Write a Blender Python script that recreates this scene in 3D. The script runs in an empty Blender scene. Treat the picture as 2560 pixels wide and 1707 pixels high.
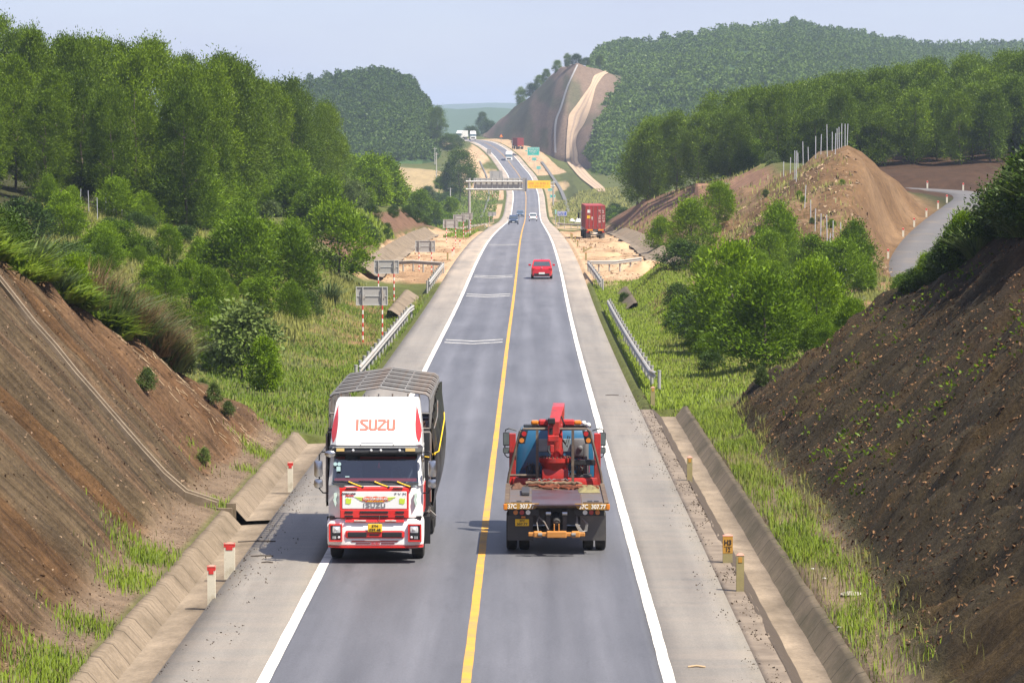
import bpy, bmesh, math, random
import numpy as np
from mathutils import Vector, Matrix, Euler
R = math.radians
scn = bpy.context.scene
col = scn.collection
random.seed(7)
rng = np.random.default_rng(11)

# ------------------------------------------------------------------ camera geometry
FPX, PCX, PCY = 9000.0, 1280.0, 853.5          # lens in photo pixels, image centre
VPX, HOR, VPY = 1322.0, 290.0, 423.0           # heading of the road, true horizon, vanishing point of the road
CAMH = 9.4                                     # bridge deck above the road
GR = (VPY - HOR) / FPX                         # road falls away at 1.5 %
ZC = 87 * GR + CAMH                            # road height is zero where the trucks drive
pitch = math.atan((PCY - HOR) / FPX)
yaw = math.atan((VPX - PCX) / FPX * math.cos(pitch))
CF = np.array([-math.sin(yaw) * math.cos(pitch), math.cos(yaw) * math.cos(pitch), -math.sin(pitch)])
CR = np.array([math.cos(yaw), math.sin(yaw), 0.0])
CU = np.cross(CR, CF)

def at(px, py, Y):
    """world point seen along a sight line, Y metres down the road"""
    d = CF + CR * ((px - PCX) / FPX) + CU * ((PCY - py) / FPX)
    s = Y / d[1]
    return Vector((d[0] * s, Y, ZC + d[2] * s))

def pchip(xs, ys):
    xs = np.array(xs, float); ys = np.array(ys, float)
    h = np.diff(xs); dl = np.diff(ys) / h
    m = np.zeros_like(ys); m[0] = dl[0]; m[-1] = dl[-1]
    for i in range(1, len(xs) - 1):
        if dl[i - 1] * dl[i] > 0:
            w1 = 2 * h[i] + h[i - 1]; w2 = h[i] + 2 * h[i - 1]
            m[i] = (w1 + w2) / (w1 / dl[i - 1] + w2 / dl[i])
    def f(x):
        x = np.asarray(x, float)
        k = np.clip(np.searchsorted(xs, x) - 1, 0, len(xs) - 2)
        t = (x - xs[k]) / h[k]
        t2, t3 = t * t, t * t * t
        return ((2 * t3 - 3 * t2 + 1) * ys[k] + (t3 - 2 * t2 + t) * h[k] * m[k]
                + (-2 * t3 + 3 * t2) * ys[k + 1] + (t3 - t2) * h[k] * m[k + 1])
    return f

# ------------------------------------------------------------------ road alignment (height and sideways position by distance)
def plane(Y): return ZC - CAMH - GR * Y
_rz = [(-300, plane(-300)), (0, plane(0)), (120, plane(120)), (177, plane(177)), (245, plane(245) + .25), (310, plane(310) + .85),
       (397, plane(397) + 1.05), (446, plane(446) + .85), (546, plane(546) + .1)]
for Y, py in ((690, 562), (820, 552), (937, 536), (1058, 495), (1180, 445.5), (1300, 419), (1380, 388), (1440, 367), (1500, 354), (1560, 349)):
    _rz.append((Y, at(1300, py, Y).z))
_rz += [(1700, _rz[-1][1] + .5), (2500, _rz[-1][1] - 6), (13000, _rz[-1][1] - 40)]
RZ = pchip([a for a, b in _rz], [b for a, b in _rz])
_rx = [(-300, -1.15), (177, -1.15), (310, -1.02), (546, -1.0), (820, -.9), (1058, -.8), (1180, -2.75), (1300, -5.6), (1380, -9.8),
       (1440, -14.4), (1500, -20), (1560, -28), (1640, -42), (1800, -80), (2500, -260), (13000, -2600)]
RX = pchip([a for a, b in _rx], [b for a, b in _rx])

# ------------------------------------------------------------------ noise
def _hash(ix, iy, s):
    n = (ix.astype(np.int64) * 374761393 + iy.astype(np.int64) * 668265263 + s * 982451653) & 0x7fffffff
    n = ((n ^ (n >> 13)) * 1274126177) & 0x7fffffff
    return ((n ^ (n >> 16)) & 0xffff) / 65535.0
def vnoise(x, y, s=0):
    ix, iy = np.floor(x), np.floor(y); fx, fy = x - ix, y - iy
    fx = fx * fx * (3 - 2 * fx); fy = fy * fy * (3 - 2 * fy)
    a, b = _hash(ix, iy, s), _hash(ix + 1, iy, s); c, d = _hash(ix, iy + 1, s), _hash(ix + 1, iy + 1, s)
    return (a * (1 - fx) + b * fx) * (1 - fy) + (c * (1 - fx) + d * fx) * fy
def fbm(x, y, s=0, o=4):
    t = 0; a = .5
    for k in range(o):
        t = t + a * (vnoise(x, y, s + k * 17) - .5); x = x * 2.03; y = y * 2.03; a *= .5
    return t * 2

# ------------------------------------------------------------------ objects
def tag(o, label=None, cat=None, group=None, kind=None):
    if label: o['label'] = label
    if cat: o['category'] = cat
    if group: o['group'] = group
    if kind: o['kind'] = kind
    return o
def thing(name, label, cat, loc=(0, 0, 0), rz=0.0, group=None, rx=0.0):
    o = bpy.data.objects.new(name, None); col.objects.link(o)
    o.empty_display_size = .3
    o.location = loc; o.rotation_euler = (rx, 0, rz)
    return tag(o, label, cat, group)
def link(o, parent=None):
    col.objects.link(o)
    if parent is not None: o.parent = parent
    return o
def dup(o, parent=None):
    c = o.copy(); link(c, parent)
    for ch in KIDS.get(o.name, []): dup(ch, c)
    return c
KIDS = {}
def reg(o, parent):
    if parent is not None: KIDS.setdefault(parent.name, []).append(o)

def np_mesh(name, V, F, mats, smooth=False, colattr=None, matidx=None, floats=None):
    """V (n,3) F (m,k) numpy -> mesh"""
    V = np.asarray(V, np.float32); F = np.asarray(F, np.int32); k = F.shape[1]
    me = bpy.data.meshes.new(name)
    me.vertices.add(len(V)); me.vertices.foreach_set('co', V.ravel())
    me.loops.add(F.size); me.loops.foreach_set('vertex_index', F.ravel())
    me.polygons.add(len(F)); me.polygons.foreach_set('loop_start', np.arange(0, F.size, k, dtype=np.int32))
    if smooth: me.polygons.foreach_set('use_smooth', np.ones(len(F), bool))
    if matidx is not None: me.polygons.foreach_set('material_index', np.asarray(matidx, np.int32))
    if colattr is not None:
        a = me.color_attributes.new('tint', 'FLOAT_COLOR', 'POINT')
        c = np.ones((len(V), 4), np.float32); c[:, :colattr.shape[1]] = colattr
        a.data.foreach_set('color', c.ravel())
    for nm, arr in (floats or {}).items():
        a = me.attributes.new(nm, 'FLOAT', 'POINT'); a.data.foreach_set('value', np.asarray(arr, np.float32))
    me.update(calc_edges=True)
    for m in (mats if isinstance(mats, (list, tuple)) else [mats]): me.materials.append(m)
    return me
def mesh_obj(name, me, parent=None):
    o = bpy.data.objects.new(name, me); link(o, parent); reg(o, parent); return o

class MB:
    """collects simple shapes and links them as ONE mesh object"""
    def __init__(s): s.V = []; s.F = []; s.M = []; s.m = 0
    def add(s, vs, fs):
        b = len(s.V); s.V += [tuple(v) for v in vs]
        for f in fs: s.F.append(tuple(b + i for i in f)); s.M.append(s.m)
        return s
    def mat(s, i): s.m = i; return s
    def box(s, x0, x1, y0, y1, z0, z1, rot=None, piv=None):
        vs = [(x, y, z) for x in (x0, x1) for y in (y0, y1) for z in (z0, z1)]
        if rot is not None:
            c = Vector(piv) if piv is not None else Vector(((x0 + x1) / 2, (y0 + y1) / 2, (z0 + z1) / 2))
            E = Euler(rot).to_matrix(); vs = [tuple(c + E @ (Vector(v) - c)) for v in vs]
        return s.add(vs, [(0, 1, 3, 2), (4, 6, 7, 5), (0, 4, 5, 1), (2, 3, 7, 6), (0, 2, 6, 4), (1, 5, 7, 3)])
    def rbox(s, x0, x1, y0, y1, z0, z1, r=.03):
        """box with chamfered edges"""
        bm = bmesh.new(); bmesh.ops.create_cube(bm, size=1)
        for v in bm.verts: v.co = Vector(((x0 + x1) / 2 + v.co.x * (x1 - x0), (y0 + y1) / 2 + v.co.y * (y1 - y0), (z0 + z1) / 2 + v.co.z * (z1 - z0)))
        r = min(r, (x1 - x0) * .45, (y1 - y0) * .45, (z1 - z0) * .45)
        bmesh.ops.bevel(bm, geom=list(bm.edges), offset=r, segments=2, affect='EDGES', profile=.5)
        bm.verts.index_update()
        s.add([v.co for v in bm.verts], [[v.index for v in f.verts] for f in bm.faces]); bm.free(); return s
    def quad(s, *p): return s.add(p, [tuple(range(len(p)))])
    def prism(s, poly, ax, a0, a1):
        """poly of (p,q) extruded along ax; p,q are the two other axes in x,y,z order"""
        def mk(p, q, a):
            return {0: (a, p, q), 1: (p, a, q), 2: (p, q, a)}[ax]
        n = len(poly); vs = [mk(p, q, a0) for p, q in poly] + [mk(p, q, a1) for p, q in poly]
        return s.add(vs, [tuple(range(n))[::-1], tuple(range(n, 2 * n))] + [(i, (i + 1) % n, n + (i + 1) % n, n + i) for i in range(n)])
    def loft(s, rings, caps=True):
        n = len(rings[0]); vs = [v for r in rings for v in r]; fs = []
        for k in range(len(rings) - 1):
            for i in range(n): fs.append((k * n + i, k * n + (i + 1) % n, (k + 1) * n + (i + 1) % n, (k + 1) * n + i))
        if caps: fs += [tuple(range(n))[::-1], tuple(range((len(rings) - 1) * n, len(rings) * n))]
        return s.add(vs, fs)
    def tube(s, pts, r, n=8, r1=None):
        pts = [Vector(p) for p in pts]; rings = []
        for i, p in enumerate(pts):
            t = (pts[min(i + 1, len(pts) - 1)] - pts[max(i - 1, 0)]).normalized()
            u = t.cross(Vector((0, 0, 1)) if abs(t.z) < .9 else Vector((1, 0, 0))).normalized(); w = t.cross(u)
            rr = r if r1 is None else r + (r1 - r) * i / (len(pts) - 1)
            rings.append([p + rr * (math.cos(2 * math.pi * k / n) * u + math.sin(2 * math.pi * k / n) * w) for k in range(n)])
        return s.loft(rings)
    def cyl(s, p0, p1, r, n=16, r1=None): return s.tube([p0, p1], r, n, r1)
    def ell(s, c, rx, ry, rz_, nu=14, nv=8):
        rings = []
        for j in range(1, nv):
            a = math.pi * j / nv
            rings.append([(c[0] + rx * math.sin(a) * math.cos(2 * math.pi * i / nu), c[1] + ry * math.sin(a) * math.sin(2 * math.pi * i / nu), c[2] - rz_ * math.cos(a)) for i in range(nu)])
        return s.loft(rings)
    def build(s, name, mats, parent=None, bevel=0.0, smooth=False):
        me = bpy.data.meshes.new(name); me.from_pydata(s.V, [], s.F)
        mats = mats if isinstance(mats, (list, tuple)) else [mats]
        for m in mats: me.materials.append(m)
        me.polygons.foreach_set('material_index', s.M)
        bm = bmesh.new(); bm.from_mesh(me)
        bmesh.ops.recalc_face_normals(bm, faces=list(bm.faces))
        if bevel: bmesh.ops.bevel(bm, geom=[e for e in bm.edges if len(e.link_faces) == 2 and e.calc_face_angle(0) > .6], offset=bevel, segments=2, affect='EDGES', clamp_overlap=True)
        bm.to_mesh(me); bm.free()
        if smooth:
            me.polygons.foreach_set('use_smooth', [True] * len(me.polygons))
            try: me.set_sharp_from_angle(angle=R(38))
            except Exception: pass
        me.update()
        return mesh_obj(name, me, parent)

def lettering(text, size, m, parent, loc, rot=(R(90), 0, 0), width=None, name='lettering', ext=.004, bold=0.0, shear=0.0):
    cu = bpy.data.curves.new('text', 'FONT'); cu.body = text; cu.size = size; cu.extrude = ext; cu.offset = bold; cu.shear = shear
    cu.align_x = 'CENTER'; cu.align_y = 'CENTER'; cu.resolution_u = 3; cu.space_line = .95
    t = bpy.data.objects.new('text', cu); col.objects.link(t)
    dg = bpy.context.evaluated_depsgraph_get()
    me = bpy.data.meshes.new_from_object(t.evaluated_get(dg)); bpy.data.objects.remove(t); bpy.data.curves.remove(cu)
    me.name = name; me.materials.clear(); me.materials.append(m)
    o = mesh_obj(name, me, parent)
    if width and len(me.vertices):
        xs = [v.co.x for v in me.vertices]; f = width / max(1e-4, max(xs) - min(xs))
        for v in me.vertices: v.co.x *= f
    o.location = loc; o.rotation_euler = rot
    return o

# ------------------------------------------------------------------ materials
def nodes(name):
    m = bpy.data.materials.new(name); m.use_nodes = True
    nt = m.node_tree; b = nt.nodes['Principled BSDF']
    return m, nt, b
def setv(n, k, v):
    if k in n.inputs: n.inputs[k].default_value = v
def paint(name, c, rough=.5, metal=0.0, var=.12, scale=6.0, coat=0.0, bump=0.0, dirt=None, dirtamt=.0, spec=.5):
    """painted or plain surface with a little uneven tone and optional dirt"""
    m, nt, b = nodes(name); L = nt.links
    tc = nt.nodes.new('ShaderNodeTexCoord'); nz = nt.nodes.new('ShaderNodeTexNoise')
    nz.inputs['Scale'].default_value = scale; nz.inputs['Detail'].default_value = 6
    L.new(tc.outputs['Object'], nz.inputs['Vector'])
    mx = nt.nodes.new('ShaderNodeMix'); mx.data_type = 'RGBA'
    mx.inputs[6].default_value = (*[x * (1 - var) for x in c], 1); mx.inputs[7].default_value = (*[min(1, x * (1 + var)) for x in c], 1)
    L.new(nz.outputs['Fac'], mx.inputs[0]); out = mx.outputs[2]
    if dirt:
        n2 = nt.nodes.new('ShaderNodeTexNoise'); n2.inputs['Scale'].default_value = scale * .45; n2.inputs['Detail'].default_value = 9; n2.inputs['Roughness'].default_value = .7
        L.new(tc.outputs['Object'], n2.inputs['Vector'])
        rp = nt.nodes.new('ShaderNodeMapRange'); rp.inputs[1].default_value = .62 - dirtamt * .35; rp.inputs[2].default_value = .72; L.new(n2.outputs['Fac'], rp.inputs[0])
        m2 = nt.nodes.new('ShaderNodeMix'); m2.data_type = 'RGBA'; m2.inputs[7].default_value = (*dirt, 1)
        L.new(rp.outputs[0], m2.inputs[0]); L.new(out, m2.inputs[6]); out = m2.outputs[2]
    L.new(out, b.inputs['Base Color'])
    setv(b, 'Roughness', rough); setv(b, 'Metallic', metal); setv(b, 'Coat Weight', coat); setv(b, 'Coat Roughness', .08); setv(b, 'Specular IOR Level', spec)
    if bump:
        bp = nt.nodes.new('ShaderNodeBump'); bp.inputs['Strength'].default_value = bump; bp.inputs['Distance'].default_value = .02
        L.new(nz.outputs['Fac'], bp.inputs['Height']); L.new(bp.outputs[0], b.inputs['Normal'])
    return m
def glass(name, tint=(.25, .3, .33), alpha=.6):
    m = bpy.data.materials.new(name); m.use_nodes = True; nt = m.node_tree; nt.nodes.clear(); L = nt.links
    o = nt.nodes.new('ShaderNodeOutputMaterial'); g = nt.nodes.new('ShaderNodeBsdfGlossy'); g.inputs['Roughness'].default_value = .03
    t = nt.nodes.new('ShaderNodeBsdfTransparent'); t.inputs[0].default_value = (*tint, 1)
    fr = nt.nodes.new('ShaderNodeFresnel'); fr.inputs[0].default_value = 1.5
    ma = nt.nodes.new('ShaderNodeMath'); ma.operation = 'ADD'; ma.inputs[1].default_value = .14; L.new(fr.outputs[0], ma.inputs[0])
    mx = nt.nodes.new('ShaderNodeMixShader'); L.new(ma.outputs[0], mx.inputs[0]); L.new(t.outputs[0], mx.inputs[1]); L.new(g.outputs[0], mx.inputs[2])
    L.new(mx.outputs[0], o.inputs[0]); return m
def leafmat(name, c0, c1, trans=.3, rough=.45, soft=False):
    """leaves: tone runs between c0 and c1 leaf by leaf (attribute) and tree by tree"""
    m, nt, b = nodes(name); L = nt.links
    at_ = nt.nodes.new('ShaderNodeAttribute'); at_.attribute_name = 'leaf'
    oi = nt.nodes.new('ShaderNodeObjectInfo')
    ad = nt.nodes.new('ShaderNodeMath'); ad.operation = 'MULTIPLY_ADD'; ad.inputs[1].default_value = .5; L.new(oi.outputs['Random'], ad.inputs[0])
    s2 = nt.nodes.new('ShaderNodeMath'); s2.operation = 'MULTIPLY'; s2.inputs[1].default_value = .65; L.new(at_.outputs['Fac'], s2.inputs[0]); L.new(s2.outputs[0], ad.inputs[2])
    mx = nt.nodes.new('ShaderNodeMix'); mx.data_type = 'RGBA'; mx.inputs[6].default_value = (*c0, 1); mx.inputs[7].default_value = (*c1, 1)
    L.new(ad.outputs[0], mx.inputs[0]); L.new(mx.outputs[2], b.inputs['Base Color'])
    setv(b, 'Roughness', rough); setv(b, 'Specular IOR Level', .14)
    if soft:                                            # thin upright blades scatter light like a turf, so lean their normals up
        ge = nt.nodes.new('ShaderNodeNewGeometry'); v1 = nt.nodes.new('ShaderNodeVectorMath'); v1.operation = 'MULTIPLY_ADD'; v1.inputs[1].default_value = (.7, .7, .7); v1.inputs[2].default_value = (0, 0, .6)
        v2 = nt.nodes.new('ShaderNodeVectorMath'); v2.operation = 'NORMALIZE'; L.new(ge.outputs['Normal'], v1.inputs[0]); L.new(v1.outputs[0], v2.inputs[0]); L.new(v2.outputs[0], b.inputs['Normal'])
    tr = nt.nodes.new('ShaderNodeBsdfTranslucent'); L.new(mx.outputs[2], tr.inputs[0])
    ms = nt.nodes.new('ShaderNodeMixShader'); ms.inputs[0].default_value = trans
    L.new(b.outputs[0], ms.inputs[1]); L.new(tr.outputs[0], ms.inputs[2])
    L.new(ms.outputs[0], nt.nodes['Material Output'].inputs[0]); return m
# ------------------------------------------------------------------ the shape of the land: cross-sections (sideways u, height h over the road) by distance
LS = {
 40: [(-5.75,-.3),(-7.2,.12),(-8,.32),(-20,12.5),(-40,14),(-120,16),(-400,20)],
 66: [(-5.75,-.3),(-7.2,.12),(-8,.32),(-20,12.5),(-40,14),(-120,16),(-400,20)],
 90: [(-5.75,-.3),(-7.2,.12),(-8.1,.32),(-17,9.2),(-24,10.5),(-60,14),(-400,20)],
 100:[(-5.75,-.3),(-7.2,.12),(-8.1,.32),(-14.5,7.8),(-20,8.9),(-40,11),(-400,20)],
 108:[(-5.75,-.3),(-7.2,.12),(-8.0,.32),(-13.2,6.0),(-18,6.9),(-40,9.5),(-400,20)],
 116:[(-5.75,-.3),(-7.2,.12),(-7.9,.4),(-11.2,3.6),(-16,4.5),(-40,8),(-400,20)],
 121:[(-5.75,-.3),(-7.2,.12),(-7.8,.4),(-9.8,2.3),(-14,3.2),(-40,7),(-400,20)],
 126:[(-5.75,-.3),(-7.2,.12),(-7.5,.3),(-8.6,.8),(-12,1.7),(-30,5),(-60,9),(-400,20)],
 132:[(-5.75,-.1),(-7.3,-.05),(-9,.2),(-12,.7),(-20,2.3),(-40,6),(-400,20)],
 160:[(-5.75,-.05),(-7,-.2),(-10,-.2),(-14,.5),(-24,2.8),(-45,7),(-100,12),(-400,24)],
 200:[(-5.75,-.05),(-7,-.3),(-8.5,-.3),(-14,1.5),(-22,3.0),(-35,5.3),(-60,10),(-120,18),(-400,30)],
 225:[(-5.75,-.05),(-7,-.3),(-8.8,-.3),(-13,1.4),(-22,3.2),(-35,5.6),(-60,11),(-120,19),(-400,30)],
 260:[(-5.75,-.05),(-7.5,-.4),(-10,-.3),(-16,2),(-30,5.4),(-45,8),(-80,14),(-150,24),(-400,34)],
 300:[(-5.75,-.03),(-8,-.1),(-11.6,0),(-15.4,3.3),(-22,4.2),(-35,6),(-60,11),(-120,20),(-400,34)],
 400:[(-5.75,-.03),(-8,-.08),(-11.6,0),(-15.4,3.4),(-22,4.3),(-35,6.3),(-60,10),(-120,15),(-400,26)],
 500:[(-5.75,-.03),(-8,-.1),(-12.0,-.1),(-15.8,3.2),(-22,4.0),(-30,4.6),(-60,7),(-120,9),(-400,12)],
 560:[(-5.75,-.03),(-7.5,-.2),(-10,-.5),(-13,.3),(-22,1.3),(-32,2.0),(-60,2.6),(-400,3)],
 640:[(-5.75,-.03),(-7.5,-.2),(-10,-.9),(-16,-2),(-30,-2),(-80,-2),(-400,-2)],
 800:[(-5.75,-.03),(-9,-.2),(-11,-.5),(-15,-1.5),(-40,-2.6),(-400,-3)],
 1000:[(-5.75,-.03),(-9,-.1),(-14,.0),(-20,1.6),(-50,3),(-400,4)],
 1180:[(-5.75,-.03),(-9,-.05),(-16,.4),(-34,3.0),(-80,5),(-400,6)],
 1300:[(-5.75,-.03),(-9,.1),(-15,1.5),(-24,2),(-80,2),(-400,3)],
 1500:[(-5.75,-.03),(-9,.0),(-15,-.5),(-30,-3),(-80,-4),(-400,-4)],
 1700:[(-5.75,-.1),(-9,-.2),(-15,-1.5),(-30,-4),(-80,-6),(-400,-6)],
}
RS = {
 40: [(5.75,-.3),(7.3,.12),(7.9,.22),(20,11),(60,16),(400,30)],
 66: [(5.75,-.3),(7.3,.12),(8.0,.22),(20,11),(60,16),(400,30)],
 75: [(5.75,-.3),(7.3,.12),(8.4,.22),(20,10.8),(60,15),(400,30)],
 90: [(5.75,-.3),(7.3,.12),(8.85,.22),(20,10.5),(30,12),(400,30)],
 100:[(5.75,-.3),(7.3,.12),(8.6,.22),(18.7,9),(26,10.4),(400,30)],
 110:[(5.75,-.3),(7.3,.12),(8.4,.22),(17.5,8),(25,9.4),(400,28)],
 118:[(5.75,-.3),(7.3,.12),(8.3,.22),(16.5,7.2),(24,8.4),(400,26)],
 127:[(5.75,-.3),(7.3,.12),(8.2,.22),(13.7,5.2),(20,6.3),(40,8),(400,24)],
 133:[(5.75,-.3),(7.3,.10),(8.2,.16),(9.9,1.7),(14,2.5),(20,3.8),(40,7),(400,22)],
 138:[(5.75,-.3),(7.3,.05),(8,.1),(10,.5),(14,1.3),(20,2.5),(40,5),(400,20)],
 142:[(5.75,-.1),(7.3,-.05),(8,0),(10,.3),(14,1.2),(20,2.2),(40,4),(400,20)],
 150:[(5.75,-.06),(7.2,-.1),(11,.2),(15,1.1),(20,2.0),(40,3),(400,20)],
 180:[(5.75,-.06),(7,-.3),(9.5,-.2),(13,.7),(20,1.9),(40,3),(400,20)],
 220:[(5.75,-.06),(7,-.4),(9,-.3),(12,.8),(16,1.4),(24,1.5),(45,3),(400,20)],
 240:[(5.75,-.06),(6.9,-.4),(8.5,-.1),(10.2,1.6),(14,1.5),(24,1.4),(45,2.5),(400,20)],
 265:[(5.75,-.06),(6.8,-.4),(8.5,0),(10.6,1.9),(14,1.6),(20,1.3),(28,1.2),(45,2),(400,20)],
 280:[(5.75,-.05),(7,-.3),(11.5,.1),(14,1.0),(20,1.8),(26,2.0),(31,.8),(36,.5),(60,3),(400,22)],
 300:[(5.75,-.03),(7,-.1),(13,.1),(16,.9),(22,3.2),(28,4.6),(31,3.4),(34,.9),(40,.9),(60,3),(400,24)],
 315:[(5.75,-.03),(7,-.1),(13,.0),(16.5,1.6),(23,4.6),(28,7.2),(30,7.3),(35,2.0),(39,1.4),(60,4),(400,26)],
 333:[(5.75,-.03),(7,-.1),(13,0),(17,2.5),(24,6),(29,9.4),(31,9.9),(37,3.6),(42,2.3),(60,5),(400,28)],
 350:[(5.75,-.03),(7,-.1),(13,0),(17,2.6),(25,6.8),(30,9.8),(32,10.7),(40,4.4),(44,3.3),(60,5),(400,28)],
 370:[(5.75,-.03),(7,-.1),(13,0),(17,2.6),(26,7),(31,8.9),(35,8.6),(42,5.2),(50,4.7),(60,6),(400,28)],
 400:[(5.75,-.03),(7,-.1),(13.4,0),(27.7,8.7),(34,8.3),(42,6.4),(58,6.2),(64,9.5),(80,12),(150,20),(400,34)],
 450:[(5.75,-.03),(7,-.1),(13,0),(23,6.6),(30,8.6),(60,10.5),(100,15),(200,26),(400,36)],
 500:[(5.75,-.03),(7,-.1),(12.3,0),(17,4.4),(24,6.6),(40,9.4),(100,17),(200,28),(400,36)],
 560:[(5.75,-.03),(7,-.1),(11,-.2),(14,1.8),(20,4.6),(40,9),(100,18),(200,30),(400,38)],
 600:[(5.75,-.03),(7,-.2),(11,-.3),(16,1),(22,2.5),(30,5.2),(46,12.5),(70,17),(120,20),(250,27),(400,34)],
 700:[(5.75,-.03),(7,-.2),(9,-.4),(14,-.6),(24,.4),(40,6),(70,12),(150,16),(400,24)],
 800:[(5.75,-.03),(8,-.1),(11,.1),(15,1.6),(22,2.2),(40,2),(400,12)],
 1000:[(5.75,-.03),(8,.0),(12,.8),(15,3.2),(25,4.4),(60,7),(400,16)],
 1150:[(5.75,-.03),(8,.0),(13,.5),(17,2.2),(26,3),(60,7),(400,16)],
 1300:[(5.75,-.03),(9,.1),(16,.4),(24,-.5),(60,3),(400,14)],
 1500:[(5.75,-.03),(9,.3),(14,.6),(24,-2),(60,-2),(400,8)],
 1700:[(5.75,-.1),(9,.1),(14,-.5),(60,-6),(400,-6)],
}
def section(S, d, u):
    ks = sorted(S); out = None
    tab = np.stack([np.interp(u * (1 if S is RS else -1), [abs(p[0]) for p in S[k]], [p[1] for p in S[k]]) for k in ks])  # (nk, nu)
    d = np.clip(d, ks[0], ks[-1]); i = np.clip(np.searchsorted(ks, d) - 1, 0, len(ks) - 2)
    ka = np.array(ks, float); t = (d - ka[i]) / (ka[i + 1] - ka[i])
    return tab[i] * (1 - t)[:, None] + tab[i + 1] * t[:, None]          # (nd, nu)

# side road that climbs round the orange mound (u, distance, height over main road)
SIDE = [(30.5,255,.3),(31.5,280,.15),(33.6,305,.7),(37.0,328,1.9),(41.3,350,3.3),(45.3,368,4.5),(48.2,383,5.3),(48.6,395,5.8),(45.5,404,6.1),(39,409,6.4),(30,411,6.6),(22,412,6.8)]
def _dense(P, n=14):
    out = []
    for i in range(len(P) - 1):
        p0 = P[max(i - 1, 0)]; p1, p2 = P[i], P[i + 1]; p3 = P[min(i + 2, len(P) - 1)]
        for k in range(n):
            t = k / n
            out.append(tuple(.5 * ((2 * b) + (-a + c) * t + (2 * a - 5 * b + 4 * c - e) * t * t + (-a + 3 * b - 3 * c + e) * t ** 3) for a, b, c, e in zip(p0, p1, p2, p3)))
    out.append(P[-1]); return out
SIDEW = np.array([(float(RX(d)) + u, d, float(RZ(d)) + h) for u, d, h in _dense(SIDE)])

dd = np.unique(np.concatenate([np.arange(-160, 40, 20), np.arange(40, 145, .30), np.arange(145, 300, 1.2), np.arange(300, 620, 3),
                               np.arange(620, 1700, 10), 1700 * 1.13 ** np.arange(0, 16)]))
fin = np.arange(5.5, 24, .24)
mid = np.arange(24, 64, 1.3); far = 64 * 1.22 ** np.arange(0, 23)
pos = np.concatenate([fin, mid, far]); uu = np.concatenate([-pos[::-1], [-5.2, -3, 0, 3, 5.2], pos])
def height(D, U):
    """terrain height over world zero on the grid of distances D and offsets U"""
    D = np.asarray(D, float); U = np.asarray(U, float)
    neg = U < 0
    h = np.zeros((len(D), len(U)))
    if neg.any(): h[:, neg] = section(LS, D, U[neg])
    if (~neg).any(): h[:, ~neg] = section(RS, D, U[~neg])
    a = np.abs(U)
    h[:, a < 5.6] = -.35
    g = ((D > 38) & (D < 127))[:, None] & ((U < -5.5) & (U > -7.0))[None, :]; h[g] = -.6
    g = ((D > 38) & (D < 141.5))[:, None] & ((U > 5.5) & (U < 7.2))[None, :]; h[g] = -.6
    return h
_H = height(dd, uu)
UU, DD = np.meshgrid(uu, dd)
DC = np.minimum(DD, 1600)
XX = RX(DC) + UU
base = RZ(np.minimum(DD, 2600)) - np.maximum(DD - 2600, 0) * .0012
# roughness of the ground
off = np.clip((np.abs(UU) - 7.3) / 1.2, 0, 1)
cutL = ((UU < -7.6) & (DD < 127)) * 1.0; cutR = ((UU > 7.9) & (DD < 136)) * 1.0
slopeL = cutL * np.clip((_H - .36) / .5, 0, 1); slopeR = cutR * np.clip((_H - .28) / .5, 0, 1)
N = fbm(XX * .35, DD * .25, 3) * .35 * off * np.clip((DD - 120) / 60, 0.15, 1)
N += fbm(XX * .05, DD * .04, 5) * 1.2 * np.clip((np.abs(UU) - 18) / 25, 0, 1)
N += slopeL * (fbm(DD * 1.7, XX * .10, 21, 4) * .34 + fbm(DD * .35, XX * .16, 24, 3) * .6 - np.clip(fbm(DD * .55, XX * .05, 26, 3) - .18, 0, 1) * 1.1 + fbm(XX * 1.6, DD * 1.6, 22, 3) * .12)
N += slopeR * (fbm(DD * 1.1 + XX * .35, XX * .2, 31, 4) * .42 - np.clip(fbm(DD * .5 + XX * .2, XX * .08, 36, 3) - .15, 0, 1) * 1.0 + fbm(XX * .9, DD * .6, 32, 4) * .4 + fbm(XX * 2.2, DD * 1.6, 33, 3) * .22)
sand_band = ((DD > 283) & (DD < 540)) * 1.0 * (np.abs(UU) > 6.5) * (np.abs(UU) < 13)
N += sand_band * fbm(XX * .5, DD * .22, 41) * .34 * np.clip((np.abs(UU) - 6.5) / 2, 0, 1)
cutfar = ((DD > 285) & (DD < 600)) * np.clip((np.abs(UU) - 13) / 2, 0, 1) * (np.abs(UU) < 30)
N += cutfar * (fbm(DD * .18, XX * .1, 44) * .8)
mnd = np.clip((UU - 15) / 3, 0, 1) * np.clip((43 - UU) / 3, 0, 1) * np.clip((DD - 276) / 8, 0, 1) * np.clip((388 - DD) / 8, 0, 1)
N += mnd * (fbm(XX * .28, DD * .16, 47, 4) * 1.2 - np.clip(fbm(DD * .22 + XX * .1, XX * .06, 49, 3) - .1, 0, 1) * 1.6 + fbm(XX * .9, DD * .5, 48, 3) * .3)
ZZ = base + _H + N
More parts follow.
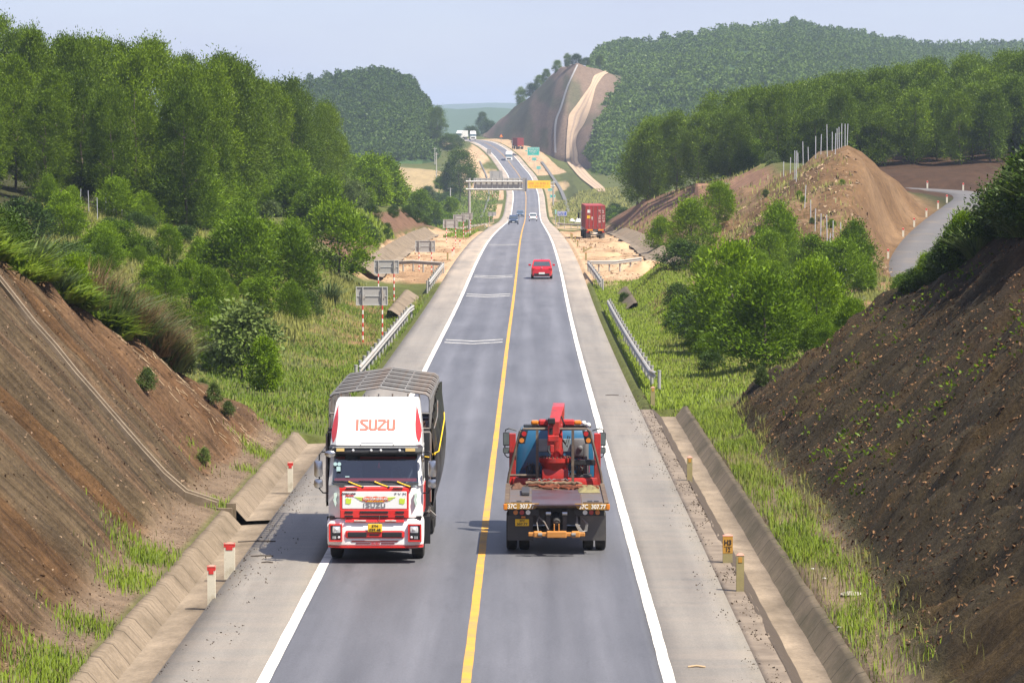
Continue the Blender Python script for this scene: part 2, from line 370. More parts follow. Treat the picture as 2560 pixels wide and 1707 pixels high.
# the side road bench
flat = (DD > 235) & (DD < 450) & (UU > 20) & (UU < 75)
idx = np.argwhere(flat)
P2 = np.stack([XX[flat], DD[flat]], 1)
dist = np.sqrt(((P2[:, None, :] - SIDEW[None, :, :2]) ** 2).sum(2)); kmin = dist.argmin(1); dm = dist.min(1)
w = np.clip(1 - (dm - 2.7) / 3.0, 0, 1); w = w * w * (3 - 2 * w)
ZZ[flat] = ZZ[flat] * (1 - w) + (SIDEW[kmin, 2] - .06) * w
def ground(x, y):
    """height of the finished ground sheet at a world point (bilinear)"""
    i = int(np.clip(np.searchsorted(dd, y) - 1, 0, len(dd) - 2)); u = x - float(RX(min(y, 1600)))
    j = int(np.clip(np.searchsorted(uu, u) - 1, 0, len(uu) - 2))
    a = (y - dd[i]) / (dd[i + 1] - dd[i]); b = (u - uu[j]) / (uu[j + 1] - uu[j])
    return float((ZZ[i, j] * (1 - b) + ZZ[i, j + 1] * b) * (1 - a) + (ZZ[i + 1, j] * (1 - b) + ZZ[i + 1, j + 1] * b) * a)
def G(u, d, lift=0.0):
    x = float(RX(min(d, 1600))) + u
    return Vector((x, d, ground(x, d) + lift))
def on(px, d):
    """ground point under a photo column px at distance d"""
    p = at(px, 500, d); return Vector((p.x, d, ground(p.x, d)))

# what the ground is made of, as soil colours, two banks toned for sun and shade
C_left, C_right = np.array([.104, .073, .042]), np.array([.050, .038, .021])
C_grass, C_sand, C_mound, C_cut, C_floor = np.array([.075, .085, .022]), np.array([.40, .275, .17]), np.array([.120, .070, .034]), np.array([.13, .074, .046]), np.array([.035, .036, .014])
T = np.zeros((*DD.shape, 3)) + C_grass
def lay(mask, c):
    global T
    m = np.clip(mask, 0, 1)[..., None]; T = T * (1 - m) + c * m
fz = fbm(XX * .12, DD * .06, 51)
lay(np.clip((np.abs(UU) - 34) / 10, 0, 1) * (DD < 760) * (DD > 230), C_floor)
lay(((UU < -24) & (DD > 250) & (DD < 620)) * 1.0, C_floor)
lay(((UU < -7.2) & (UU > -8.4) & (DD < 126)) * 1.0, np.array([.14, .10, .068]))
lay(slopeL * (_H < 12.6), C_left)
lay(slopeL * np.clip((fbm(DD * .5, XX * .06, 61, 3) + .02) * 3, 0, .75), np.array([.105, .052, .021]))
lay(slopeL * np.clip((fbm(DD * .9, XX * .05, 63, 3) - .12) * 4, 0, .7), np.array([.145, .09, .052]))
lay(((UU > 7.2) & (UU < 9.2) & (DD < 141)) * (1 - slopeR), np.array([.13, .094, .062]))
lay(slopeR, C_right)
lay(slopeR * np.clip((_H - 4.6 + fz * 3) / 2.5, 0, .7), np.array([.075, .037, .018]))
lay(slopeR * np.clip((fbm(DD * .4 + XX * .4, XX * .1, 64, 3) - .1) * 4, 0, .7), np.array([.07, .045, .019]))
lay(slopeL * 0 + ((UU < -7.5) & (DD > 105) & (DD < 129) & (_H > .5)) * .6, np.array([.15, .08, .042]))
top = np.clip((-UU - np.interp(DD, [40, 66, 90, 100, 108, 116, 121, 126], [20, 20, 17, 14.5, 13.2, 11.2, 9.8, 8.8])) / .6, 0, 1) * (DD < 128) * (UU < 0)
lay(top, C_grass * .8)
topr = np.clip((UU - np.interp(DD, [66, 90, 100, 110, 118, 127, 133], [20, 20, 18.7, 17.5, 16.5, 13.7, 9.9])) / .6, 0, 1) * (DD < 136) * (UU > 0)
lay(topr, C_grass * .8)
bare = np.clip((fbm(XX * .16, DD * .05, 71, 4) + .12) * 3.5, 0, .85)
lay(bare * ((UU < -6.5) & (UU > -15) & (DD > 165) & (DD < 262)), np.array([.19, .11, .055]))
lay(np.clip((fbm(XX * .13, DD * .05, 72, 4) + .02) * 3.5, 0, .8) * ((UU > 9) & (UU < 36) & (DD > 195) & (DD < 290)), np.array([.23, .13, .066]))
lay(np.clip((fbm(XX * .2, DD * .08, 73, 4) - .08) * 3.5, 0, .6) * ((np.abs(UU) > 7) & (np.abs(UU) < 13) & (DD > 132) & (DD < 235)), np.array([.16, .11, .045]))
se = 10 * fbm(XX * .3, DD * .05, 77)
lay(np.clip((DD - 279 + se) / 6, 0, 1) * np.clip((548 - DD - se) / 10, 0, 1) * (np.abs(UU) < 12.9) * (np.abs(UU) > 5), C_sand)
lay(np.clip((fbm(XX * .35, DD * .09, 87, 4) - .02) * 4, 0, .75) * ((np.abs(UU) > 6) & (np.abs(UU) < 13) & (DD > 280) & (DD < 545)), np.array([.26, .155, .085]))
lay(((UU > 7) & (UU < 14) & (DD > 268) & (DD < 290)) * .8, C_sand * .85)
lay(np.clip((np.abs(UU) - 12.9) / .6, 0, 1) * ((DD > 288) & (DD < 560)) * np.clip((np.where(UU < 0, 16.5, 28) - np.abs(UU)) / 1.0, 0, 1), C_cut)
lay(np.clip((UU - 13) / 1, 0, 1) * ((DD > 288) & (DD < 560)) * np.clip((np.interp(DD, [290, 330, 400, 450, 500, 560], [22, 28, 28, 23.5, 18, 14]) - UU) / 1.5, 0, 1), C_cut * 1.5)  # right cut tinted lighter to make up for facing away from the sun
mound = np.clip((UU - 15) / 3, 0, 1) * np.clip((44 - UU) / 3, 0, 1) * np.clip((DD - 280) / 8, 0, 1) * np.clip((384 - DD) / 8, 0, 1)
lay(mound, C_mound)
lay(mound * np.clip((fbm(XX * .25, DD * .12, 78) - .02) * 3, 0, .6), np.array([.19, .12, .066]))
lay(((UU > 34) & (UU < 90) & (DD > 384) & (DD < 470)) * 1.0, np.array([.052, .029, .017]))  # bank behind the side road, soil darkened to stand for its shade
lay(((UU > 26) & (UU < 40) & (DD > 240) & (DD < 300)) * .6, C_mound)
gr2 = np.clip((fbm(XX * .2, DD * .02, 81) + .1) * 3, 0, .8)
lay(gr2 * ((np.abs(UU) < 12) & (np.abs(UU) > 5) & (DD > 560) & (DD < 700)), C_sand)
lay(np.clip((fbm(XX * .22, DD * .012, 82) + .32) * 3, 0, .9) * ((UU < -6.5) & (UU > -12.5) & (DD > 690) & (DD < 1020)), C_sand)
lay(np.clip((fbm(XX * .16, DD * .012, 83) + .3) * 3, 0, .95) * ((UU < -6.5) & (UU > -19) & (DD >= 1050) & (DD < 1520)), C_sand)
lay(np.clip((fbm(XX * .2, DD * .015, 84) + .05) * 3, 0, .7) * ((UU > 6) & (UU < 14) & (DD > 690) & (DD < 1150)), np.array([.42, .29, .17]))
lay(((UU > 6) & (UU < 16) & (DD > 1200) & (DD < 1560)) * .9, C_sand)
lay(np.clip((fbm(XX * .06, DD * .01, 85) + .1) * 3, 0, .8) * ((UU < -20) & (UU > -120) & (DD > 1040) & (DD < 1200)), np.array([.33, .24, .13]))
lay(np.clip((DD - 2400) / 300, 0, 1), np.array([.05, .085, .03]))
T *= (1 + .22 * fbm(XX * .5, DD * .3, 91)[..., None])
streak = np.clip(slopeL + slopeR * .8 + cutfar * .8, 0, 1)
rough = np.clip(slopeL * .7 + slopeR * 1.0 + .25 + sand_band * .3, 0, 1)

nd, nu = DD.shape
V = np.stack([XX, DD, ZZ], 2).reshape(-1, 3)
I = np.arange(nd * nu).reshape(nd, nu)
Fq = np.stack([I[:-1, :-1], I[:-1, 1:], I[1:, 1:], I[1:, :-1]], 2).reshape(-1, 4)

def ground_material(name='soil'):
    m, nt, b = nodes(name); L = nt.links
    a = nt.nodes.new('ShaderNodeAttribute'); a.attribute_name = 'tint'
    st = nt.nodes.new('ShaderNodeAttribute'); st.attribute_name = 'streak'
    ro = nt.nodes.new('ShaderNodeAttribute'); ro.attribute_name = 'rough'
    tc = nt.nodes.new('ShaderNodeTexCoord')
    def noise(scale, vec, det=6, rg=.6):
        mp = nt.nodes.new('ShaderNodeMapping'); mp.inputs['Scale'].default_value = scale; L.new(tc.outputs['Object'], mp.inputs[0])
        n = nt.nodes.new('ShaderNodeTexNoise'); n.inputs['Scale'].default_value = 1; n.inputs['Detail'].default_value = det; n.inputs['Roughness'].default_value = rg
        L.new(mp.outputs[0], n.inputs['Vector']); return n.outputs['Fac']
    iso = noise((1.1, .8, 1.1), None); fine = noise((7, 5, 7), None, 5, .7); strk = noise((.28, 4.4, .28), None, 8, .72)
    def rng_(x, lo, hi, a0, a1):
        r = nt.nodes.new('ShaderNodeMapRange'); r.inputs[1].default_value = lo; r.inputs[2].default_value = hi; r.inputs[3].default_value = a0; r.inputs[4].default_value = a1
        L.new(x, r.inputs[0]); return r.outputs[0]
    def math_(op, x, y):
        n = nt.nodes.new('ShaderNodeMath'); n.operation = op
        for k, v in ((0, x), (1, y)):
            if isinstance(v, (int, float)): n.inputs[k].default_value = v
            else: L.new(v, n.inputs[k])
        return n.outputs[0]
    f1 = rng_(iso, .3, .7, .72, 1.28); f2 = rng_(fine, .3, .7, .75, 1.25)
    sk = rng_(strk, .34, .66, .5, 1.5)
    skm = math_('ADD', math_('MULTIPLY', math_('SUBTRACT', sk, 1.0), st.outputs['Fac']), 1.0)
    f = math_('MULTIPLY', math_('MULTIPLY', f1, f2), skm)
    vm = nt.nodes.new('ShaderNodeVectorMath'); vm.operation = 'SCALE'; L.new(a.outputs['Color'], vm.inputs[0]); L.new(f, vm.inputs[3])
    L.new(vm.outputs[0], b.inputs['Base Color'])
    setv(b, 'Roughness', .95); setv(b, 'Specular IOR Level', .15)
    hsum = math_('ADD', math_('MULTIPLY', fine, .6), math_('MULTIPLY', strk, st.outputs['Fac']))
    bp = nt.nodes.new('ShaderNodeBump'); bp.inputs['Distance'].default_value = .38
    L.new(math_('MULTIPLY', ro.outputs['Fac'], .9), bp.inputs['Strength']); L.new(hsum, bp.inputs['Height']); L.new(bp.outputs[0], b.inputs['Normal'])
    return m
M_soil = ground_material()
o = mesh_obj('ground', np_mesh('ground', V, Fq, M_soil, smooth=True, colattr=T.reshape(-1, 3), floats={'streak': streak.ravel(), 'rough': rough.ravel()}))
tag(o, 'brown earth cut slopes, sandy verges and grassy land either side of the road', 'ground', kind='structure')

# ------------------------------------------------------------------ road, shoulders, painted lines
def ribbon(name, u0, u1, d0, d1, lift, m, step=None, skirt=0.0, floats=None, wob=0.0, seed=0):
    ds = []; d = d0
    while d < d1: ds.append(d); d += step or max(1.0, min(12, d * .012))
    ds.append(d1); ds = np.array(ds); zc = RZ(ds) + lift; xc = RX(ds)
    w0 = np.full(len(ds), u0, float); w1 = np.full(len(ds), u1, float)
    if wob: w0 = w0 + wob * fbm(ds * .9, ds * 0, seed); w1 = w1 + wob * fbm(ds * .9, ds * 0, seed + 5)
    n = 5 if abs(u1 - u0) < 3 else 45; cols = [w0 + (w1 - w0) * k / (n - 1) for k in range(n)]
    rows = [np.stack([xc + c, ds, zc], 1) for c in cols]
    if skirt:
        rows = [np.stack([xc + w0, ds, zc - skirt], 1)] + rows + [np.stack([xc + w1, ds, zc - skirt], 1)]
    A = np.stack(rows, 1); k = A.shape[1]; J = np.arange(len(ds) * k).reshape(len(ds), k)
    F = np.stack([J[:-1, :-1], J[:-1, 1:], J[1:, 1:], J[1:, :-1]], 2).reshape(-1, 4)
    off_ = A[..., 0] - xc[:, None]; tr_ = np.zeros_like(off_)
    for c_ in (-2.75, -1.05, 1.0, 2.7): tr_ += np.exp(-((off_ - c_) / .34) ** 2)
    o = mesh_obj(name, np_mesh(name, A.reshape(-1, 3), F, m, floats={'wear': tr_.ravel()})); return tag(o, kind='structure')

def asphalt(name, c, wheel=True, dust=0.0, rough=.44):
    m, nt, b = nodes(name); L = nt.links; N = nt.nodes.new
    tc = N('ShaderNodeTexCoord')
    def noise(sc, det, rg):
        mp = N('ShaderNodeMapping'); mp.inputs['Scale'].default_value = sc; L.new(tc.outputs['Object'], mp.inputs[0])
        n = N('ShaderNodeTexNoise'); n.inputs['Scale'].default_value = 1; n.inputs['Detail'].default_value = det; n.inputs['Roughness'].default_value = rg; L.new(mp.outputs[0], n.inputs['Vector']); return n.outputs['Fac']
    g = noise((26, 14, 20), 3, .7); s = noise((1.5, .035, 1), 5, .6); p = noise((.5, .09, 1), 4, .6); cr = noise((.35, 1.1, 1), 6, .7)
    def rr(x, lo, hi, a, bb):
        r = N('ShaderNodeMapRange'); r.inputs[1].default_value = lo; r.inputs[2].default_value = hi; r.inputs[3].default_value = a; r.inputs[4].default_value = bb; L.new(x, r.inputs[0]); return r.outputs[0]
    def mul(x, y):
        n = N('ShaderNodeMath'); n.operation = 'MULTIPLY'; L.new(x, n.inputs[0]); L.new(y, n.inputs[1]); return n.outputs[0]
    wa = N('ShaderNodeAttribute'); wa.attribute_name = 'wear'
    oil = noise((.9, .16, 1), 5, .75)
    f = mul(mul(mul(mul(rr(g, .25, .75, .72, 1.28), rr(s, .3, .7, .82, 1.18)), rr(p, .3, .7, .86, 1.14)), rr(wa.outputs['Fac'], 0, 1, .92, 1.20)), rr(oil, .56, .72, 1.0, .78))
    vm = N('ShaderNodeVectorMath'); vm.operation = 'SCALE'; vm.inputs[0].default_value = c; L.new(f, vm.inputs[3]); out = vm.outputs[0]
    if dust:
        mx = N('ShaderNodeMix'); mx.data_type = 'RGBA'; mx.inputs[7].default_value = (.33, .26, .20, 1)
        L.new(rr(cr, .5 - dust * .3, .78, 0, dust), mx.inputs[0]); L.new(out, mx.inputs[6]); out = mx.outputs[2]
    # blown sand on the stretch beside the sandy verges, and on the lanes a paler grey put in for far sky sheen (world distance 270-560 m and beyond)
    sx = N('ShaderNodeSeparateXYZ'); L.new(tc.outputs['Object'], sx.inputs[0])
    a0 = rr(sx.outputs['Y'], 215, 340, 0, 1)
    mx = N('ShaderNodeMix'); mx.data_type = 'RGBA'; mx.inputs[7].default_value = (.48, .37, .27, 1) if dust else (.20, .185, .19, 1)
    L.new(mul(a0, rr(p, .25, .7, .1, .75 if dust else .35)), mx.inputs[0]); L.new(out, mx.inputs[6]); out = mx.outputs[2]
    L.new(out, b.inputs['Base Color']); setv(b, 'Roughness', rough); setv(b, 'Specular IOR Level', .6)
    bp = N('ShaderNodeBump'); bp.inputs['Strength'].default_value = .35; bp.inputs['Distance'].default_value = .01; L.new(g, bp.inputs['Height']); L.new(bp.outputs[0], b.inputs['Normal'])
    return m
M_road = asphalt('asphalt', (.097, .097, .108), rough=.55); M_shoulder = asphalt('worn_shoulder', (.200, .180, .153), dust=.35, rough=.6)
tag(ribbon('road', -3.72, 3.62, 30, 2300, 0, M_road, skirt=.12), 'dark asphalt two lane road running away over the hills', 'road')
tag(ribbon('road_shoulder', -5.78, -3.72, 30, 2300, -.001, M_shoulder, skirt=.3, wob=.0), 'pale dusty shoulder beside the left lane', 'road shoulder')
tag(ribbon('road_shoulder', 3.62, 5.5, 30, 2300, -.001, M_shoulder, skirt=.3), 'pale dusty shoulder beside the right lane', 'road shoulder')
M_rough = paint('rough_concrete', (.20, .158, .12), .9, var=.35, scale=2.2, bump=.6, dirt=(.10, .075, .055), dirtamt=.55)
tag(ribbon('concrete_edge', 5.5, 6.04, 40, 141, -.005, M_rough, step=.5, skirt=.3, wob=.05), 'cracked concrete edging between right shoulder and drain', 'edging')
M_white = paint('white_line', (.74, .71, .65), .7, var=.1, scale=3, dirt=(.30, .28, .26), dirtamt=.42)
M_yellow = paint('yellow_line', (.55, .29, .035), .7, var=.14, scale=2.5, dirt=(.24, .18, .11), dirtamt=.45)
for u0, u1, m, lb in ((-3.84, -3.62, M_white, 'solid white edge line left of the lanes'), (3.63, 3.85, M_white, 'solid white edge line right of the lanes'), (-.09, .09, M_yellow, 'solid yellow line down the middle of the road')):
    o = tag(ribbon('road_marking', u0, u1, 30, 1750, .006, m, wob=.012, seed=int(u0 * 10) + 60), lb, 'road marking')
# pairs of shallow white chevrons across the left lane
for k, (py) in enumerate((858, 753.5, 687.5, 613)):
    d = [CAMH * FPX / (858 - VPY), 257, 291, 397][k]
    mb = MB()
    for q in (0, 1):
        y0 = d + q * (2.1 + d * .004); zf = lambda y: float(RZ(y)) + .007; xc = float(RX(d)); wd = .28 + d * .0006
        A = [(-3.42, 0), (-1.85, -1.6), (-.28, .35)]
        for (ua, ya), (ub, yb) in zip(A[:-1], A[1:]):
            mb.quad((xc + ua, y0 + ya, zf(y0 + ya)), (xc + ub, y0 + yb, zf(y0 + yb)), (xc + ub, y0 + yb + wd, zf(y0 + yb + wd)), (xc + ua, y0 + ya + wd, zf(y0 + ya + wd)))
    tag(mb.build('road_marking', M_white), ['pair of white slowing lines nearest the big truck', 'second pair of white slowing lines up the left lane', 'third pair of white slowing lines up the left lane', 'farthest faint pair of white slowing lines'][k], 'road marking', kind='structure')
# side road
def drape(name, P, w, m, lift=.02):
    P = np.asarray(P); t = np.gradient(P[:, :2], axis=0); t /= np.linalg.norm(t, axis=1)[:, None]; nrm = np.stack([-t[:, 1], t[:, 0]], 1)
    cols = [np.column_stack([P[:, :2] + nrm * w * s, P[:, 2] + lift - (.25 if abs(s) > 1 else 0)]) for s in (-1.08, -1, -.33, .33, 1, 1.08)]
    A = np.stack(cols, 1); J = np.arange(A.shape[0] * 6).reshape(-1, 6)
    F = np.stack([J[:-1, :-1], J[1:, :-1], J[1:, 1:], J[:-1, 1:]], 2).reshape(-1, 4)
    return mesh_obj(name, np_mesh(name, A.reshape(-1, 3), F, m))
M_side = paint('side_asphalt', (.105, .10, .10), .85, var=.2, scale=.6, bump=.2, dirt=(.16, .13, .10), dirtamt=.3)
tag(drape('side_road', SIDEW, 2.0, M_side), 'narrow grey service road curving up behind the orange mound', 'side road', kind='structure')
# ------------------------------------------------------------------ far hills (each a face with real depth and a back that falls away)
def hill(name, cols, n=46, back=260, tint=None, lump=1.5, seed=0, label=None, m=None, floor=-60, tint2=None):
    """cols: (px, ytop, dtop, pxb, ybot, dbot) from left to right"""
    c = np.array(cols, float); t = np.linspace(0, len(c) - 1, len(c) * 9); k = np.arange(len(c))
    cc = np.stack([np.interp(t, k, c[:, j]) for j in range(6)], 1)
    rows = []
    for (px, yt, dt, pb, yb, db) in cc:
        a = np.array(at(px, yt, dt)); bb = np.array(at(pb, yb, db)); line = []
        for s in np.linspace(0, 1, n):
            p = bb + (a - bb) * s; p[2] += math.sin(s * math.pi) * (a[2] - bb[2]) * .10; line.append(p)
        drop = a[2] - floor
        for s in (.15, .4, .75, 1.0): line.append(np.array([a[0], a[1] + back * s, a[2] - drop * s ** 1.5]))
        line.insert(0, bb + np.array([0, -30, -25])); rows.append(line)
    A = np.array(rows); A[..., 2] += lump * fbm(A[..., 0] * .03, A[..., 1] * .012, seed)
    J = np.arange(A.shape[0] * A.shape[1]).reshape(A.shape[:2])
    F = np.stack([J[:-1, :-1], J[1:, :-1], J[1:, 1:], J[:-1, 1:]], 2).reshape(-1, 4)
    tt = np.ones((A.shape[0] * A.shape[1], 3)) * np.array(tint)
    tt *= (1 + .3 * fbm(A[..., 0] * .12, A[..., 2] * .05, seed + 3)).reshape(-1, 1)
    if tint2 is not None:
        k2 = np.clip((fbm(A[..., 0] * .16, A[..., 2] * .10, seed + 7, 4) + .05) * 3.2, 0, .85).reshape(-1, 1); tt = tt * (1 - k2) + np.array(tint2) * k2
    z = np.zeros(len(tt))
    o = mesh_obj(name, np_mesh(name, A.reshape(-1, 3), F, m or M_soil, smooth=True, colattr=tt, floats={'streak': z + .7, 'rough': z + .3}))
    tag(o, label, 'hill', kind='structure'); return A
LH = [(560,268,1500,600,400,1290),(640,247,1500,660,405,1260),(700,231,1520,720,408,1245),(742,222,1530,760,410,1240),(818,206,1540,830,412,1235),(895,191,1550,895,412,1230),(946,187,1550,950,412,1230),
      (997,204,1545,985,410,1235),(1025,212,1540,1010,408,1240),(1048,250,1525,1035,405,1250),(1068,272,1500,1055,402,1260),(1078,310,1450,1070,400,1280),(1090,372,1400,1085,398,1300)]
RH = [(1490,150,1800,1440,330,1480),(1518,126,1850,1470,400,1330),(1560,120,1880,1500,470,1130),(1612,120,1900,1560,480,1100),(1715,100,1950,1660,480,1080),(1844,80,2000,1780,470,1080),(1987,66,2050,1900,460,1090),(2041,82,2060,2000,450,1100),
      (2115,90,2080,2080,440,1120),(2238,111,2120,2200,430,1140),(2288,125,2150,2260,430,1150),(2420,122,2200,2400,420,1180),(2560,116,2250,2560,420,1200),(2760,112,2300,2760,420,1220),(3100,120,2400,3100,420,1260)]
CH = [(1180,342,1860,1175,352,1760),(1215,326,1790,1210,346,1690),(1250,300,1720,1238,352,1600),(1298,266,1640,1272,364,1500),(1340,226,1570,1302,378,1440),(1405,170,1500,1348,394,1390),(1444,157,1470,1386,401,1360),(1486,168,1478,1424,407,1342),(1530,182,1500,1466,440,1260),(1560,190,1530,1500,470,1150)]
AL = hill('hills', LH, tint=(.045, .085, .025), seed=101, label='rounded hill wooded with young trees left of the far road')
AR = hill('hills', RH, tint=(.045, .085, .025), seed=102, back=420, label='long wooded hill filling the right skyline')
AC = hill('hills', CH, tint=(.15, .105, .075), seed=103, lump=3.4, tint2=(.075, .075, .04), label='bare brown hillside cut open above the far bend')
# dirt track climbing the cut hill, then running down beside the road: its two edges are laid on the hill and the ground
from mathutils.bvhtree import BVHTree
def _tree(ob): m = ob.data; return BVHTree.FromPolygons([v.co for v in m.vertices], [tuple(q.vertices) for q in m.polygons])
_bv = [_tree(q) for q in col.objects if q.name.split('.')[0] in ('hills', 'ground')]
def lay_on(px, py):
    o = Vector((0, 0, ZC)); d = (at(px, py, 1000) - o).normalized(); best = None
    for b_ in _bv:
        h_ = b_.ray_cast(o, d, 3000)
        if h_[0] is not None and (best is None or h_[3] < best): best = h_[3]
    return o + d * (best or 1300)
TRK = [(496,514,482),(483,510,472),(451,481,447),(430,459,423),(417,445,406),(415,444,386.5),(416,440,362),(417,444,338),(419.6,459,314),(423,470,289.6),(441,478,265),(458,484,241),(475,491,217),(485,508,192.7),(500,520,185),(515,529,178)]
def draped(name, label, cat, rowsq, m, lift=.3, kind=None, toward=.5):
    vs_ = [lay_on(x, y) + Vector((0, -toward, lift)) for a, b, y in rowsq for x in (a, (a + b) / 2, b)]
    J_ = np.arange(len(vs_)).reshape(-1, 3); F_ = np.stack([J_[:-1, :-1], J_[:-1, 1:], J_[1:, 1:], J_[1:, :-1]], 2).reshape(-1, 4)
    return tag(mesh_obj(name, np_mesh(name, [tuple(v) for v in vs_], F_, m)), label, cat, kind=kind)
draped('hill_drain', 'pale concrete drain line running down the bare cut hill', 'drain', _dense([(1386, 1391, 384), (1385, 1390, 338), (1388, 1393, 302), (1400, 1405, 270), (1414.5, 1419, 224), (1427, 1431, 195), (1442, 1446, 164)], 5), paint('pale_drain', (.28, .27, .26), .9, var=.2, scale=.2))
M_ditch = paint('ditch_grey', (.13, .125, .12), .9, var=.25, scale=.5)
draped('ditch_wall', 'long dark concrete ditch running down the bank right of the far road', 'drain', _dense([(1419, 1426, 534), (1408, 1417, 502), (1395, 1403, 471), (1372, 1379, 436), (1351, 1358, 406)], 6), M_ditch)
draped('ditch_wall', 'pale concrete ditch line left of the far road', 'drain', _dense([(1193, 1199, 549), (1203, 1208, 541), (1209, 1214, 527), (1219, 1223, 500), (1221, 1224, 478)], 5), M_ditch)
draped('ditch_wall', 'concrete ditch line on the bank left of the upper bend', 'drain', _dense([(1216, 1220, 446), (1207, 1210, 424), (1198, 1201, 404)], 5), M_ditch)
M_track = paint('dirt_track', (.40, .285, .185), .95, var=.25, scale=.35); M_rut = paint('wheel_rut', (.29, .21, .15), .95, var=.2, scale=.4)
SS = (0, .16, .30, .42, .60, .72, 1)
grid = [[lay_on(1000 + a + (b - a) * s_, y) for s_ in SS] for a, b, y in _dense(TRK, 5)]
vs = [p + Vector((0, -.6, .35)) for row in grid for p in row]; nc_ = len(SS)
J = np.arange(len(grid) * nc_).reshape(-1, nc_)
F = np.stack([J[:-1, :-1], J[:-1, 1:], J[1:, 1:], J[1:, :-1]], 2); mi = np.zeros(F.shape[:2], int); mi[:, 2] = 1; mi[:, 4] = 1
tag(mesh_obj('dirt_track', np_mesh('dirt_track', [tuple(v) for v in vs], F.reshape(-1, 4), [M_track, M_rut], matidx=mi.ravel())), 'pale dirt track climbing the cut hillside in the distance', 'track', kind='structure')
# blue hills on the horizon
def farhill(px0, px1, d, ys, seed, label):
    xs = np.linspace(px0, px1, 60); yy = np.interp(xs, np.linspace(px0, px1, len(ys)), ys); rows = []
    for j, s in enumerate((0, .25, .5, .75, 1.0, 1.5, 2.0)):
        line = []
        for i, (x, y) in enumerate(zip(xs, yy)):
            p = at(x, y, d); q = np.array(p); hz = q[2] + 60
            q[1] += (s - 1) * 700; q[2] = -60 + hz * (math.sin(min(s, 1) * math.pi / 2) if s <= 1 else math.cos((s - 1) * math.pi / 2)); line.append(q)
        rows.append(line)
    A = np.array(rows); A[..., 2] += 5 * fbm(A[..., 0] * .01, A[..., 1] * .01, seed, 5)
    J = np.arange(A.shape[0] * A.shape[1]).reshape(A.shape[:2]); F = np.stack([J[:-1, :-1], J[:-1, 1:], J[1:, 1:], J[1:, :-1]], 2).reshape(-1, 4)
    tt = np.ones((len(F) * 0 + A.shape[0] * A.shape[1], 3)) * np.array((.05, .085, .035)); z = np.zeros(len(tt))
    tag(mesh_obj('hills', np_mesh('hills', A.reshape(-1, 3), F, M_soil, smooth=True, colattr=tt, floats={'streak': z, 'rough': z + .2})), label, 'hill', kind='structure')
farhill(700, 1700, 4200, [275, 270, 262, 272, 280, 276, 284, 270, 260, 250], 201, 'low blue hills far off in the gap above the road')
farhill(900, 1900, 8200, [272, 268, 262, 255, 262, 250, 240, 246, 255, 262], 202, 'faintest blue hills on the horizon')
# ------------------------------------------------------------------ plants
M_acacia = leafmat('acacia_leaves', (.021, .050, .002), (.150, .228, .006), .26)
M_young = leafmat('young_leaves', (.030, .074, .002), (.180, .280, .006), .27)
M_broad = leafmat('broad_leaves', (.036, .068, .018), (.150, .200, .050), .24)
M_dark = leafmat('dark_leaves', (.015, .036, .006), (.070, .120, .016), .2)
M_fern = leafmat('fern_leaves', (.100, .180, .015), (.260, .340, .040), .4)
M_reed = leafmat('reed_leaves', (.035, .065, .016), (.170, .220, .070), .28)
M_dry = leafmat('dry_plumes', (.130, .082, .035), (.290, .205, .100), .3)
M_grass = leafmat('grass_blades', (.050, .092, .005), (.185, .245, .018), .25, soft=True)
M_straw = leafmat('straw_grass', (.085, .105, .014), (.240, .235, .060), .25, soft=True)
M_far = leafmat('far_leaves', (.036, .074, .010), (.115, .180, .022), .25)  # lightened so that some of the haze sits in the leaf colour
M_bark = paint('bark', (.115, .090, .068), .9, var=.35, scale=4, bump=.6)

def leaves(P, D, L, W, tone, rg):
    """one pointed leaf per point: P base, D direction"""
    n = len(P); D = D / (np.linalg.norm(D, axis=1, keepdims=True) + 1e-9)
    q = rg.normal(size=(n, 3)); S = np.cross(D, q); S /= (np.linalg.norm(S, axis=1, keepdims=True) + 1e-9)
    L = np.asarray(L)[:, None]; W = np.asarray(W)[:, None]
    V = np.stack([P, P + D * L * .45 + S * W * .5, P + D * L, P + D * L * .45 - S * W * .5], 1).reshape(-1, 3)
    F = np.arange(4 * n).reshape(n, 4)
    return V, F, np.repeat(tone, 4)
def crown_mesh(name, seed, Rr, z0, z1, ncl, nlf, L, W, m, prof, cr=.5, up=.5, fill=.55, spiky=0.0, ell=1.0):
    rg = np.random.default_rng(seed)
    t = rg.random(ncl) ** .85; ang = rg.random(ncl) * 2 * np.pi
    pr = np.interp(t, [p[0] for p in prof], [p[1] for p in prof]) * Rr
    lob = 1 + .22 * np.sin(ang * 3 + seed) + .15 * np.sin(ang * 2 + t * 9 + seed * 2)
    rad = pr * lob * np.sqrt(fill ** 2 + (1 - fill ** 2) * rg.random(ncl))
    C = np.stack([rad * np.cos(ang), rad * np.sin(ang) * ell, z0 + (z1 - z0) * t], 1)
    ctone = rg.random(ncl)
    k = rg.integers(0, ncl, ncl * nlf)
    crs = cr * (.6 + .8 * rg.random(ncl))
    off = rg.normal(size=(len(k), 3)) * crs[k][:, None] * np.array([.55, .55, .5])
    off[:, 2] += np.abs(rg.normal(size=len(k))) * spiky * crs[k]
    P = C[k] + off
    out = P - np.array([0, 0, (z0 + z1) / 2]); out /= np.linalg.norm(out, axis=1, keepdims=True) + 1e-6
    D = out * .55 + off / (crs[k][:, None]) * .35 + rg.normal(size=P.shape) * .55 + np.array([0, 0, up])
    sz = .7 + .6 * rg.random(len(k))
    tone = np.clip(.15 + .45 * ctone[k] + .4 * rg.random(len(k)), 0, 1)
    Vv, Ff, tn = leaves(P, D, L * sz, W * sz, tone, rg)
    Vv[:, 2] = np.maximum(Vv[:, 2], .02)
    return np_mesh(name, Vv, Ff, m, floats={'leaf': tn})
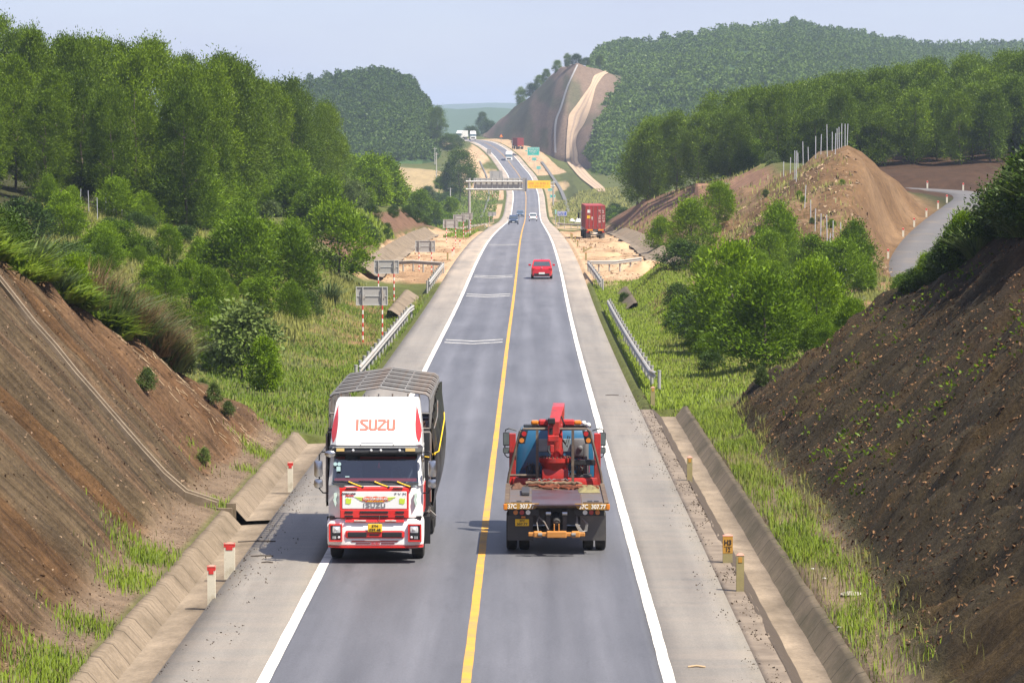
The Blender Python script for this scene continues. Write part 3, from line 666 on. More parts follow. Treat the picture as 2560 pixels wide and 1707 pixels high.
def trunk_mesh(name, seed, H, r, limbs=5, spread=.5, base=.25, multi=1):
    rg = random.Random(seed); mb = MB()
    for q in range(multi):
        a = rg.random() * 6.28; s = 0 if multi == 1 else .12 * H
        pts = [(0, 0, -.4)]
        for k in range(1, 6): pts.append((math.cos(a) * s * k / 5 + rg.uniform(-.02, .02) * H, math.sin(a) * s * k / 5 + rg.uniform(-.02, .02) * H, H * .92 * k / 5))
        mb.tube(pts, r, 7, r * .22)
        for l in range(limbs):
            h = H * rg.uniform(base, .8); b = rg.random() * 6.28; ln = H * spread * rg.uniform(.2, .42)
            mb.tube([(pts[2][0] * .8, pts[2][1] * .8, h), (math.cos(b) * ln * .5, math.sin(b) * ln * .5, h + ln * .35), (math.cos(b) * ln, math.sin(b) * ln, h + ln * .85)], r * .42, 5, r * .1)
    me = mb.build('trunk', M_bark).data
    ob = [o for o in col.objects if o.data == me][0]; bpy.data.objects.remove(ob); me.name = name; return me
def blade_mesh(name, seed, n, Rr, H, W, m, lean=.5, droop=.6, segs=3, tonelo=0.0, tonehi=1.0):
    """clump of arching blades"""
    rg = np.random.default_rng(seed); a = rg.random(n) * 2 * np.pi; r0 = Rr * .35 * np.sqrt(rg.random(n))
    B = np.stack([r0 * np.cos(a), r0 * np.sin(a), np.zeros(n)], 1); az = a + rg.normal(size=n) * .5
    ln = H * (.6 + .6 * rg.random(n)); le = lean * (.3 + rg.random(n)); side = np.stack([-np.sin(az), np.cos(az), np.zeros(n)], 1)
    wd = W * (.6 + .8 * rg.random(n)); Vv = []; Ff = []
    for s in range(segs + 1):
        t = s / segs; hor = ln * le * (t + droop * t * t) * .55; ver = ln * (t - droop * .55 * t * t * le)
        c = B + np.stack([np.cos(az) * hor, np.sin(az) * hor, ver], 1); ww = (wd * (1 - t) ** .7 * .5)[:, None]
        Vv.append(c - side * ww); Vv.append(c + side * ww)
    A = np.stack(Vv, 1); k = A.shape[1]; J = np.arange(n * k).reshape(n, k)
    F = np.concatenate([np.stack([J[:, 2 * s], J[:, 2 * s + 1], J[:, 2 * s + 3], J[:, 2 * s + 2]], 1) for s in range(segs)])
    tn = np.repeat(tonelo + (tonehi - tonelo) * rg.random(n), k)
    return np_mesh(name, A.reshape(-1, 3), F, m, floats={'leaf': tn})
def scatter_blades(name, pts, H, W, m, label, cat='grass', lean=.4, seed=0, per=1):
    pts = np.asarray(pts, float); rg = np.random.default_rng(seed)
    if per > 1: pts = np.repeat(pts, per, 0) + np.concatenate([rg.normal(size=(len(pts) * per, 2)) * .06, np.zeros((len(pts) * per, 1))], 1)
    n = len(pts); a = rg.random(n) * 6.283; ln = H * (.5 + .8 * rg.random(n)); le = lean * rg.random(n)
    d = np.stack([np.cos(a), np.sin(a), np.zeros(n)], 1); s = np.stack([-d[:, 1], d[:, 0], d[:, 2]], 1); wd = (W * (.6 + .7 * rg.random(n)))[:, None]
    up = np.array([0, 0, 1.0]); l = ln[:, None]; e = le[:, None]
    p0 = pts - up * .05; p1 = pts + up * l * .55 + d * l * e * .4; p2 = pts + up * l * (1 - .3 * e) + d * l * e * 1.1
    V2 = np.stack([p0 - s * wd * .4, p0 + s * wd * .4, p1 + s * wd * .5, p1 - s * wd * .5, p2 + s * wd * .06, p2 - s * wd * .06], 1)
    J = np.arange(n * 6).reshape(n, 6); F5 = np.concatenate([J[:, [0, 1, 2, 3]], J[:, [3, 2, 4, 5]]])
    clump = np.clip(.5 + .9 * fbm(pts[:, 0] * .5, pts[:, 1] * .35, seed + 9), 0, 1)
    tn = np.repeat(np.clip(.6 * clump + .4 * rg.random(n), 0, 1), 6)
    o = mesh_obj(name, np_mesh(name, V2.reshape(-1, 3), F5, m, floats={'leaf': tn}))
    return tag(o, label, cat, kind='stuff')
def field(u0, u1, d0, d1, n, seed, thr=-.2, sc=(.25, .1)):
    """random ground points in a strip, thinned by noise so that grass grows in patches"""
    rg = np.random.default_rng(seed); d = d0 + (d1 - d0) * rg.random(n); u = u0 + (u1 - u0) * rg.random(n)
    keep = (rg.random(len(d)) < np.clip((d - 62) / 26, .12, 1) if (u0 > 7 and d1 < 140 and u1 < 9.5) else True) & (fbm(u * sc[0], d * sc[1], seed + 2) + .25 * rg.normal(size=n) > thr)
    d, u = d[keep], u[keep]; x = RX(np.minimum(d, 1600)) + u
    i = np.clip(np.searchsorted(dd, d) - 1, 0, nd - 2); j = np.clip(np.searchsorted(uu, u) - 1, 0, nu - 2)
    a = (d - dd[i]) / (dd[i + 1] - dd[i]); b = (u - uu[j]) / (uu[j + 1] - uu[j])
    z = (ZZ[i, j] * (1 - b) + ZZ[i, j + 1] * b) * (1 - a) + (ZZ[i + 1, j] * (1 - b) + ZZ[i + 1, j + 1] * b) * a
    return np.stack([x, d, z], 1)
def hit(px, py, d0=55.0, d1=700.0):
    """where the sight line through a photo point meets the ground"""
    d = d0
    while d < d1:
        p = at(px, py, d)
        if p.z <= ground(p.x, d): return Vector((p.x, d, ground(p.x, d)))
        d += .5 if d < 150 else 1.5
    p = at(px, py, d1); return Vector((p.x, d1, ground(p.x, d1)))
def dscale(d): return d / FPX

# --- prototypes: (crown mesh, trunk mesh, unit height)
P_tall = [(0, .35), (.15, .75), (.4, 1), (.7, .9), (.9, .55), (1, .18)]
P_col = [(0, .5), (.2, .9), (.5, 1), (.8, .7), (1, .15)]
P_bush = [(0, .7), (.25, 1), (.6, .9), (.85, .6), (1, .25)]
P_cone = [(0, .75), (.2, 1), (.5, .8), (.8, .45), (1, .08)]
TALL = [(crown_mesh('acacia_crown', 300 + k, 2.2, .9, 12.6, 120, 190, .21, .078, M_acacia, P_tall, cr=.58, up=.55, fill=.62, spiky=.5), trunk_mesh('acacia_trunk', 320 + k, 11, .13, 5, .3, .35), 13.0) for k in range(6)]
MIDT = [(crown_mesh('forest_crown', 340 + k, 2.7, 1.0, 12.4, 120, 130, .30, .14, M_acacia, P_tall, cr=.95, up=.45, fill=.62, spiky=.25), trunk_mesh('forest_trunk', 345 + k, 11, .14, 5, .3, .3), 12.8) for k in range(5)]
BUSH = [(crown_mesh('young_crown', 360 + k, 1.35, .25, 3.9, 120, 95, .175, .062, M_young, P_cone if k % 2 else P_bush, cr=.36, up=.85, fill=.5, spiky=.5), trunk_mesh('young_trunk', 365 + k, 3.4, .06, 5, .4, .15), 4.1) for k in range(5)]
LEAFY = [(crown_mesh('broad_crown', 380 + k, 1.3, .9, 3.2, 90, 42, .20, .13, M_broad, P_bush, cr=.4, up=-.15, fill=.5), trunk_mesh('broad_trunk', 385 + k, 3.0, .05, 7, .7, .3), 3.4) for k in range(2)]
DARK = [(crown_mesh('dark_crown', 400 + k, 1.3, .1, 2.6, 90, 80, .15, .07, M_dark, P_bush, cr=.42, up=.3, fill=.5), trunk_mesh('dark_trunk', 405 + k, 2.2, .05, 5, .6, .1), 2.8) for k in range(3)]
VINE = [(crown_mesh('vine_crown', 420 + k, 1.5, .1, 4.6, 110, 80, .20, .12, M_broad if k % 2 else M_young, P_col, cr=.5, up=.1, fill=.55), trunk_mesh('vine_trunk', 425 + k, 4.2, .08, 5, .5, .2), 4.9) for k in range(3)]
REED = [(blade_mesh('reed_blades', 440 + k, 260, 1.5, 1.8, .105, M_reed, .85, .8), None, 1.6) for k in range(3)]
FERN = [(blade_mesh('fern_fronds', 450 + k, 110, .8, .65, .085, M_fern, 1.1, .9), None, .6) for k in range(3)]
DRY = [(blade_mesh('dry_plumes', 460 + k, 620, 1.4, 1.3, .022, M_dry, .8, .8), None, 1.3) for k in range(2)]
NPART = {'tall': 'crown', 'reed': 'leaves'}
def plant(name, label, cat, protos, k, loc, height, wid=1.0, group=None, rz=None, parts=('crown', 'trunk')):
    cm, tm, uh = protos[k % len(protos)]; s = height / uh
    t = thing(name, label, cat, loc, random.uniform(0, 6.28) if rz is None else rz, group)
    t.scale = (s * wid, s * wid, s)
    mesh_obj(parts[0], cm, t)
    if tm is not None: mesh_obj(parts[1], tm, t)
    return t

# --- the plantation on the left hillside and the wood on the right: keep the trees that show
def wood(cands, sky, hw, label, group, protos, name, maxn):
    cands.sort(key=lambda c: c[1]); n = 0; line = np.full(2700, 2000.0)
    for (x, d, h) in cands:
        z = ground(x, d); px = VPX + x / dscale(d); top = HOR - (z + h - ZC) / dscale(d); w_ = hw / dscale(d)
        a, b = int(max(0, px - w_ + 60)), int(min(2699, px + w_ + 60))
        if b - a < 3: continue
        seg = line[a:b]
        if (top < seg - 9).mean() < .25: continue
        line[a:b] = np.minimum(seg, top + 14)
        plant(name, label, 'tree', protos, n, (x, d, z - .1), h, random.uniform(.92, 1.25), group); n += 1
        if n >= maxn: break
    return n
cl = []
for d in np.arange(268, 600, 4.7):
    uf = np.interp(d, [268, 330, 420, 520, 590], [24, 24, 23, 25, 30]); umax = 1420 * dscale(d) + 2
    for u in np.arange(uf, min(umax, 110), 4.9):
        x = -u + float(RX(d)) + random.uniform(-1.3, 1.3); y = d + random.uniform(-1.6, 1.6)
        hh = random.uniform(9.8, 14.2) * np.interp(d, [268, 290, 370, 410, 450, 500, 600], [.84, 1, .97, .86, .68, .5, .42])
        cl.append((x, y, hh))
nL = wood(cl, None, 2.4, 'tall dense acacia tree in the plantation on the left hillside', 'acacia trees of the left plantation', TALL, 'acacia_tree', 230)
cl = []
for d in np.arange(430, 690, 4.4):
    uf = np.interp(d, [430, 450, 500, 560, 620, 690], [44, 25.5, 18.5, 19, 25, 34]); umax = 1330 * dscale(d)
    for u in np.arange(uf, min(umax, 105), 4.1):
        if d < 434 and u < 62: continue
        x = u + float(RX(d)) + random.uniform(-1.5, 1.5); y = d + random.uniform(-2, 2)
        cl.append((x, y, random.uniform(8.2, 11.6) * (.85 if d < 470 else 1)))
nR = wood(cl, None, 2.7, 'dark green forest tree in the wood behind the orange mound', 'forest trees of the right wood', MIDT, 'forest_tree', 290)

# --- single bushes and young trees, each placed on the ground where it stands: (px, base y, top y, kind, width factor, label)
B_ = [
 (735,532,393,BUSH,1.25,'bright pointed young acacia before the tall plantation, nearest the road'),
 (485,520,352,BUSH,1.45,'broad young acacia left of its bright twin before the plantation'),
 (602,524,352,BUSH,1.45,'tall young acacia in the middle of three before the plantation'),
 (510,580,487,BUSH,1.45,'single round bush standing in the left grass field'),
 (847,694,520,BUSH,1.35,'big bright acacia bush close behind the grey sign backs'),
 (607,734,556,BUSH,1.5,'large dark bush in the middle of the left scrub'),
 (724,744,577,BUSH,1.4,'leafy bush right of the large dark bush in the left scrub'),
 (158,604,490,BUSH,1.35,'young acacia on the slope below the white fence poles'),
 (796,592,522,BUSH,1.5,'low wide bush just uphill of the big bright acacia bush'),
 (808,532,470,VINE,1.2,'pale small bush at the foot of the plantation beside the cut slope'),
 (168,704,612,DARK,1.5,'dark round shrub above the ferns on the left crest'),
 (60,600,500,DARK,1.5,'dark shrub near the left edge below the tall trees'),
 (352,660,597,DARK,1.5,'small dark shrub in the left grass field'),
 (474,742,655,BUSH,1.6,'wide low bush above the reed clumps on the left'),
 (678,560,505,LEAFY,1.2,'pale small shrub in the grass between the left acacias'),
 (260,690,600,BUSH,1.5,'bush among tall grass left of the reed clumps'),
 (560,650,590,VINE,1.3,'pale leafy shrub in the left grass'),
 (606,955,765,LEAFY,1.15,'broad leaved tree with pale grey green leaves on the left bank'),
 (662,985,850,VINE,.9,'fine leaved shrub at the far end of the left cut slope'),
 (560,870,775,DARK,1.2,'dark undergrowth shrub behind the broad leaved tree'),
 (650,800,700,VINE,1.2,'mid green shrub behind the broad leaved tree'),
 (820,760,700,REED,1.0,'tuft of long grass below the big bright acacia bush'),
 (770,800,740,DARK,1.3,'small shrub on the brown bank behind the first sign back'),
 (1653,632,549,BUSH,1.35,'round bush at the left end of the right hand thicket'),
 (1728,642,511,BUSH,1.3,'tall dark bush behind the left end of the thicket'),
 (1797,572,471,BUSH,1.3,'bright bush standing against the far brown cut slope'),
 (1945,658,516,BUSH,1.25,'bright bush in front of the orange mound'),
 (1827,864,629,BUSH,1.3,'tall leafy young tree in the middle of the thicket'),
 (1910,920,695,BUSH,1.5,'widest pale bush at the front of the right thicket'),
 (2040,862,672,BUSH,1.2,'bush at the right end of the thicket beside the fence poles'),
 (2030,694,590,VINE,1.2,'small bush among the lower fence poles'),
 (2134,694,563,BUSH,1.35,'bush at the foot of the mound below the service road'),
 (2110,740,610,BUSH,1.5,'bright wide bush right of the lower fence poles'),
 (1775,852,728,DARK,1.4,'dark shaded bush under the tall leafy young tree'),
 (1922,684,587,BUSH,1.45,'bushy young acacia behind the thicket'),
 (1714,684,606,DARK,1.6,'low dark bush at the foot of the tall dark bush'),
 (1695,768,712,DARK,1.4,'low dark bush on the small bank beside the guardrail grass'),
 (1903,968,918,VINE,1.0,'yellow green sprout before the dark rocky slope'),
 (1780,932,885,DARK,1.6,'low shrub on the grass under the thicket'),
 (1990,780,690,VINE,1.4,'mid green bush in the heart of the thicket'),
 (1860,760,660,BUSH,1.4,'bush behind the tall leafy young tree'),
 (1700,655,600,VINE,1.5,'low creeper covered bush with purple flowers near'),
 (1560,760,735,DARK,1.2,'small tuft by the end of the drain beyond the guardrail'),
]
for k, (px, yb, yt, pr, wf, lb) in enumerate(B_):
    p = hit(px, yb); h = (yb - yt) * dscale(p.y)
    nm = {id(BUSH): 'young_acacia', id(DARK): 'shrub', id(VINE): 'bush', id(LEAFY): 'broadleaf_tree', id(REED): 'grass_tuft'}[id(pr)]
    plant(nm, lb, {'young_acacia': 'young tree', 'shrub': 'shrub', 'bush': 'bush', 'broadleaf_tree': 'tree', 'grass_tuft': 'grass tuft'}[nm], pr, k, p, h, wf, parts=('leaves' if pr is REED else 'crown', 'trunk'))
# filler undergrowth in the two thickets
def thicket(n, u0, u1, d0, d1, h0, h1, protos, name, label, cat, group, thr=-1, seed=0, wf=1.3):
    rg = random.Random(seed); c = 0
    for k in range(n * 3):
        d = rg.uniform(d0, d1); u = rg.uniform(u0, u1)
        if fbm(np.array([u * .2]), np.array([d * .08]), seed)[0] < thr: continue
        plant(name, label, cat, protos, rg.randrange(9), G(u, d, -.05), rg.uniform(h0, h1), wf * rg.uniform(.85, 1.2), group, parts=('leaves' if protos in (REED, FERN, DRY) else 'crown', 'trunk')); c += 1
        if c >= n: break
thicket(34, 9.8, 17, 155, 215, 1.1, 2.3, BUSH, 'bush', 'low bush of the dense green thicket on the right', 'bush', 'low bushes of the right thicket', seed=3)
thicket(44, 12, 27, 190, 275, 1.0, 2.2, BUSH, 'bush', 'small bright bush scattered on the rough ground before the mound', 'bush', 'small bushes before the mound', thr=-.02, seed=4)
thicket(38, -27, -11.5, 150, 232, 1.0, 2.5, BUSH, 'bush', 'low bush in the scrub between left cut slope and sign backs', 'bush', 'low bushes of the left scrub', thr=-.12, seed=5)
thicket(20, -40, -15, 244, 267, 1.4, 3.2, BUSH, 'bush', 'bright bush in the fringe of scrub before the tall plantation', 'bush', 'bushes fringing the plantation', thr=-.3, seed=15)
thicket(26, -30, -16, 268, 330, 2.0, 4.5, BUSH, 'bush', 'leafy bush under the first row of plantation trees', 'bush', 'bushes under the plantation edge', thr=-.4, seed=16)
thicket(16, -36, -16, 215, 262, .8, 1.6, DARK, 'shrub', 'small dark shrub in the grass below the plantation', 'shrub', 'small shrubs below the plantation', thr=-.1, seed=6)
thicket(48, -28, -18.0, 305, 560, 2.0, 5.2, VINE, 'roadside_tree', 'creeper hung tree along the top of the far left cut slope', 'tree', 'trees topping the far left cut slope', seed=7, wf=1.2)
thicket(18, -15.5, -13, 300, 545, .9, 1.7, DARK, 'shrub', 'small shrub on the far left cut slope', 'shrub', 'shrubs on the far left cut slope', thr=.02, seed=8)
thicket(24, 27, 38, 405, 520, 1.6, 3.6, VINE, 'bush', 'creeper covered bush at the top of the far right cut slope', 'bush', 'bushes topping the far right cut slope', seed=9, wf=1.3)
thicket(12, 60, 76, 405, 440, 1.5, 4.0, DARK, 'shrub', 'dark shrub at the foot of the wood above the service road', 'shrub', 'shrubs above the service road', seed=10)
thicket(12, 17, 29, 292, 340, .35, .75, VINE, 'bush', 'small weed bush growing on the orange mound', 'bush', 'weed bushes on the mound', seed=12)
thicket(10, 14, 22, 330, 395, .5, 1.0, BUSH, 'bush', 'small bush on the brown slope behind the thicket', 'bush', 'small bushes on the brown slope', seed=13)
thicket(26, -30, -18.5, 425, 565, 3.6, 7.2, VINE, 'roadside_tree', 'taller leafy tree stepping down from the plantation to the far left verge', 'tree', 'taller trees beside the far left verge', seed=17, wf=1.3)
# crest of the near left cut: ferns, reeds, dry plumes
rg = random.Random(21)
def crestL(d): return float(np.interp(d, [66, 90, 100, 108, 116, 121, 126], [-20, -17, -14.5, -13.2, -11.2, -9.8, -8.6]))
def crestR(d): return float(np.interp(d, [66, 90, 100, 110, 118, 127, 133], [20, 20, 18.7, 17.5, 16.5, 13.7, 9.9]))
for k in range(34):
    d = rg.uniform(98.5, 113); plant('fern', 'yellow green fern hanging over the crest of the left cut slope', 'fern', FERN, k, G(crestL(d) + rg.uniform(-.5, .35), d), rg.uniform(.45, .8), 1.3, 'ferns along the left crest', parts=('fronds', ''))
for k in range(18):
    d = rg.uniform(107, 120); plant('reed_clump', 'clump of long arching reed leaves on the left crest', 'reeds', REED, k, G(crestL(d) - rg.uniform(-.3, 3.4), d), rg.uniform(1.0, 1.8), 1.1, 'reed clumps on the left crest', parts=('leaves', ''))
for k, (u, d, h) in enumerate(((-.3, 114.5, 1.7), (-.8, 116.5, 1.9), (-1.2, 113.5, 1.9), (-.2, 118, 1.4), (-1.7, 115.5, 2.1), (.1, 116.2, 1.4), (-.9, 118.6, 1.6))):
    plant('dry_grass_clump', 'clump of dry brown plume grass beside the reeds', 'dry grass', DRY, k, G(crestL(d) + u, d), h, 1.25, 'dry plume grass clumps', parts=('plumes', ''))
for k in range(34):
    d = rg.uniform(99, 119); plant('shrub', 'leafy shrub behind the ferns on the left crest', 'shrub', (DARK, BUSH, VINE)[k % 3], k, G(crestL(d) - rg.uniform(.6, 3.8), d), rg.uniform(1.0, 2.0), 1.2, 'shrubs behind the left ferns')
# crest of the near right cut
for k in range(44):
    d = rg.uniform(108, 128); hh_ = float(np.interp(d, [112, 118, 128], [1.0, .55, .5])); plant('bush', 'leafy creeper bush on the crest of the dark right slope', 'bush', VINE if k % 3 else DARK, k, G(crestR(d) + rg.uniform(.1, 2.6), d), hh_ * rg.uniform(.7, 1.5), 1.8, 'creeper bushes on the right crest')
for k in range(24):
    d = rg.uniform(106, 124); plant('reed_clump', 'clump of long grass arching over the right crest', 'reeds', REED, k, G(crestR(d) + rg.uniform(-.2, 1.8), d), rg.uniform(.5, 1.0), 1.1, 'long grass clumps on the right crest', parts=('leaves', ''))
for k in range(9):
    d = rg.uniform(104, 111); plant('shrub', 'large dark leaved shrub at the right edge of the crest', 'shrub', DARK, k, G(crestR(d) + rg.uniform(-.2, 1.6), d), rg.uniform(1.4, 2.4), 1.2, 'dark shrubs at the right edge of the crest')
# the tall growth at the right edge of the photograph's crest: plants of the heights seen there
for k, px in enumerate(range(2262, 2640, 13)):
    d = float(np.interp(px, [2210, 2427, 2560, 2640], [127, 120, 115, 112])) - rg.uniform(0, 2.5); want = float(np.interp(px, [2250, 2318, 2373, 2460, 2503, 2560, 2640], [.7, 1.6, 2.0, 2.4, 2.8, 3.1, 3.2]))
    for q in range(2):
        pr = (VINE, BUSH, REED, DARK)[(k + 2 * q) % 4]; u = crestR(d) + rg.uniform(.05, 1.6)
        plant({0: 'bush', 1: 'bush', 2: 'reed_clump', 3: 'shrub'}[(k + 2 * q) % 4], 'tall growth crowding the right end of the near crest', 'bush' if pr is not REED else 'reeds', pr, k + q, G(u, d + q * 1.5), want * rg.uniform(.75, 1.05) * (1 if q == 0 else .8) * (.62 if pr is REED else 1), 1.15, 'tall growth at the right end of the crest', parts=('leaves' if pr is REED else 'crown', 'trunk'))
# saplings on the left slope
for k, (px, py, h) in enumerate(((367, 990, .8), (536, 1020, .75), (571, 1055, .6), (512, 1170, .5), (470, 950, .9), (508, 930, .9))):
    plant('sapling', ['small sapling on the brown slope right below the dry plumes', 'sapling in the middle of the left slope end', 'lowest right sapling on the left slope end', 'tiny sapling beside the stepped drain', 'sapling with drooping leaves under the reeds', 'sapling under the broad leaved tree'][k], 'sapling', LEAFY, k, hit(px, py, 60, 128), h, .8)
# far trees standing alone
for k, (px, yb, yt, d, pr, wf, lb) in enumerate((
 (1148, 494, 376, 1000, MIDT, 1.5, 'big dark tree alone on the left of the far bend'), (1126, 488, 420, 1010, MIDT, 1.4, 'shorter tree leaning beside the big dark tree'),
 (1092, 350, 268, 1320, MIDT, 1.2, 'slim tree at the right foot of the rounded hill'), (1118, 378, 333, 1250, MIDT, 2.0, 'round tree on the bank left of the top bend'),
 (1135, 372, 335, 1270, DARK, 1.4, 'bushy tree overhanging the top bend'),
 (1206, 330, 281, 1830, MIDT, 1.2, 'small tree in the gap behind the far lorries'), (1220, 340, 300, 1780, DARK, 1.3, 'bush at the left foot of the cut hill'), (1178, 352, 316, 1700, DARK, 1.3, 'bush between the two far white lorries'),
 (1302, 268, 218, 1645, MIDT, 1.3, 'single tree low on the skyline of the cut hill'), (1330, 240, 208, 1600, DARK, 1.2, 'rounded tree on the skyline of the cut hill'), (1348, 226, 188, 1570, MIDT, 1.4, 'dark tree half way up the cut hill skyline'),
 (1366, 212, 173, 1545, MIDT, 1.3, 'tree above the middle of the cut hill skyline'), (1394, 186, 151, 1510, MIDT, 1.5, 'wide tree near the top of the cut hill'), (1418, 168, 133, 1480, MIDT, 1.2, 'pointed tree at the top of the cut hill'), (1440, 160, 134, 1475, DARK, 1.3, 'round tree on the very top of the cut hill'),
 (1465, 162, 143, 1480, DARK, 1.5, 'low bush right of the hill top'), (1500, 166, 138, 1500, MIDT, 1.6, 'tree where the cut hill meets the long wooded hill'),
 (1128, 527, 489, 760, VINE, 1.6, 'pale green bush below the cantilever sign'), (1100, 470, 440, 1000, VINE, 1.8, 'low bush in the field behind the cantilever sign'), (1070, 500, 462, 900, VINE, 1.6, 'bush at the edge of the tan field'),
 (1050, 540, 470, 640, VINE, 1.3, 'creeper tree at the end of the left cut slope'), (1085, 545, 500, 660, VINE, 1.5, 'bush at the end of the left cut slope'))):
    p = at(px, yb, d); plant('tree', lb, 'tree', pr, k, (p.x, p.y, p.z - .3), (yb - yt) * dscale(d), wf)
for k in range(34):
    px = rg.uniform(920, 1125); d = rg.uniform(760, 1000); p = on(px, d)
    plant('bush', 'low bush in the fields left of the far road', 'bush', VINE if k % 2 else DARK, k, (p.x, p.y, p.z), rg.uniform(1.6, 3.6), 1.6, 'low bushes in the far fields')
for k in range(22):
    px = rg.uniform(1470, 1570); d = rg.uniform(640, 800); p = on(px, d)
    plant('bush', 'bush in the hollow beyond the container lorry', 'bush', VINE if k % 2 else DARK, k, (p.x, p.y, p.z - .2), rg.uniform(1.4, 3.2), 1.5, 'bushes in the hollow beyond the container')

# --- far woods: one mass each
def far_wood(A, n, Hh, Rr, label, seed, s0=.02, q=100, avoid=None):
    rg = np.random.default_rng(seed); nc, nr = A.shape[0], A.shape[1]
    i = rg.random(n) * (nc - 1); j = 1 + (nr - 6) * (s0 + (1 - s0) * rg.random(n)); a, b = i.astype(int), j.astype(int); fa, fb = (i - a)[:, None], (j - b)[:, None]
    a2, b2 = np.minimum(a + 1, nc - 1), np.minimum(b + 1, nr - 1)
    P = (A[a, b] * (1 - fa) + A[a2, b] * fa) * (1 - fb) + (A[a, b2] * (1 - fa) + A[a2, b2] * fa) * fb
    hs = Hh * (.55 + .9 * rg.random(n) ** 1.5); rs = Rr * (.55 + .9 * rg.random(n)); patch = np.clip(.5 + 1.3 * fbm(P[:, 0] * .03, P[:, 2] * .05 + P[:, 1] * .004, seed, 3), 0, 1)
    k = np.repeat(np.arange(n), q); m = len(k)
    t = rg.random(m); ang = rg.random(m) * 6.283; pr = np.interp(t, [0, .3, .7, 1], [.7, 1, .75, .15])
    ra = rs[k] * pr * np.sqrt(.35 + .65 * rg.random(m))
    C = P[k] + np.stack([ra * np.cos(ang), ra * np.sin(ang), hs[k] * (.1 + .9 * t)], 1)
    D = np.stack([np.cos(ang), np.sin(ang), .4 + 0 * ang], 1) + rg.normal(size=(m, 3)) * .5
    tone = np.clip(.05 + .30 * rg.random(n)[k] + .45 * patch[k] + .2 * rg.random(m), 0, 1)
    sz = Rr * .34 * (.7 + .6 * rg.random(m))
    Vv, Ff, tn = leaves(C, D, sz * 1.5, sz, tone, rg)
    o = mesh_obj('far_wood', np_mesh('far_wood', Vv, Ff, M_far, floats={'leaf': tn})); tag(o, label, 'forest', kind='stuff')
far_wood(AL, 2300, 3.6, 1.75, 'young plantation covering the rounded hill left of the far road', 501)
far_wood(AR, 6800, 4.2, 2.1, 'hazy plantation covering the long hill on the right', 502)
print('trees', nL, nR)

# --- grass
g1 = np.concatenate([field(7.35, 8.6, 64, 139, 36000, 601, .08, (.9, .22))])
scatter_blades('grass', g1, .26, .018, M_grass, 'strip of bright tall grass between the right drain and the dark slope', seed=601, lean=.7)
scatter_blades('grass', field(7.35, 9.0, 60, 139, 12000, 613, -.05, (.9, .22)), .28, .012, M_straw, 'dry stems mixed into the grass strip by the right drain', seed=613, lean=.9)
pc = []
for (px, py, r, n) in ((70, 1700, .5, 900), (151, 1681, .55, 1600), (217, 1576, .38, 700), (329, 1448, .38, 700), (310, 1470, .3, 400), (372, 1394, .5, 1300), (345, 1400, .3, 400), (534, 1266, .26, 500), (650, 1136, .4, 700), (711, 1085, .4, 600), (120, 1640, .3, 300), (500, 1150, .25, 120), (615, 1180, .2, 150)):
    c = hit(px, py, 60, 135); q = rng.normal(size=(int(n * .8), 2)) * r * np.array([1.0, 2.1])
    for a, b in q: pc.append((c.x + a, c.y + b, ground(c.x + a, c.y + b)))
scatter_blades('grass', np.array(pc), .20, .018, M_grass, 'clumps of bright grass along the foot of the left cut slope', seed=602, lean=.55)
scatter_blades('grass', field(-13, -6.1, 128, 262, 90000, 603, .06, (.3, .12)), .19, .034, M_grass, 'rough grass on the left verge around the guardrails', seed=603)
scatter_blades('grass', field(-36, -11, 165, 268, 90000, 604, -.35), .55, .045, M_straw, 'tall straw green grass on the left hillside field', seed=604, lean=.6)
scatter_blades('grass', field(6.0, 12, 140, 286, 100000, 605, -.10, (.3, .12)), .20, .034, M_grass, 'bright grass on the right verge behind the guardrails', seed=605)
scatter_blades('grass', field(10, 34, 150, 285, 50000, 606, -.05, (.2, .08)), .36, .045, M_straw, 'patchy grass on the rough ground before the mound', seed=606, lean=.6)
scatter_blades('grass', field(-21, -13, 330, 375, 5000, 607, -.1, (.2, .06)), .7, .11, M_grass, 'grass growing down the far left cut slope', seed=607)
scatter_blades('grass', field(-9.8, -6.6, 455, 640, 5000, 608, -.2), .4, .12, M_grass, 'grass by the far guide posts on the left', seed=608)
scatter_blades('grass', field(7, 26, 700, 1020, 16000, 609, -.3, (.2, .02)), .6, .22, M_straw, 'thin grass on the bank right of the far road', seed=609)
scatter_blades('grass', field(-26, -8, 560, 1100, 18000, 610, -.25, (.2, .02)), .6, .22, M_grass, 'grass on the banks left of the far road', seed=610)
scatter_blades('grass', field(13, 28, 300, 500, 5000, 611, .16, (.2, .06)), .45, .09, M_straw, 'thin weeds on the brown far right cut slope', seed=611)
scatter_blades('grass', field(7.5, 13, 150, 260, 20000, 614, .08, (.3, .12)), .22, .030, M_straw, 'straw coloured patches in the right verge', seed=614, lean=.8)
scatter_blades('grass', field(-14, -6.4, 135, 262, 20000, 615, .05, (.3, .12)), .22, .030, M_straw, 'straw coloured patches in the left verge', seed=615, lean=.8)
scatter_blades('grass', field(16, 30, 290, 350, 6000, 616, .06, (.25, .12)), .5, .05, M_straw, 'weedy grass patches on the orange mound', seed=616, lean=.8)
# leafy weeds and creepers on the dark right slope
wp = field(9.5, 19.5, 92, 136, 2600, 612, .26, (.35, .25)); wp = np.repeat(wp, 6, 0) + rng.normal(size=(len(wp) * 6, 3)) * .10
Vv, Ff, tn = leaves(wp, rng.normal(size=wp.shape) * .6 + np.array([-.4, -.3, .5]), .09 + .08 * rng.random(len(wp)), .05 + .04 * rng.random(len(wp)), rng.random(len(wp)), rng)
tag(mesh_obj('weeds', np_mesh('weeds', Vv, Ff, M_acacia, floats={'leaf': tn})), 'green creepers growing over the dark right slope', 'weeds', kind='stuff')
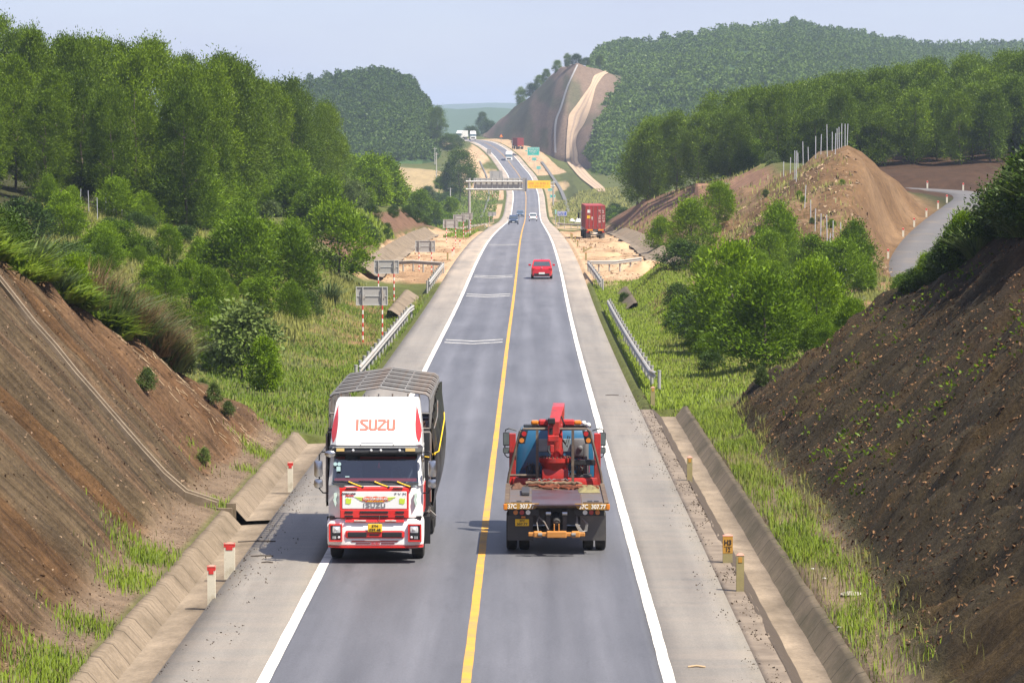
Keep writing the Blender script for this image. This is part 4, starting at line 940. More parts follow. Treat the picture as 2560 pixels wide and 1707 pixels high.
# loose stones and dead leaves on both slopes
def chips(pts, s0, s1, m, label, cat, name, seed, flat=.35):
    rg = np.random.default_rng(seed); n = len(pts); s = s0 + (s1 - s0) * rg.random(n) ** 3
    o4 = np.array([[1, 0, -.4], [-.5, .87, -.4], [-.5, -.87, -.4], [0, 0, .8]]); M3 = rg.normal(size=(n, 3, 3)); qv, _ = np.linalg.qr(M3)
    off_ = o4[None] * np.array([1, .8, flat * 1.3])[None, None]; off_ = off_ * s[:, None, None]; off_ = np.einsum('nij,nkj->nki', qv, off_)
    V_ = (pts[:, None, :] + off_).reshape(-1, 3); J = np.arange(n * 4).reshape(n, 4)
    F = np.concatenate([J[:, [0, 1, 2]], J[:, [0, 1, 3]], J[:, [1, 2, 3]], J[:, [0, 2, 3]]])
    tn = np.repeat(rg.random(n), 4)
    tag(mesh_obj(name, np_mesh(name, V_, F, m, floats={'leaf': tn})), label, cat, kind='stuff')
M_chipR = leafmat('dead_leaves', (.05, .03, .02), (.30, .16, .075), .05, .7); M_chipL = leafmat('pale_stones', (.13, .08, .05), (.36, .26, .17), .0, .8)
chips(field(8.2, 20, 64, 134, 42000, 621, -.6), .012, .10, M_chipR, 'dead leaves and dark stones littering the right slope', 'litter', 'loose_stones', 621)
chips(field(-18, -8, 64, 128, 20000, 622, -.4), .010, .085, M_chipL, 'small pale stones on the left cut slope', 'stones', 'loose_stones', 622)
chips(field(-8.6, -7.3, 64, 128, 7000, 623, -.15, (.8, .3)), .012, .05, M_chipL, 'gravel along the foot of the left cut slope', 'gravel', 'gravel', 623)
chips(field(7.3, 8.9, 64, 140, 6000, 624, -.15, (.8, .3)), .012, .055, M_chipL, 'gravel along the foot of the right slope', 'gravel', 'gravel', 624)
chips(field(6.2, 12.5, 283, 470, 2600, 625, .0, (.4, .1)), .03, .22, M_chipL, 'clods and stones on the right sandy verge', 'clods', 'loose_stones', 625, .7)
chips(field(-12, -6.2, 280, 470, 1800, 626, .0, (.4, .1)), .03, .18, M_chipL, 'clods and stones on the left sandy verge', 'clods', 'loose_stones', 626, .7)
def crumbs(u0, u1, d0, d1, n, seed):
    rg = np.random.default_rng(seed); d = d0 + (d1 - d0) * rg.random(n); u = u0 + (u1 - u0) * rg.random(n) ** 2.2
    k = fbm(u * 2, d * .35, seed) > -.05; d, u = d[k], u[k]; return np.stack([RX(d) + u, d, RZ(d) + .004], 1)
M_crumb = leafmat('dark_crumbs', (.03, .022, .016), (.11, .08, .055), .0, .9)
chips(crumbs(-5.74, -4.7, 60, 150, 2600, 631), .008, .045, M_crumb, 'dark dirt crumbs along the left shoulder edge', 'dirt', 'dirt_crumbs', 631)
chips(crumbs(5.98, 4.9, 60, 150, 3600, 632), .008, .045, M_crumb, 'dark dirt crumbs along the right shoulder edge', 'dirt', 'dirt_crumbs', 632)
chips(field(18, 31, 292, 345, 3000, 627, -.1, (.25, .12)), .04, .30, M_chipL, 'clods and stones scattered over the orange mound', 'clods', 'loose_stones', 627, .7)
# broken dry reed stalks on the end of the left slope
mb = MB(); rs = random.Random(5)
for k in range(150):
    d = rs.uniform(110, 121); u = crestL(d) + rs.uniform(.6, 3.4); p = G(u, d, .03); a = rs.uniform(-.7, .7); l = rs.uniform(.12, .45)
    q = G(u + l * .8 * math.cos(a), d + l * math.sin(a), .04); mb.tube([p, q], .008, 4)
M_stalk = paint('dry_stalk', (.42, .31, .19), .8, var=.3)
tag(mb.build('dry_stalks', M_stalk), 'broken dry stalks strewn on the end of the left slope', 'stalks', kind='stuff')
# ------------------------------------------------------------------ drains
M_conc = paint('weathered_concrete', (.20, .155, .11), .9, var=.3, scale=1.6, bump=.4, dirt=(.11, .085, .06), dirtamt=.5)
M_conc2 = paint('mossy_concrete', (.115, .088, .06), .9, var=.35, scale=1.8, bump=.5, dirt=(.06, .05, .035), dirtamt=.7)
M_silt = paint('drain_silt', (.27, .205, .145), .95, var=.3, scale=2.5, bump=.4, dirt=(.15, .12, .09), dirtamt=.45)
def concrete(name, c, dirt, amt, joints=True, stretch=(.5, 4.5, .6)):
    """concrete with stains running down it and board marks"""
    m, nt, b = nodes(name); L = nt.links; N = nt.nodes.new; tc = N('ShaderNodeTexCoord')
    def nz(sc, det):
        mp = N('ShaderNodeMapping'); mp.inputs['Scale'].default_value = sc; L.new(tc.outputs['Object'], mp.inputs[0]); n = N('ShaderNodeTexNoise'); n.inputs['Scale'].default_value = 1; n.inputs['Detail'].default_value = det; n.inputs['Roughness'].default_value = .65; L.new(mp.outputs[0], n.inputs['Vector']); return n.outputs['Fac']
    def rr(x, lo, hi, a, bb):
        r = N('ShaderNodeMapRange'); r.inputs[1].default_value = lo; r.inputs[2].default_value = hi; r.inputs[3].default_value = a; r.inputs[4].default_value = bb; L.new(x, r.inputs[0]); return r.outputs[0]
    st = nz(stretch, 6); lg = nz((.8, .35, .8), 4); fi = nz((14, 9, 14), 3)
    mu = N('ShaderNodeMath'); mu.operation = 'MULTIPLY'; L.new(rr(st, .3, .7, .68, 1.3), mu.inputs[0]); L.new(rr(fi, .3, .7, .85, 1.15), mu.inputs[1])
    vm = N('ShaderNodeVectorMath'); vm.operation = 'SCALE'; vm.inputs[0].default_value = c; L.new(mu.outputs[0], vm.inputs[3])
    ad = N('ShaderNodeMath'); ad.operation = 'MULTIPLY_ADD'; ad.inputs[1].default_value = .55; L.new(st, ad.inputs[0]); L.new(lg, ad.inputs[2])
    mx = N('ShaderNodeMix'); mx.data_type = 'RGBA'; mx.inputs[7].default_value = (*dirt, 1); L.new(rr(ad.outputs[0], .86 - amt * .2, 1.02, 0, .9), mx.inputs[0]); L.new(vm.outputs[0], mx.inputs[6])
    sx = N('ShaderNodeSeparateXYZ'); L.new(tc.outputs['Object'], sx.inputs[0]); fr = N('ShaderNodeMath'); fr.operation = 'PINGPONG'; fr.inputs[1].default_value = 1.0; L.new(sx.outputs['Y'], fr.inputs[0])
    jn = N('ShaderNodeMix'); jn.data_type = 'RGBA'; jn.inputs[7].default_value = (*[q * .45 for q in dirt], 1); L.new(rr(fr.outputs[0], .02, .05, .85 if joints else 0, 0), jn.inputs[0]); L.new(mx.outputs[2], jn.inputs[6]); L.new(jn.outputs[2], b.inputs['Base Color'])
    setv(b, 'Roughness', .92); setv(b, 'Specular IOR Level', .2)
    bp = N('ShaderNodeBump'); bp.inputs['Strength'].default_value = .5; bp.inputs['Distance'].default_value = .04; L.new(st, bp.inputs['Height']); L.new(bp.outputs[0], b.inputs['Normal']); return m
M_conc = concrete('weathered_concrete', (.20, .155, .11), (.085, .065, .042), .5); M_conc2 = concrete('mossy_concrete', (.115, .09, .063), (.04, .036, .02), .8)
M_silt = concrete('drain_silt', (.235, .185, .135), (.10, .078, .056), .75, False, (2.2, 1.1, 2)); M_lip = paint('wet_soil', (.06, .043, .03), .95, var=.4, scale=6, bump=.6)
def trough(name, label, prof, d0, d1, mats, fidx, step=.6, groove=1.2, wob=.03, cat='drain', seed=0):
    """profile (u,h) swept along the road; every `groove` metres a joint is cut by a narrow step"""
    ds = [d0]
    while ds[-1] < d1: ds.append(min(d1, ds[-1] + step))
    ds = np.array(ds); k = len(prof); rg = np.random.default_rng(seed)
    A = np.zeros((len(ds), k, 3))
    for j, (u, h) in enumerate(prof):
        A[:, j, 0] = RX(ds) + u + wob * fbm(ds * .7, ds * 0 + j * .4, seed); A[:, j, 1] = ds; A[:, j, 2] = RZ(ds) + h + wob * .7 * fbm(ds * .8, ds * 0 + j, seed + 3)
    J = np.arange(len(ds) * k).reshape(len(ds), k); F = np.stack([J[:-1, :-1], J[:-1, 1:], J[1:, 1:], J[1:, :-1]], 2)
    mi = np.tile(np.array(fidx), (len(ds) - 1, 1))
    o = mesh_obj(name, np_mesh(name, A.reshape(-1, 3), F.reshape(-1, 4), mats, matidx=mi.ravel())); return tag(o, label, cat)
lp = [(-5.70, -.015), (-5.76, -.02), (-5.92, -.26), (-6.65, -.29), (-7.0, .11), (-7.20, .15), (-7.24, -.1)]
trough('roadside_drain', 'concrete roadside drain left of the road, near length below the stepped chute', lp, 45, 97.4, [M_conc, M_silt, M_lip], [2, 2, 1, 0, 0, 0], seed=1)
trough('roadside_drain', 'concrete roadside drain left of the road, far length behind the big truck', lp, 98.8, 126.8, [M_conc, M_silt, M_lip], [2, 2, 1, 0, 0, 0], seed=2)
trough('drain_sump', 'sunken sump in the left drain where the slope chute comes down', [(-5.70, -.015), (-5.76, -.02), (-5.92, -.34), (-6.75, -.40), (-7.05, -.36), (-7.30, .10)], 97.4, 98.8, [M_conc, M_silt, M_lip], [2, 2, 1, 1, 0], step=.35, seed=9)
rp = [(5.98, .0), (6.05, .0), (6.34, -.27), (6.9, -.29), (7.2, .10), (7.36, .14), (7.40, -.1)]
trough('roadside_drain', 'long mossy concrete drain along the foot of the dark right slope', rp, 45, 141, [M_conc2, M_silt, M_lip], [2, 2, 1, 0, 0, 0], seed=3)
trough('roadside_drain', 'short concrete drain between the two left guardrails', [(-6.2, -.15), (-6.3, -.42), (-6.7, -.42), (-7.7, .22), (-7.95, .25), (-8.0, -.1)], 230, 262, [M_conc, M_silt], [0, 1, 0, 0, 0], step=1.5, seed=4)
trough('roadside_drain', 'short concrete drain between the two right guardrails', [(6.2, -.12), (6.3, -.5), (7.2, -.5), (8.1, .25), (8.35, .3), (8.4, -.1)], 240, 267, [M_conc2, M_silt], [0, 1, 0, 0, 0], step=1.5, seed=5)
trough('slope_lining', 'ribbed concrete lining at the foot of the far left cut slope', [(-10.6, .16), (-11.2, .26), (-12.4, 1.15), (-12.7, 1.1)], 287, 470, [M_conc, M_silt], [1, 0, 0], step=3, wob=.12, seed=6, cat='slope lining')
trough('slope_lining', 'concrete lining at the foot of the far right cut slope', [(11.8, .18), (12.5, .28), (13.8, 1.05), (14.1, 1.0)], 300, 500, [M_conc, M_silt], [1, 0, 0], step=3, wob=.12, seed=7, cat='slope lining')
def curb(name, label, pts, w, h, m, cat='drain'):
    mb = MB()
    for (a, b) in zip(pts[:-1], pts[1:]):
        a, b = Vector(a), Vector(b); t = (b - a).normalized(); n = Vector((-t.y, t.x, 0)).normalized() * w
        mb.loft([[a - n - Vector((0, 0, h)), a + n - Vector((0, 0, h)), a + n + Vector((0, 0, h)), a - n + Vector((0, 0, h))], [b - n - Vector((0, 0, h)), b + n - Vector((0, 0, h)), b + n + Vector((0, 0, h)), b - n + Vector((0, 0, h))]])
    return tag(mb.build(name, m), label, cat)
# stepped chute down the left slope
ch = thing('slope_chute', 'narrow concrete drain chute running down the brown left slope', 'drain chute', G(-8.2, 98))
ch_loc = ch.location.copy()
def local(p): return Vector(p) - ch_loc
up = [G(u, 97.9 + (abs(u) - 8.2) * .10, .10) for u in np.arange(-19.0, -8.1, .6)]
for j, (dy, nm, w_) in enumerate(((-.30, 'side_wall', .10), (.30, 'side_wall', .10), (0, 'channel_floor', .24))):
    mb = MB()
    pts = [local(p) + Vector((0, dy, 0 if j < 2 else -.09)) for p in up] + [local(G(-7.35, 98.0, .06)) + Vector((0, dy, 0 if j < 2 else -.09))]
    for a, b in zip(pts[:-1], pts[1:]):
        q = Vector((0, w_, 0)); z = Vector((0, 0, .13 if j < 2 else .05))
        mb.loft([[a - q - z, a + q - z, a + q + z, a - q + z], [b - q - z, b + q - z, b + q + z, b - q + z]])
    mb.build(nm, M_conc if j < 2 else M_silt, ch)
mb = MB(); e = local(Vector((float(RX(98)) - 7.2, 98.1, float(RZ(98)))))
for s in (-.62, .62): mb.box(e.x - .16, e.x + .28, e.y + s - .06, e.y + s + .06, e.z - .5, e.z + .20)
mb.box(e.x - .30, e.x - .16, e.y - .68, e.y + .68, e.z - .5, e.z + .22)
mb.build('outlet_box', M_conc, ch)

# ------------------------------------------------------------------ guardrails
M_galv = paint('galvanised_steel', (.36, .35, .33), .65, .15, var=.12, scale=2, dirt=(.33, .25, .17), dirtamt=.35)
M_galvd = paint('dusty_steel', (.50, .46, .40), .7, .15, var=.15, scale=1.5, dirt=(.45, .33, .22), dirtamt=.5)
def guardrail(label, pts, spacing, posts_out, group=None, rail_h=.72, m=M_galv):
    """pts: ground points along the run; posts stand on the side posts_out (+1 right of the run)"""
    pts = [Vector(p) for p in pts]; base = pts[0].copy()
    t0 = thing('guardrail', label, 'guardrail', base, group=group)
    L = [0]
    for a, b in zip(pts[:-1], pts[1:]): L.append(L[-1] + (b - a).length)
    def along(s):
        for i in range(len(pts) - 1):
            if s <= L[i + 1] or i == len(pts) - 2:
                f = (s - L[i]) / (L[i + 1] - L[i]); return pts[i].lerp(pts[i + 1], f), (pts[i + 1] - pts[i]).normalized()
    prof = [(0, -.155), (.03, -.15), (.085, -.11), (.085, -.06), (.02, -.02), (.02, .02), (.085, .06), (.085, .11), (.03, .15), (0, .155)]
    rings = []; n = max(2, int(L[-1] / 2)); Z = Vector((0, 0, 1))
    for k in range(n + 1):
        p, t = along(L[-1] * k / n); nr = Vector((t.y, -t.x, 0)).normalized() * -posts_out
        c = p - base + Z * rail_h
        rings.append([c + nr * a + Z * b for a, b in prof] + [c + nr * (a - .02) + Z * b for a, b in prof[::-1]])
    MB().loft(rings).build('rail', m, t0)
    np_ = max(2, int(round(L[-1] / spacing)) + 1); first = None
    for k in range(np_):
        p, t = along(L[-1] * k / (np_ - 1)); nr = Vector((t.y, -t.x, 0)).normalized() * posts_out; loc = p - base + nr * .13
        if first is None:
            mb = MB(); mb.cyl((0, 0, -.5), (0, 0, .92), .075, 10); mb.cyl((0, 0, .90), (0, 0, .94), .085, 10)
            first = mb.build('post', m, t0); first.location = loc
        else:
            c = first.copy(); link(c, t0); c.location = loc
    return t0
def run(u0, d0, u1, d1, n=12): return [G(u0 + (u1 - u0) * k / n, d0 + (d1 - d0) * k / n) for k in range(n + 1)]
guardrail('long left guardrail running away behind the big truck', run(-6.32, 158, -6.3, 222) + [G(-6.15, 226)], 4, -1)
guardrail('short guardrail on the left between drain end and sandy verge', run(-6.3, 265, -6.1, 299, 8), 4, -1)
guardrail('guardrail crossing the left verge behind the sign backs', run(-6.15, 300, -11.3, 303, 6), .95, 1, rail_h=.78)
guardrail('long right guardrail beside the bright grass', [G(6.6, 153.5)] + run(6.42, 155.5, 6.3, 236), 4, 1)
guardrail('shorter right guardrail farther up beside the grass', run(6.5, 271, 6.0, 303, 8), 4, 1)
guardrail('guardrail crossing the right sandy verge toward the sand heap', run(6.1, 304, 10.6, 306, 5), 1.1, -1, rail_h=.78)
guardrail('distant guardrail across the left verge under the cantilever sign', run(-11.0, 590, -5.9, 604, 5), 1.6, 1, m=M_galvd)
guardrail('distant guardrail across the right verge behind the container lorry', run(5.9, 618, 11.5, 612, 5), 1.6, -1, m=M_galvd)

# ------------------------------------------------------------------ guide posts and kilometre stones
M_postw = paint('painted_concrete', (.62, .58, .47), .8, var=.12, scale=8, dirt=(.36, .30, .20), dirtamt=.4)
M_red = paint('red_paint', (.55, .035, .03), .55, var=.15, scale=6)
M_pink = paint('faded_red', (.50, .22, .17), .7, var=.15, scale=8)
M_ochre = paint('ochre_paint', (.46, .24, .035), .7, var=.2, scale=8)
M_olive = paint('olive_concrete', (.30, .255, .115), .85, var=.2, scale=5, dirt=(.20, .17, .11), dirtamt=.4)
M_ink = paint('black_letters', (.025, .022, .02), .6, var=0)
M_lw = paint('white_letters', (.78, .76, .70), .6, var=.08, scale=8, dirt=(.5, .3, .1), dirtamt=.2)
def guide_post(loc, h, w, kind, label, rz=0, group=None, tilt=None):
    t = thing('guide_post' if kind != 'stone' else 'kilometre_stone', label, 'guide post' if kind != 'stone' else 'distance stone', loc, rz, group)
    if tilt: t.rotation_euler = tilt
    d = .075; mb = MB()
    if kind == 'red':
        mb.mat(0).box(-w, w, -d, d, -.2, h * .84).mat(1).box(-w - .004, w + .004, -d - .004, d + .004, h * .84, h * .97)
        mb.build('post', [M_postw, M_red], t)
        MB().loft([[(-w - .012, -d - .012, h * .955), (w + .012, -d - .012, h * .955), (w + .012, d + .012, h * .955), (-w - .012, d + .012, h * .955)], [(-w * .3, -d * .3, h), (w * .3, -d * .3, h), (w * .3, d * .3, h), (-w * .3, d * .3, h)]]).build('cap', M_pink, t)
        MB().box(-w * .62, w * .62, -d - .008, -d + .002, h * .74, h * .90).build('reflector', M_red, t)
    elif kind == 'olive':
        mb.box(-w, w, -d, d, -.2, h * .95).build('post', M_olive, t)
        MB().loft([[(-w - .006, -d - .006, h * .94), (w + .006, -d - .006, h * .94), (w + .006, d + .006, h * .94), (-w - .006, d + .006, h * .94)], [(-w * .3, -d * .3, h), (w * .3, -d * .3, h), (w * .3, d * .3, h), (-w * .3, d * .3, h)]]).build('cap', M_pink, t)
        MB().box(-w * .5, w * .5, -d - .008, -d + .002, h * .76, h * .90).build('reflector', M_ochre, t)
    else:
        mb.box(-w, w, -d, d, -.2, h * .36).build('base', M_olive, t)
        MB().box(-w - .004, w + .004, -d - .004, d + .004, h * .34, h * .93).build('panel', M_ochre, t)
        MB().loft([[(-w - .01, -d - .01, h * .93), (w + .01, -d - .01, h * .93), (w + .01, d + .01, h * .93), (-w - .01, d + .01, h * .93)], [(-w * .2, -d * .2, h), (w * .2, -d * .2, h), (w * .2, d * .2, h), (-w * .2, d * .2, h)]]).build('cap', M_pink, t)
        lettering('H3', .17, M_ink, t, (0, -d - .008, h * .70), width=w * 1.45, bold=.004)
        MB().box(-w * .8, w * .8, -d - .008, -d - .003, h * .555, h * .57).build('rule', M_ink, t)
        lettering('12', .14, M_ink, t, (0, -d - .008, h * .46), width=w * .85, bold=.002)
    return t
def at_ground(px, py, d0=55): return hit(px, py, d0, 700)
def road_pt(px, py):
    """point on the road-level strip (shoulder edge)"""
    d = CAMH * FPX / (py - VPY); p = at(px, py, d); return Vector((p.x, d, float(RZ(d)) - .01))
guide_post(road_pt(529, 1500), .74, .085, 'red', 'nearest white guide post with red top by the left drain')
ks = guide_post(road_pt(574, 1429), .66, .125, 'red', 'wider white stone with red top behind the nearest left guide post'); ks.name = 'kilometre_stone'; ks['category'] = 'distance stone'
guide_post(road_pt(726, 1214), .70, .075, 'red', 'white guide post with red top beside the left drain, closest to the big truck')
guide_post(road_pt(1819, 1409), .70, .115, 'stone', 'ochre distance stone marked H3 12 on the right shoulder')
guide_post(road_pt(1850, 1481), .86, .085, 'olive', 'nearest olive guide post on the right, tallest beside the H3 stone')
guide_post(road_pt(1724, 1202), .74, .08, 'olive', 'olive guide post on the right halfway along the drain')
guide_post(road_pt(1632, 1014), .78, .085, 'olive', 'olive guide post on the right at the guardrail end')
for k, (px, py, d, kd, lb) in enumerate(((1464.7, 645, 335, 'olive', 'nearest olive guide post on the right sandy verge'), (1459.6, 624, 365, 'stone', 'short ochre stone on the right sandy verge'), (1444, 611, 392, 'olive', 'second olive guide post on the right sandy verge'),
        (1438, 600.5, 417, 'olive', 'third olive guide post on the right sandy verge'), (1430.6, 593, 440, 'olive', 'pale guide post of the close pair beside the container lorry'), (1427.4, 591, 447, 'olive', 'dark guide post of the close pair beside the container lorry'))):
    p = at(px, py, d); guide_post((p.x, d, ground(p.x, d)), .78 if kd == 'olive' else .62, .085, 'olive', lb)
p = at(1464, 618, 372); guide_post((p.x, 372, ground(p.x, 372) + .12), .8, .08, 'olive', 'olive guide post knocked over on the right sandy verge', tilt=(0, R(64), 0))
for k, (px, py, d, kd, lb) in enumerate(((1119, 645, 335, 'olive', 'short dark post on the left sandy verge'), (1131, 636, 345, 'red', 'front one of a pair of red topped posts on the left sandy verge'), (1135, 634, 352, 'red', 'rear one of a pair of red topped posts on the left sandy verge'), (1150, 617, 388, 'red', 'single red topped post on the left sandy verge'))):
    p = at(px, py, d); guide_post((p.x, d, ground(p.x, d)), .8, .08, kd, lb)
for k in range(11):
    d = 470 + k * 12; guide_post(G(-7.2 + .09 * k, d), .75, .09, 'red' if k < 3 else 'olive', 'small guide post in the far row along the left verge', group='far row of left guide posts') 
for k, (px, py) in enumerate(((2254, 619), (2259.5, 605), (2262, 594), (2266, 580), (2275, 567.5), (2287, 554))):
    i = [31, 45, 52, 60, 68, 76][k]; c = SIDEW[min(i, len(SIDEW) - 1)]; n_ = SIDEW[min(i + 1, len(SIDEW) - 1)][:2] - c[:2]; n_ /= np.linalg.norm(n_)
    x, y = c[0] - n_[1] * 2.25, c[1] + n_[0] * 2.25
    guide_post((x, y, ground(x, y)), .85, .09, 'red', 'white red topped post along the inside of the service road', group='posts inside the service road bend')
for k, i in enumerate((88, 97, 106, 115, 124)):
    c = SIDEW[min(i, len(SIDEW) - 2)]; n_ = SIDEW[min(i + 1, len(SIDEW) - 1)][:2] - c[:2]; n_ /= np.linalg.norm(n_)
    x, y = c[0] + n_[1] * 2.3, c[1] - n_[0] * 2.3
    guide_post((x, y, ground(x, y)), .9, .09, 'red', 'white red topped post on the outside of the service road bend', group='posts outside the service road bend')

# ------------------------------------------------------------------ bare fence poles
M_pole = paint('pale_fence_pole', (.52, .53, .55), .7, .1, var=.12, scale=3)
F_ = [(1958.8,375,409),(1975.6,370,412),(1987,380,452),(1990.3,379,459),(1995,355,398),(2008,346,410),(2021,369,385),(2039,346,402),(2052,322,372),(2068,313,393),(2080.5,307,355),(2088,332,385),(2093,306,358),(2098,320,374),(2104,302,362),(2112.6,299,355),(2118,296.5,351)]
FL = [(2011.6,469,525),(2026.7,504,563),(2037.5,530,587),(2051.7,537,594),(2068,543,620),(2082,561,601),(2073,594,643),(2087,620,700),(2097.5,643,712),(2113,672,714),(2102,580,605)]
pm = MB(); pm.cyl((0, 0, -.3), (0, 0, 1), .035, 8); pole0 = pm.build('fence_pole', M_pole); pole_me = pole0.data; bpy.data.objects.remove(pole0)
def fence_pole(loc, h, label, group, lean=(0, 0)):
    o = bpy.data.objects.new('fence_pole', pole_me); link(o); o.location = loc; o.scale = (1, 1, h); o.rotation_euler = (lean[0], lean[1], 0)
    tag(o, label, 'fence pole', group)
for k, (px, yt, yb) in enumerate(F_):
    p = hit(px, yb, 262, 352) if px < 2030 else hit(px, yb + 3, 290, 349)
    fence_pole(p, min(3.4, max(1.6, (yb - yt) * dscale(p.y))), 'bare pale fence pole along the crest of the orange mound', 'fence poles on the mound crest', (0, random.uniform(-.03, .03)))
for k, (px, yt, yb) in enumerate(FL):
    p = hit(px, yb, 230, 330); fence_pole(p, min(3.2, max(1.4, (yb - yt) * dscale(p.y))), 'bare pale fence pole coming down the rough slope below the mound', 'fence poles below the mound', (0, random.uniform(-.03, .06)))
for k, (px, yt, yb) in enumerate(((200.5, 500, 530), (222.6, 505, 540), (244, 495, 562), (264, 474, 512), (285.7, 476, 540), (305, 487, 525))):
    p = hit(px, yb, 200, 266); fence_pole(p, max(1.8, (yb - yt) * dscale(p.y)), 'bare pale fence pole before the left plantation', 'fence poles before the left plantation', (0, random.uniform(-.04, .04)))
for o in col.objects:
    if o.get('group') == 'fence poles before the left plantation': o.scale = (.6, .6, o.scale[2])

# ------------------------------------------------------------------ road signs
M_signback = paint('aluminium_sign_back', (.42, .40, .37), .55, .25, var=.1, scale=1.2, dirt=(.32, .27, .21), dirtamt=.2)
M_frame = paint('sign_frame', (.55, .54, .51), .5, .3, var=.1)
M_rw_w = paint('post_white', (.72, .68, .62), .6, var=.1)
def striped(mb, x, y, h, r, n, z0=0.0):
    for k in range(n):
        mb.mat(k % 2).cyl((x, y, z0 + (h - z0) * k / n), (x, y, z0 + (h - z0) * (k + 1) / n), r, 10)
def sign_back(label, px_l, px_r, y_t, y_b, d, posts, ybase, group=None, stripes=9):
    cx = (px_l + px_r) / 2; p = at(cx, ybase, d); gz = ground(p.x, d); k = dscale(d)
    zt, zb = at(cx, y_t, d).z - gz, at(cx, y_b, d).z - gz; hw = (px_r - px_l) * k / 2
    t = thing('road_sign', label, 'road sign', (p.x, d, gz), group=group)
    MB().box(-hw, hw, .06, .075, zb, zt).build('panel', M_signback, t)
    mb = MB(); w = .035
    mb.box(-hw - .01, hw + .01, .02, .06, zt - w, zt + .01); mb.box(-hw - .01, hw + .01, .02, .06, zb - .01, zb + w); mb.box(-hw - .01, -hw + w, .02, .059, zb + w, zt - w); mb.box(hw - w, hw + .01, .02, .059, zb + w, zt - w); mb.box(-hw + w, hw - w, .03, .058, (zt + zb) / 2 - .025, (zt + zb) / 2 + .025)
    mb.build('frame', M_frame, t)
    for q in posts:
        x = (q - cx) * k; px_ = p.x + x; g = ground(px_, d) - gz
        mb = MB(); mb.mat(2).cyl((x, -.02, zb - .02), (x, -.02, zt), .042, 10); striped(mb, x, -.02, zb - .02, .045, stripes, g - .1)
        mb.build('post', [M_red, M_rw_w, M_galv], t)
        MB().box(x - .13, x + .13, -.005, .04, (zt + zb) / 2 - .13, (zt + zb) / 2 + .13).build('bracket', M_galv, t)
    return t
sign_back('nearest grey sign back on red and white posts', 890.5, 969, 717, 763, 200, (907, 956), 855)
sign_back('second grey sign back on red and white posts, partly behind the nearest', 935.5, 997, 651, 684, 253, (946, 985), 742)
sign_back('third grey sign back, standing over the crossing guardrail on the left', 1038, 1087.6, 602, 630, 305, (1047.5, 1079), 683)
sign_back('fourth grey sign back on tall striped posts in the left sand', 1108, 1145, 549, 570, 405, (1116, 1139), 614)
sign_back('fifth pale sign back just behind the fourth', 1133.4, 1164, 537, 554, 455, (1159, 1139), 594)
sign_back('sixth sign back, closest to the cantilever sign column', 1153, 1181.6, 533, 549, 515, (1176.5, 1158), 583)
sign_back('small double sign back by the far left verge', 1220, 1240, 530, 540, 780, (1223, 1233), 557, stripes=6)
sign_back('large open framed sign back peeping over the cantilever sign', 1224, 1256, 427.5, 446, 1060, (1231, 1250), 495, stripes=5)
sign_back('distant small sign back at the sandy bank of the upper bend', 1217, 1227.5, 374, 385, 1385, (1219, 1225), 394, stripes=4)

def marks(parent, cx, cz, width, h, m, y, seed, name='lettering'):
    """one line of far writing, too small to read: strokes grouped into words"""
    rs = random.Random(seed); mb = MB(); x = cx - width / 2; st = h * .16
    while x < cx + width / 2 - h * .4:
        for q in range(rs.randint(2, 5)):
            if x > cx + width / 2 - h * .4: break
            k = rs.randrange(4); w_ = h * .5; z0, z1 = cz - h / 2, cz + h / 2
            mb.box(x, x + st, y - .02, y, z0, z1)
            if k != 1: mb.box(x + w_ - st, x + w_, y - .02, y, z0, z1)
            if k != 2: mb.box(x + st, x + w_ - st, y - .019, y, z1 - st, z1)
            if k in (1, 3): mb.box(x + st, x + w_ - st, y - .019, y, cz - st / 2, cz + st / 2)
            if k == 2: mb.box(x + st, x + w_ - st, y - .019, y, z0, z0 + st)
            x += h * .68
        x += h * .5
    return mb.build(name, m, parent)
# cantilever signs
def cantilever(label, px, ytop, ybase, d, arms, x_end, panel, face, lines=None, side=1):
    p = at(px, ybase, d); gz = ground(p.x, d); k = dscale(d); t = thing('cantilever_sign', label, 'overhead sign', (p.x, d, gz))
    zt = at(px, ytop, d).z - gz
    mb = MB(); mb.cyl((0, 0, -.6), (0, 0, zt), .24, 16, .19); mb.cyl((0, 0, zt), (0, 0, zt + .06), .21, 16); mb.cyl((0, 0, -.3), (0, 0, .08), .45, 16); mb.build('column', M_galv, t, smooth=True)
    xe = (x_end - px) * k
    for ya in arms:
        z = at(px, ya, d).z - gz; mb = MB(); mb.cyl((-.5 * side, -.12, z), (xe, -.12, z), .12, 12); mb.cyl((-.28 * side, -.12, z), (-.52 * side, -.12, z), .17, 12); mb.build('arm', M_frame, t, smooth=True)
    x0, x1, y0, y1 = panel; a, b = (x0 - px) * k, (x1 - px) * k; z1, z0 = at(px, y0, d).z - gz, at(px, y1, d).z - gz
    MB().box(min(a, b), max(a, b), .16, .22, z0, z1).build('panel', face, t)
    return t, k, gz, a, b, z0, z1, px
t, k, gz, a, b, z0, z1, px = cantilever('grey cantilever sign seen from behind, reaching over the left lane', 1173.5, 447, 576, 545, (454, 473.5), 1306, (1184, 1305, 445.5, 476.5), M_signback)
mb = MB()
for q in range(9): x = a + (b - a) * (q + .5) / 9; mb.box(x - .05, x + .05, .04, .16, z0, z1)
mb.build('rib', M_frame, t)
x0, x1 = (1306 - px) * k, (1317 - px) * k; zb2 = at(px, 479, 545).z - gz
mb = MB(); mb.box(x0, x1, .12, .2, zb2, z1 + .04); mb.box(x0, x0 + .1, .02, .12, zb2, z1); mb.box(x1 - .08, x1, .02, .12, zb2, z1); mb.build('end_panel', paint('dull_sign_back', (.30, .29, .28), .6, .2, var=.12), t)
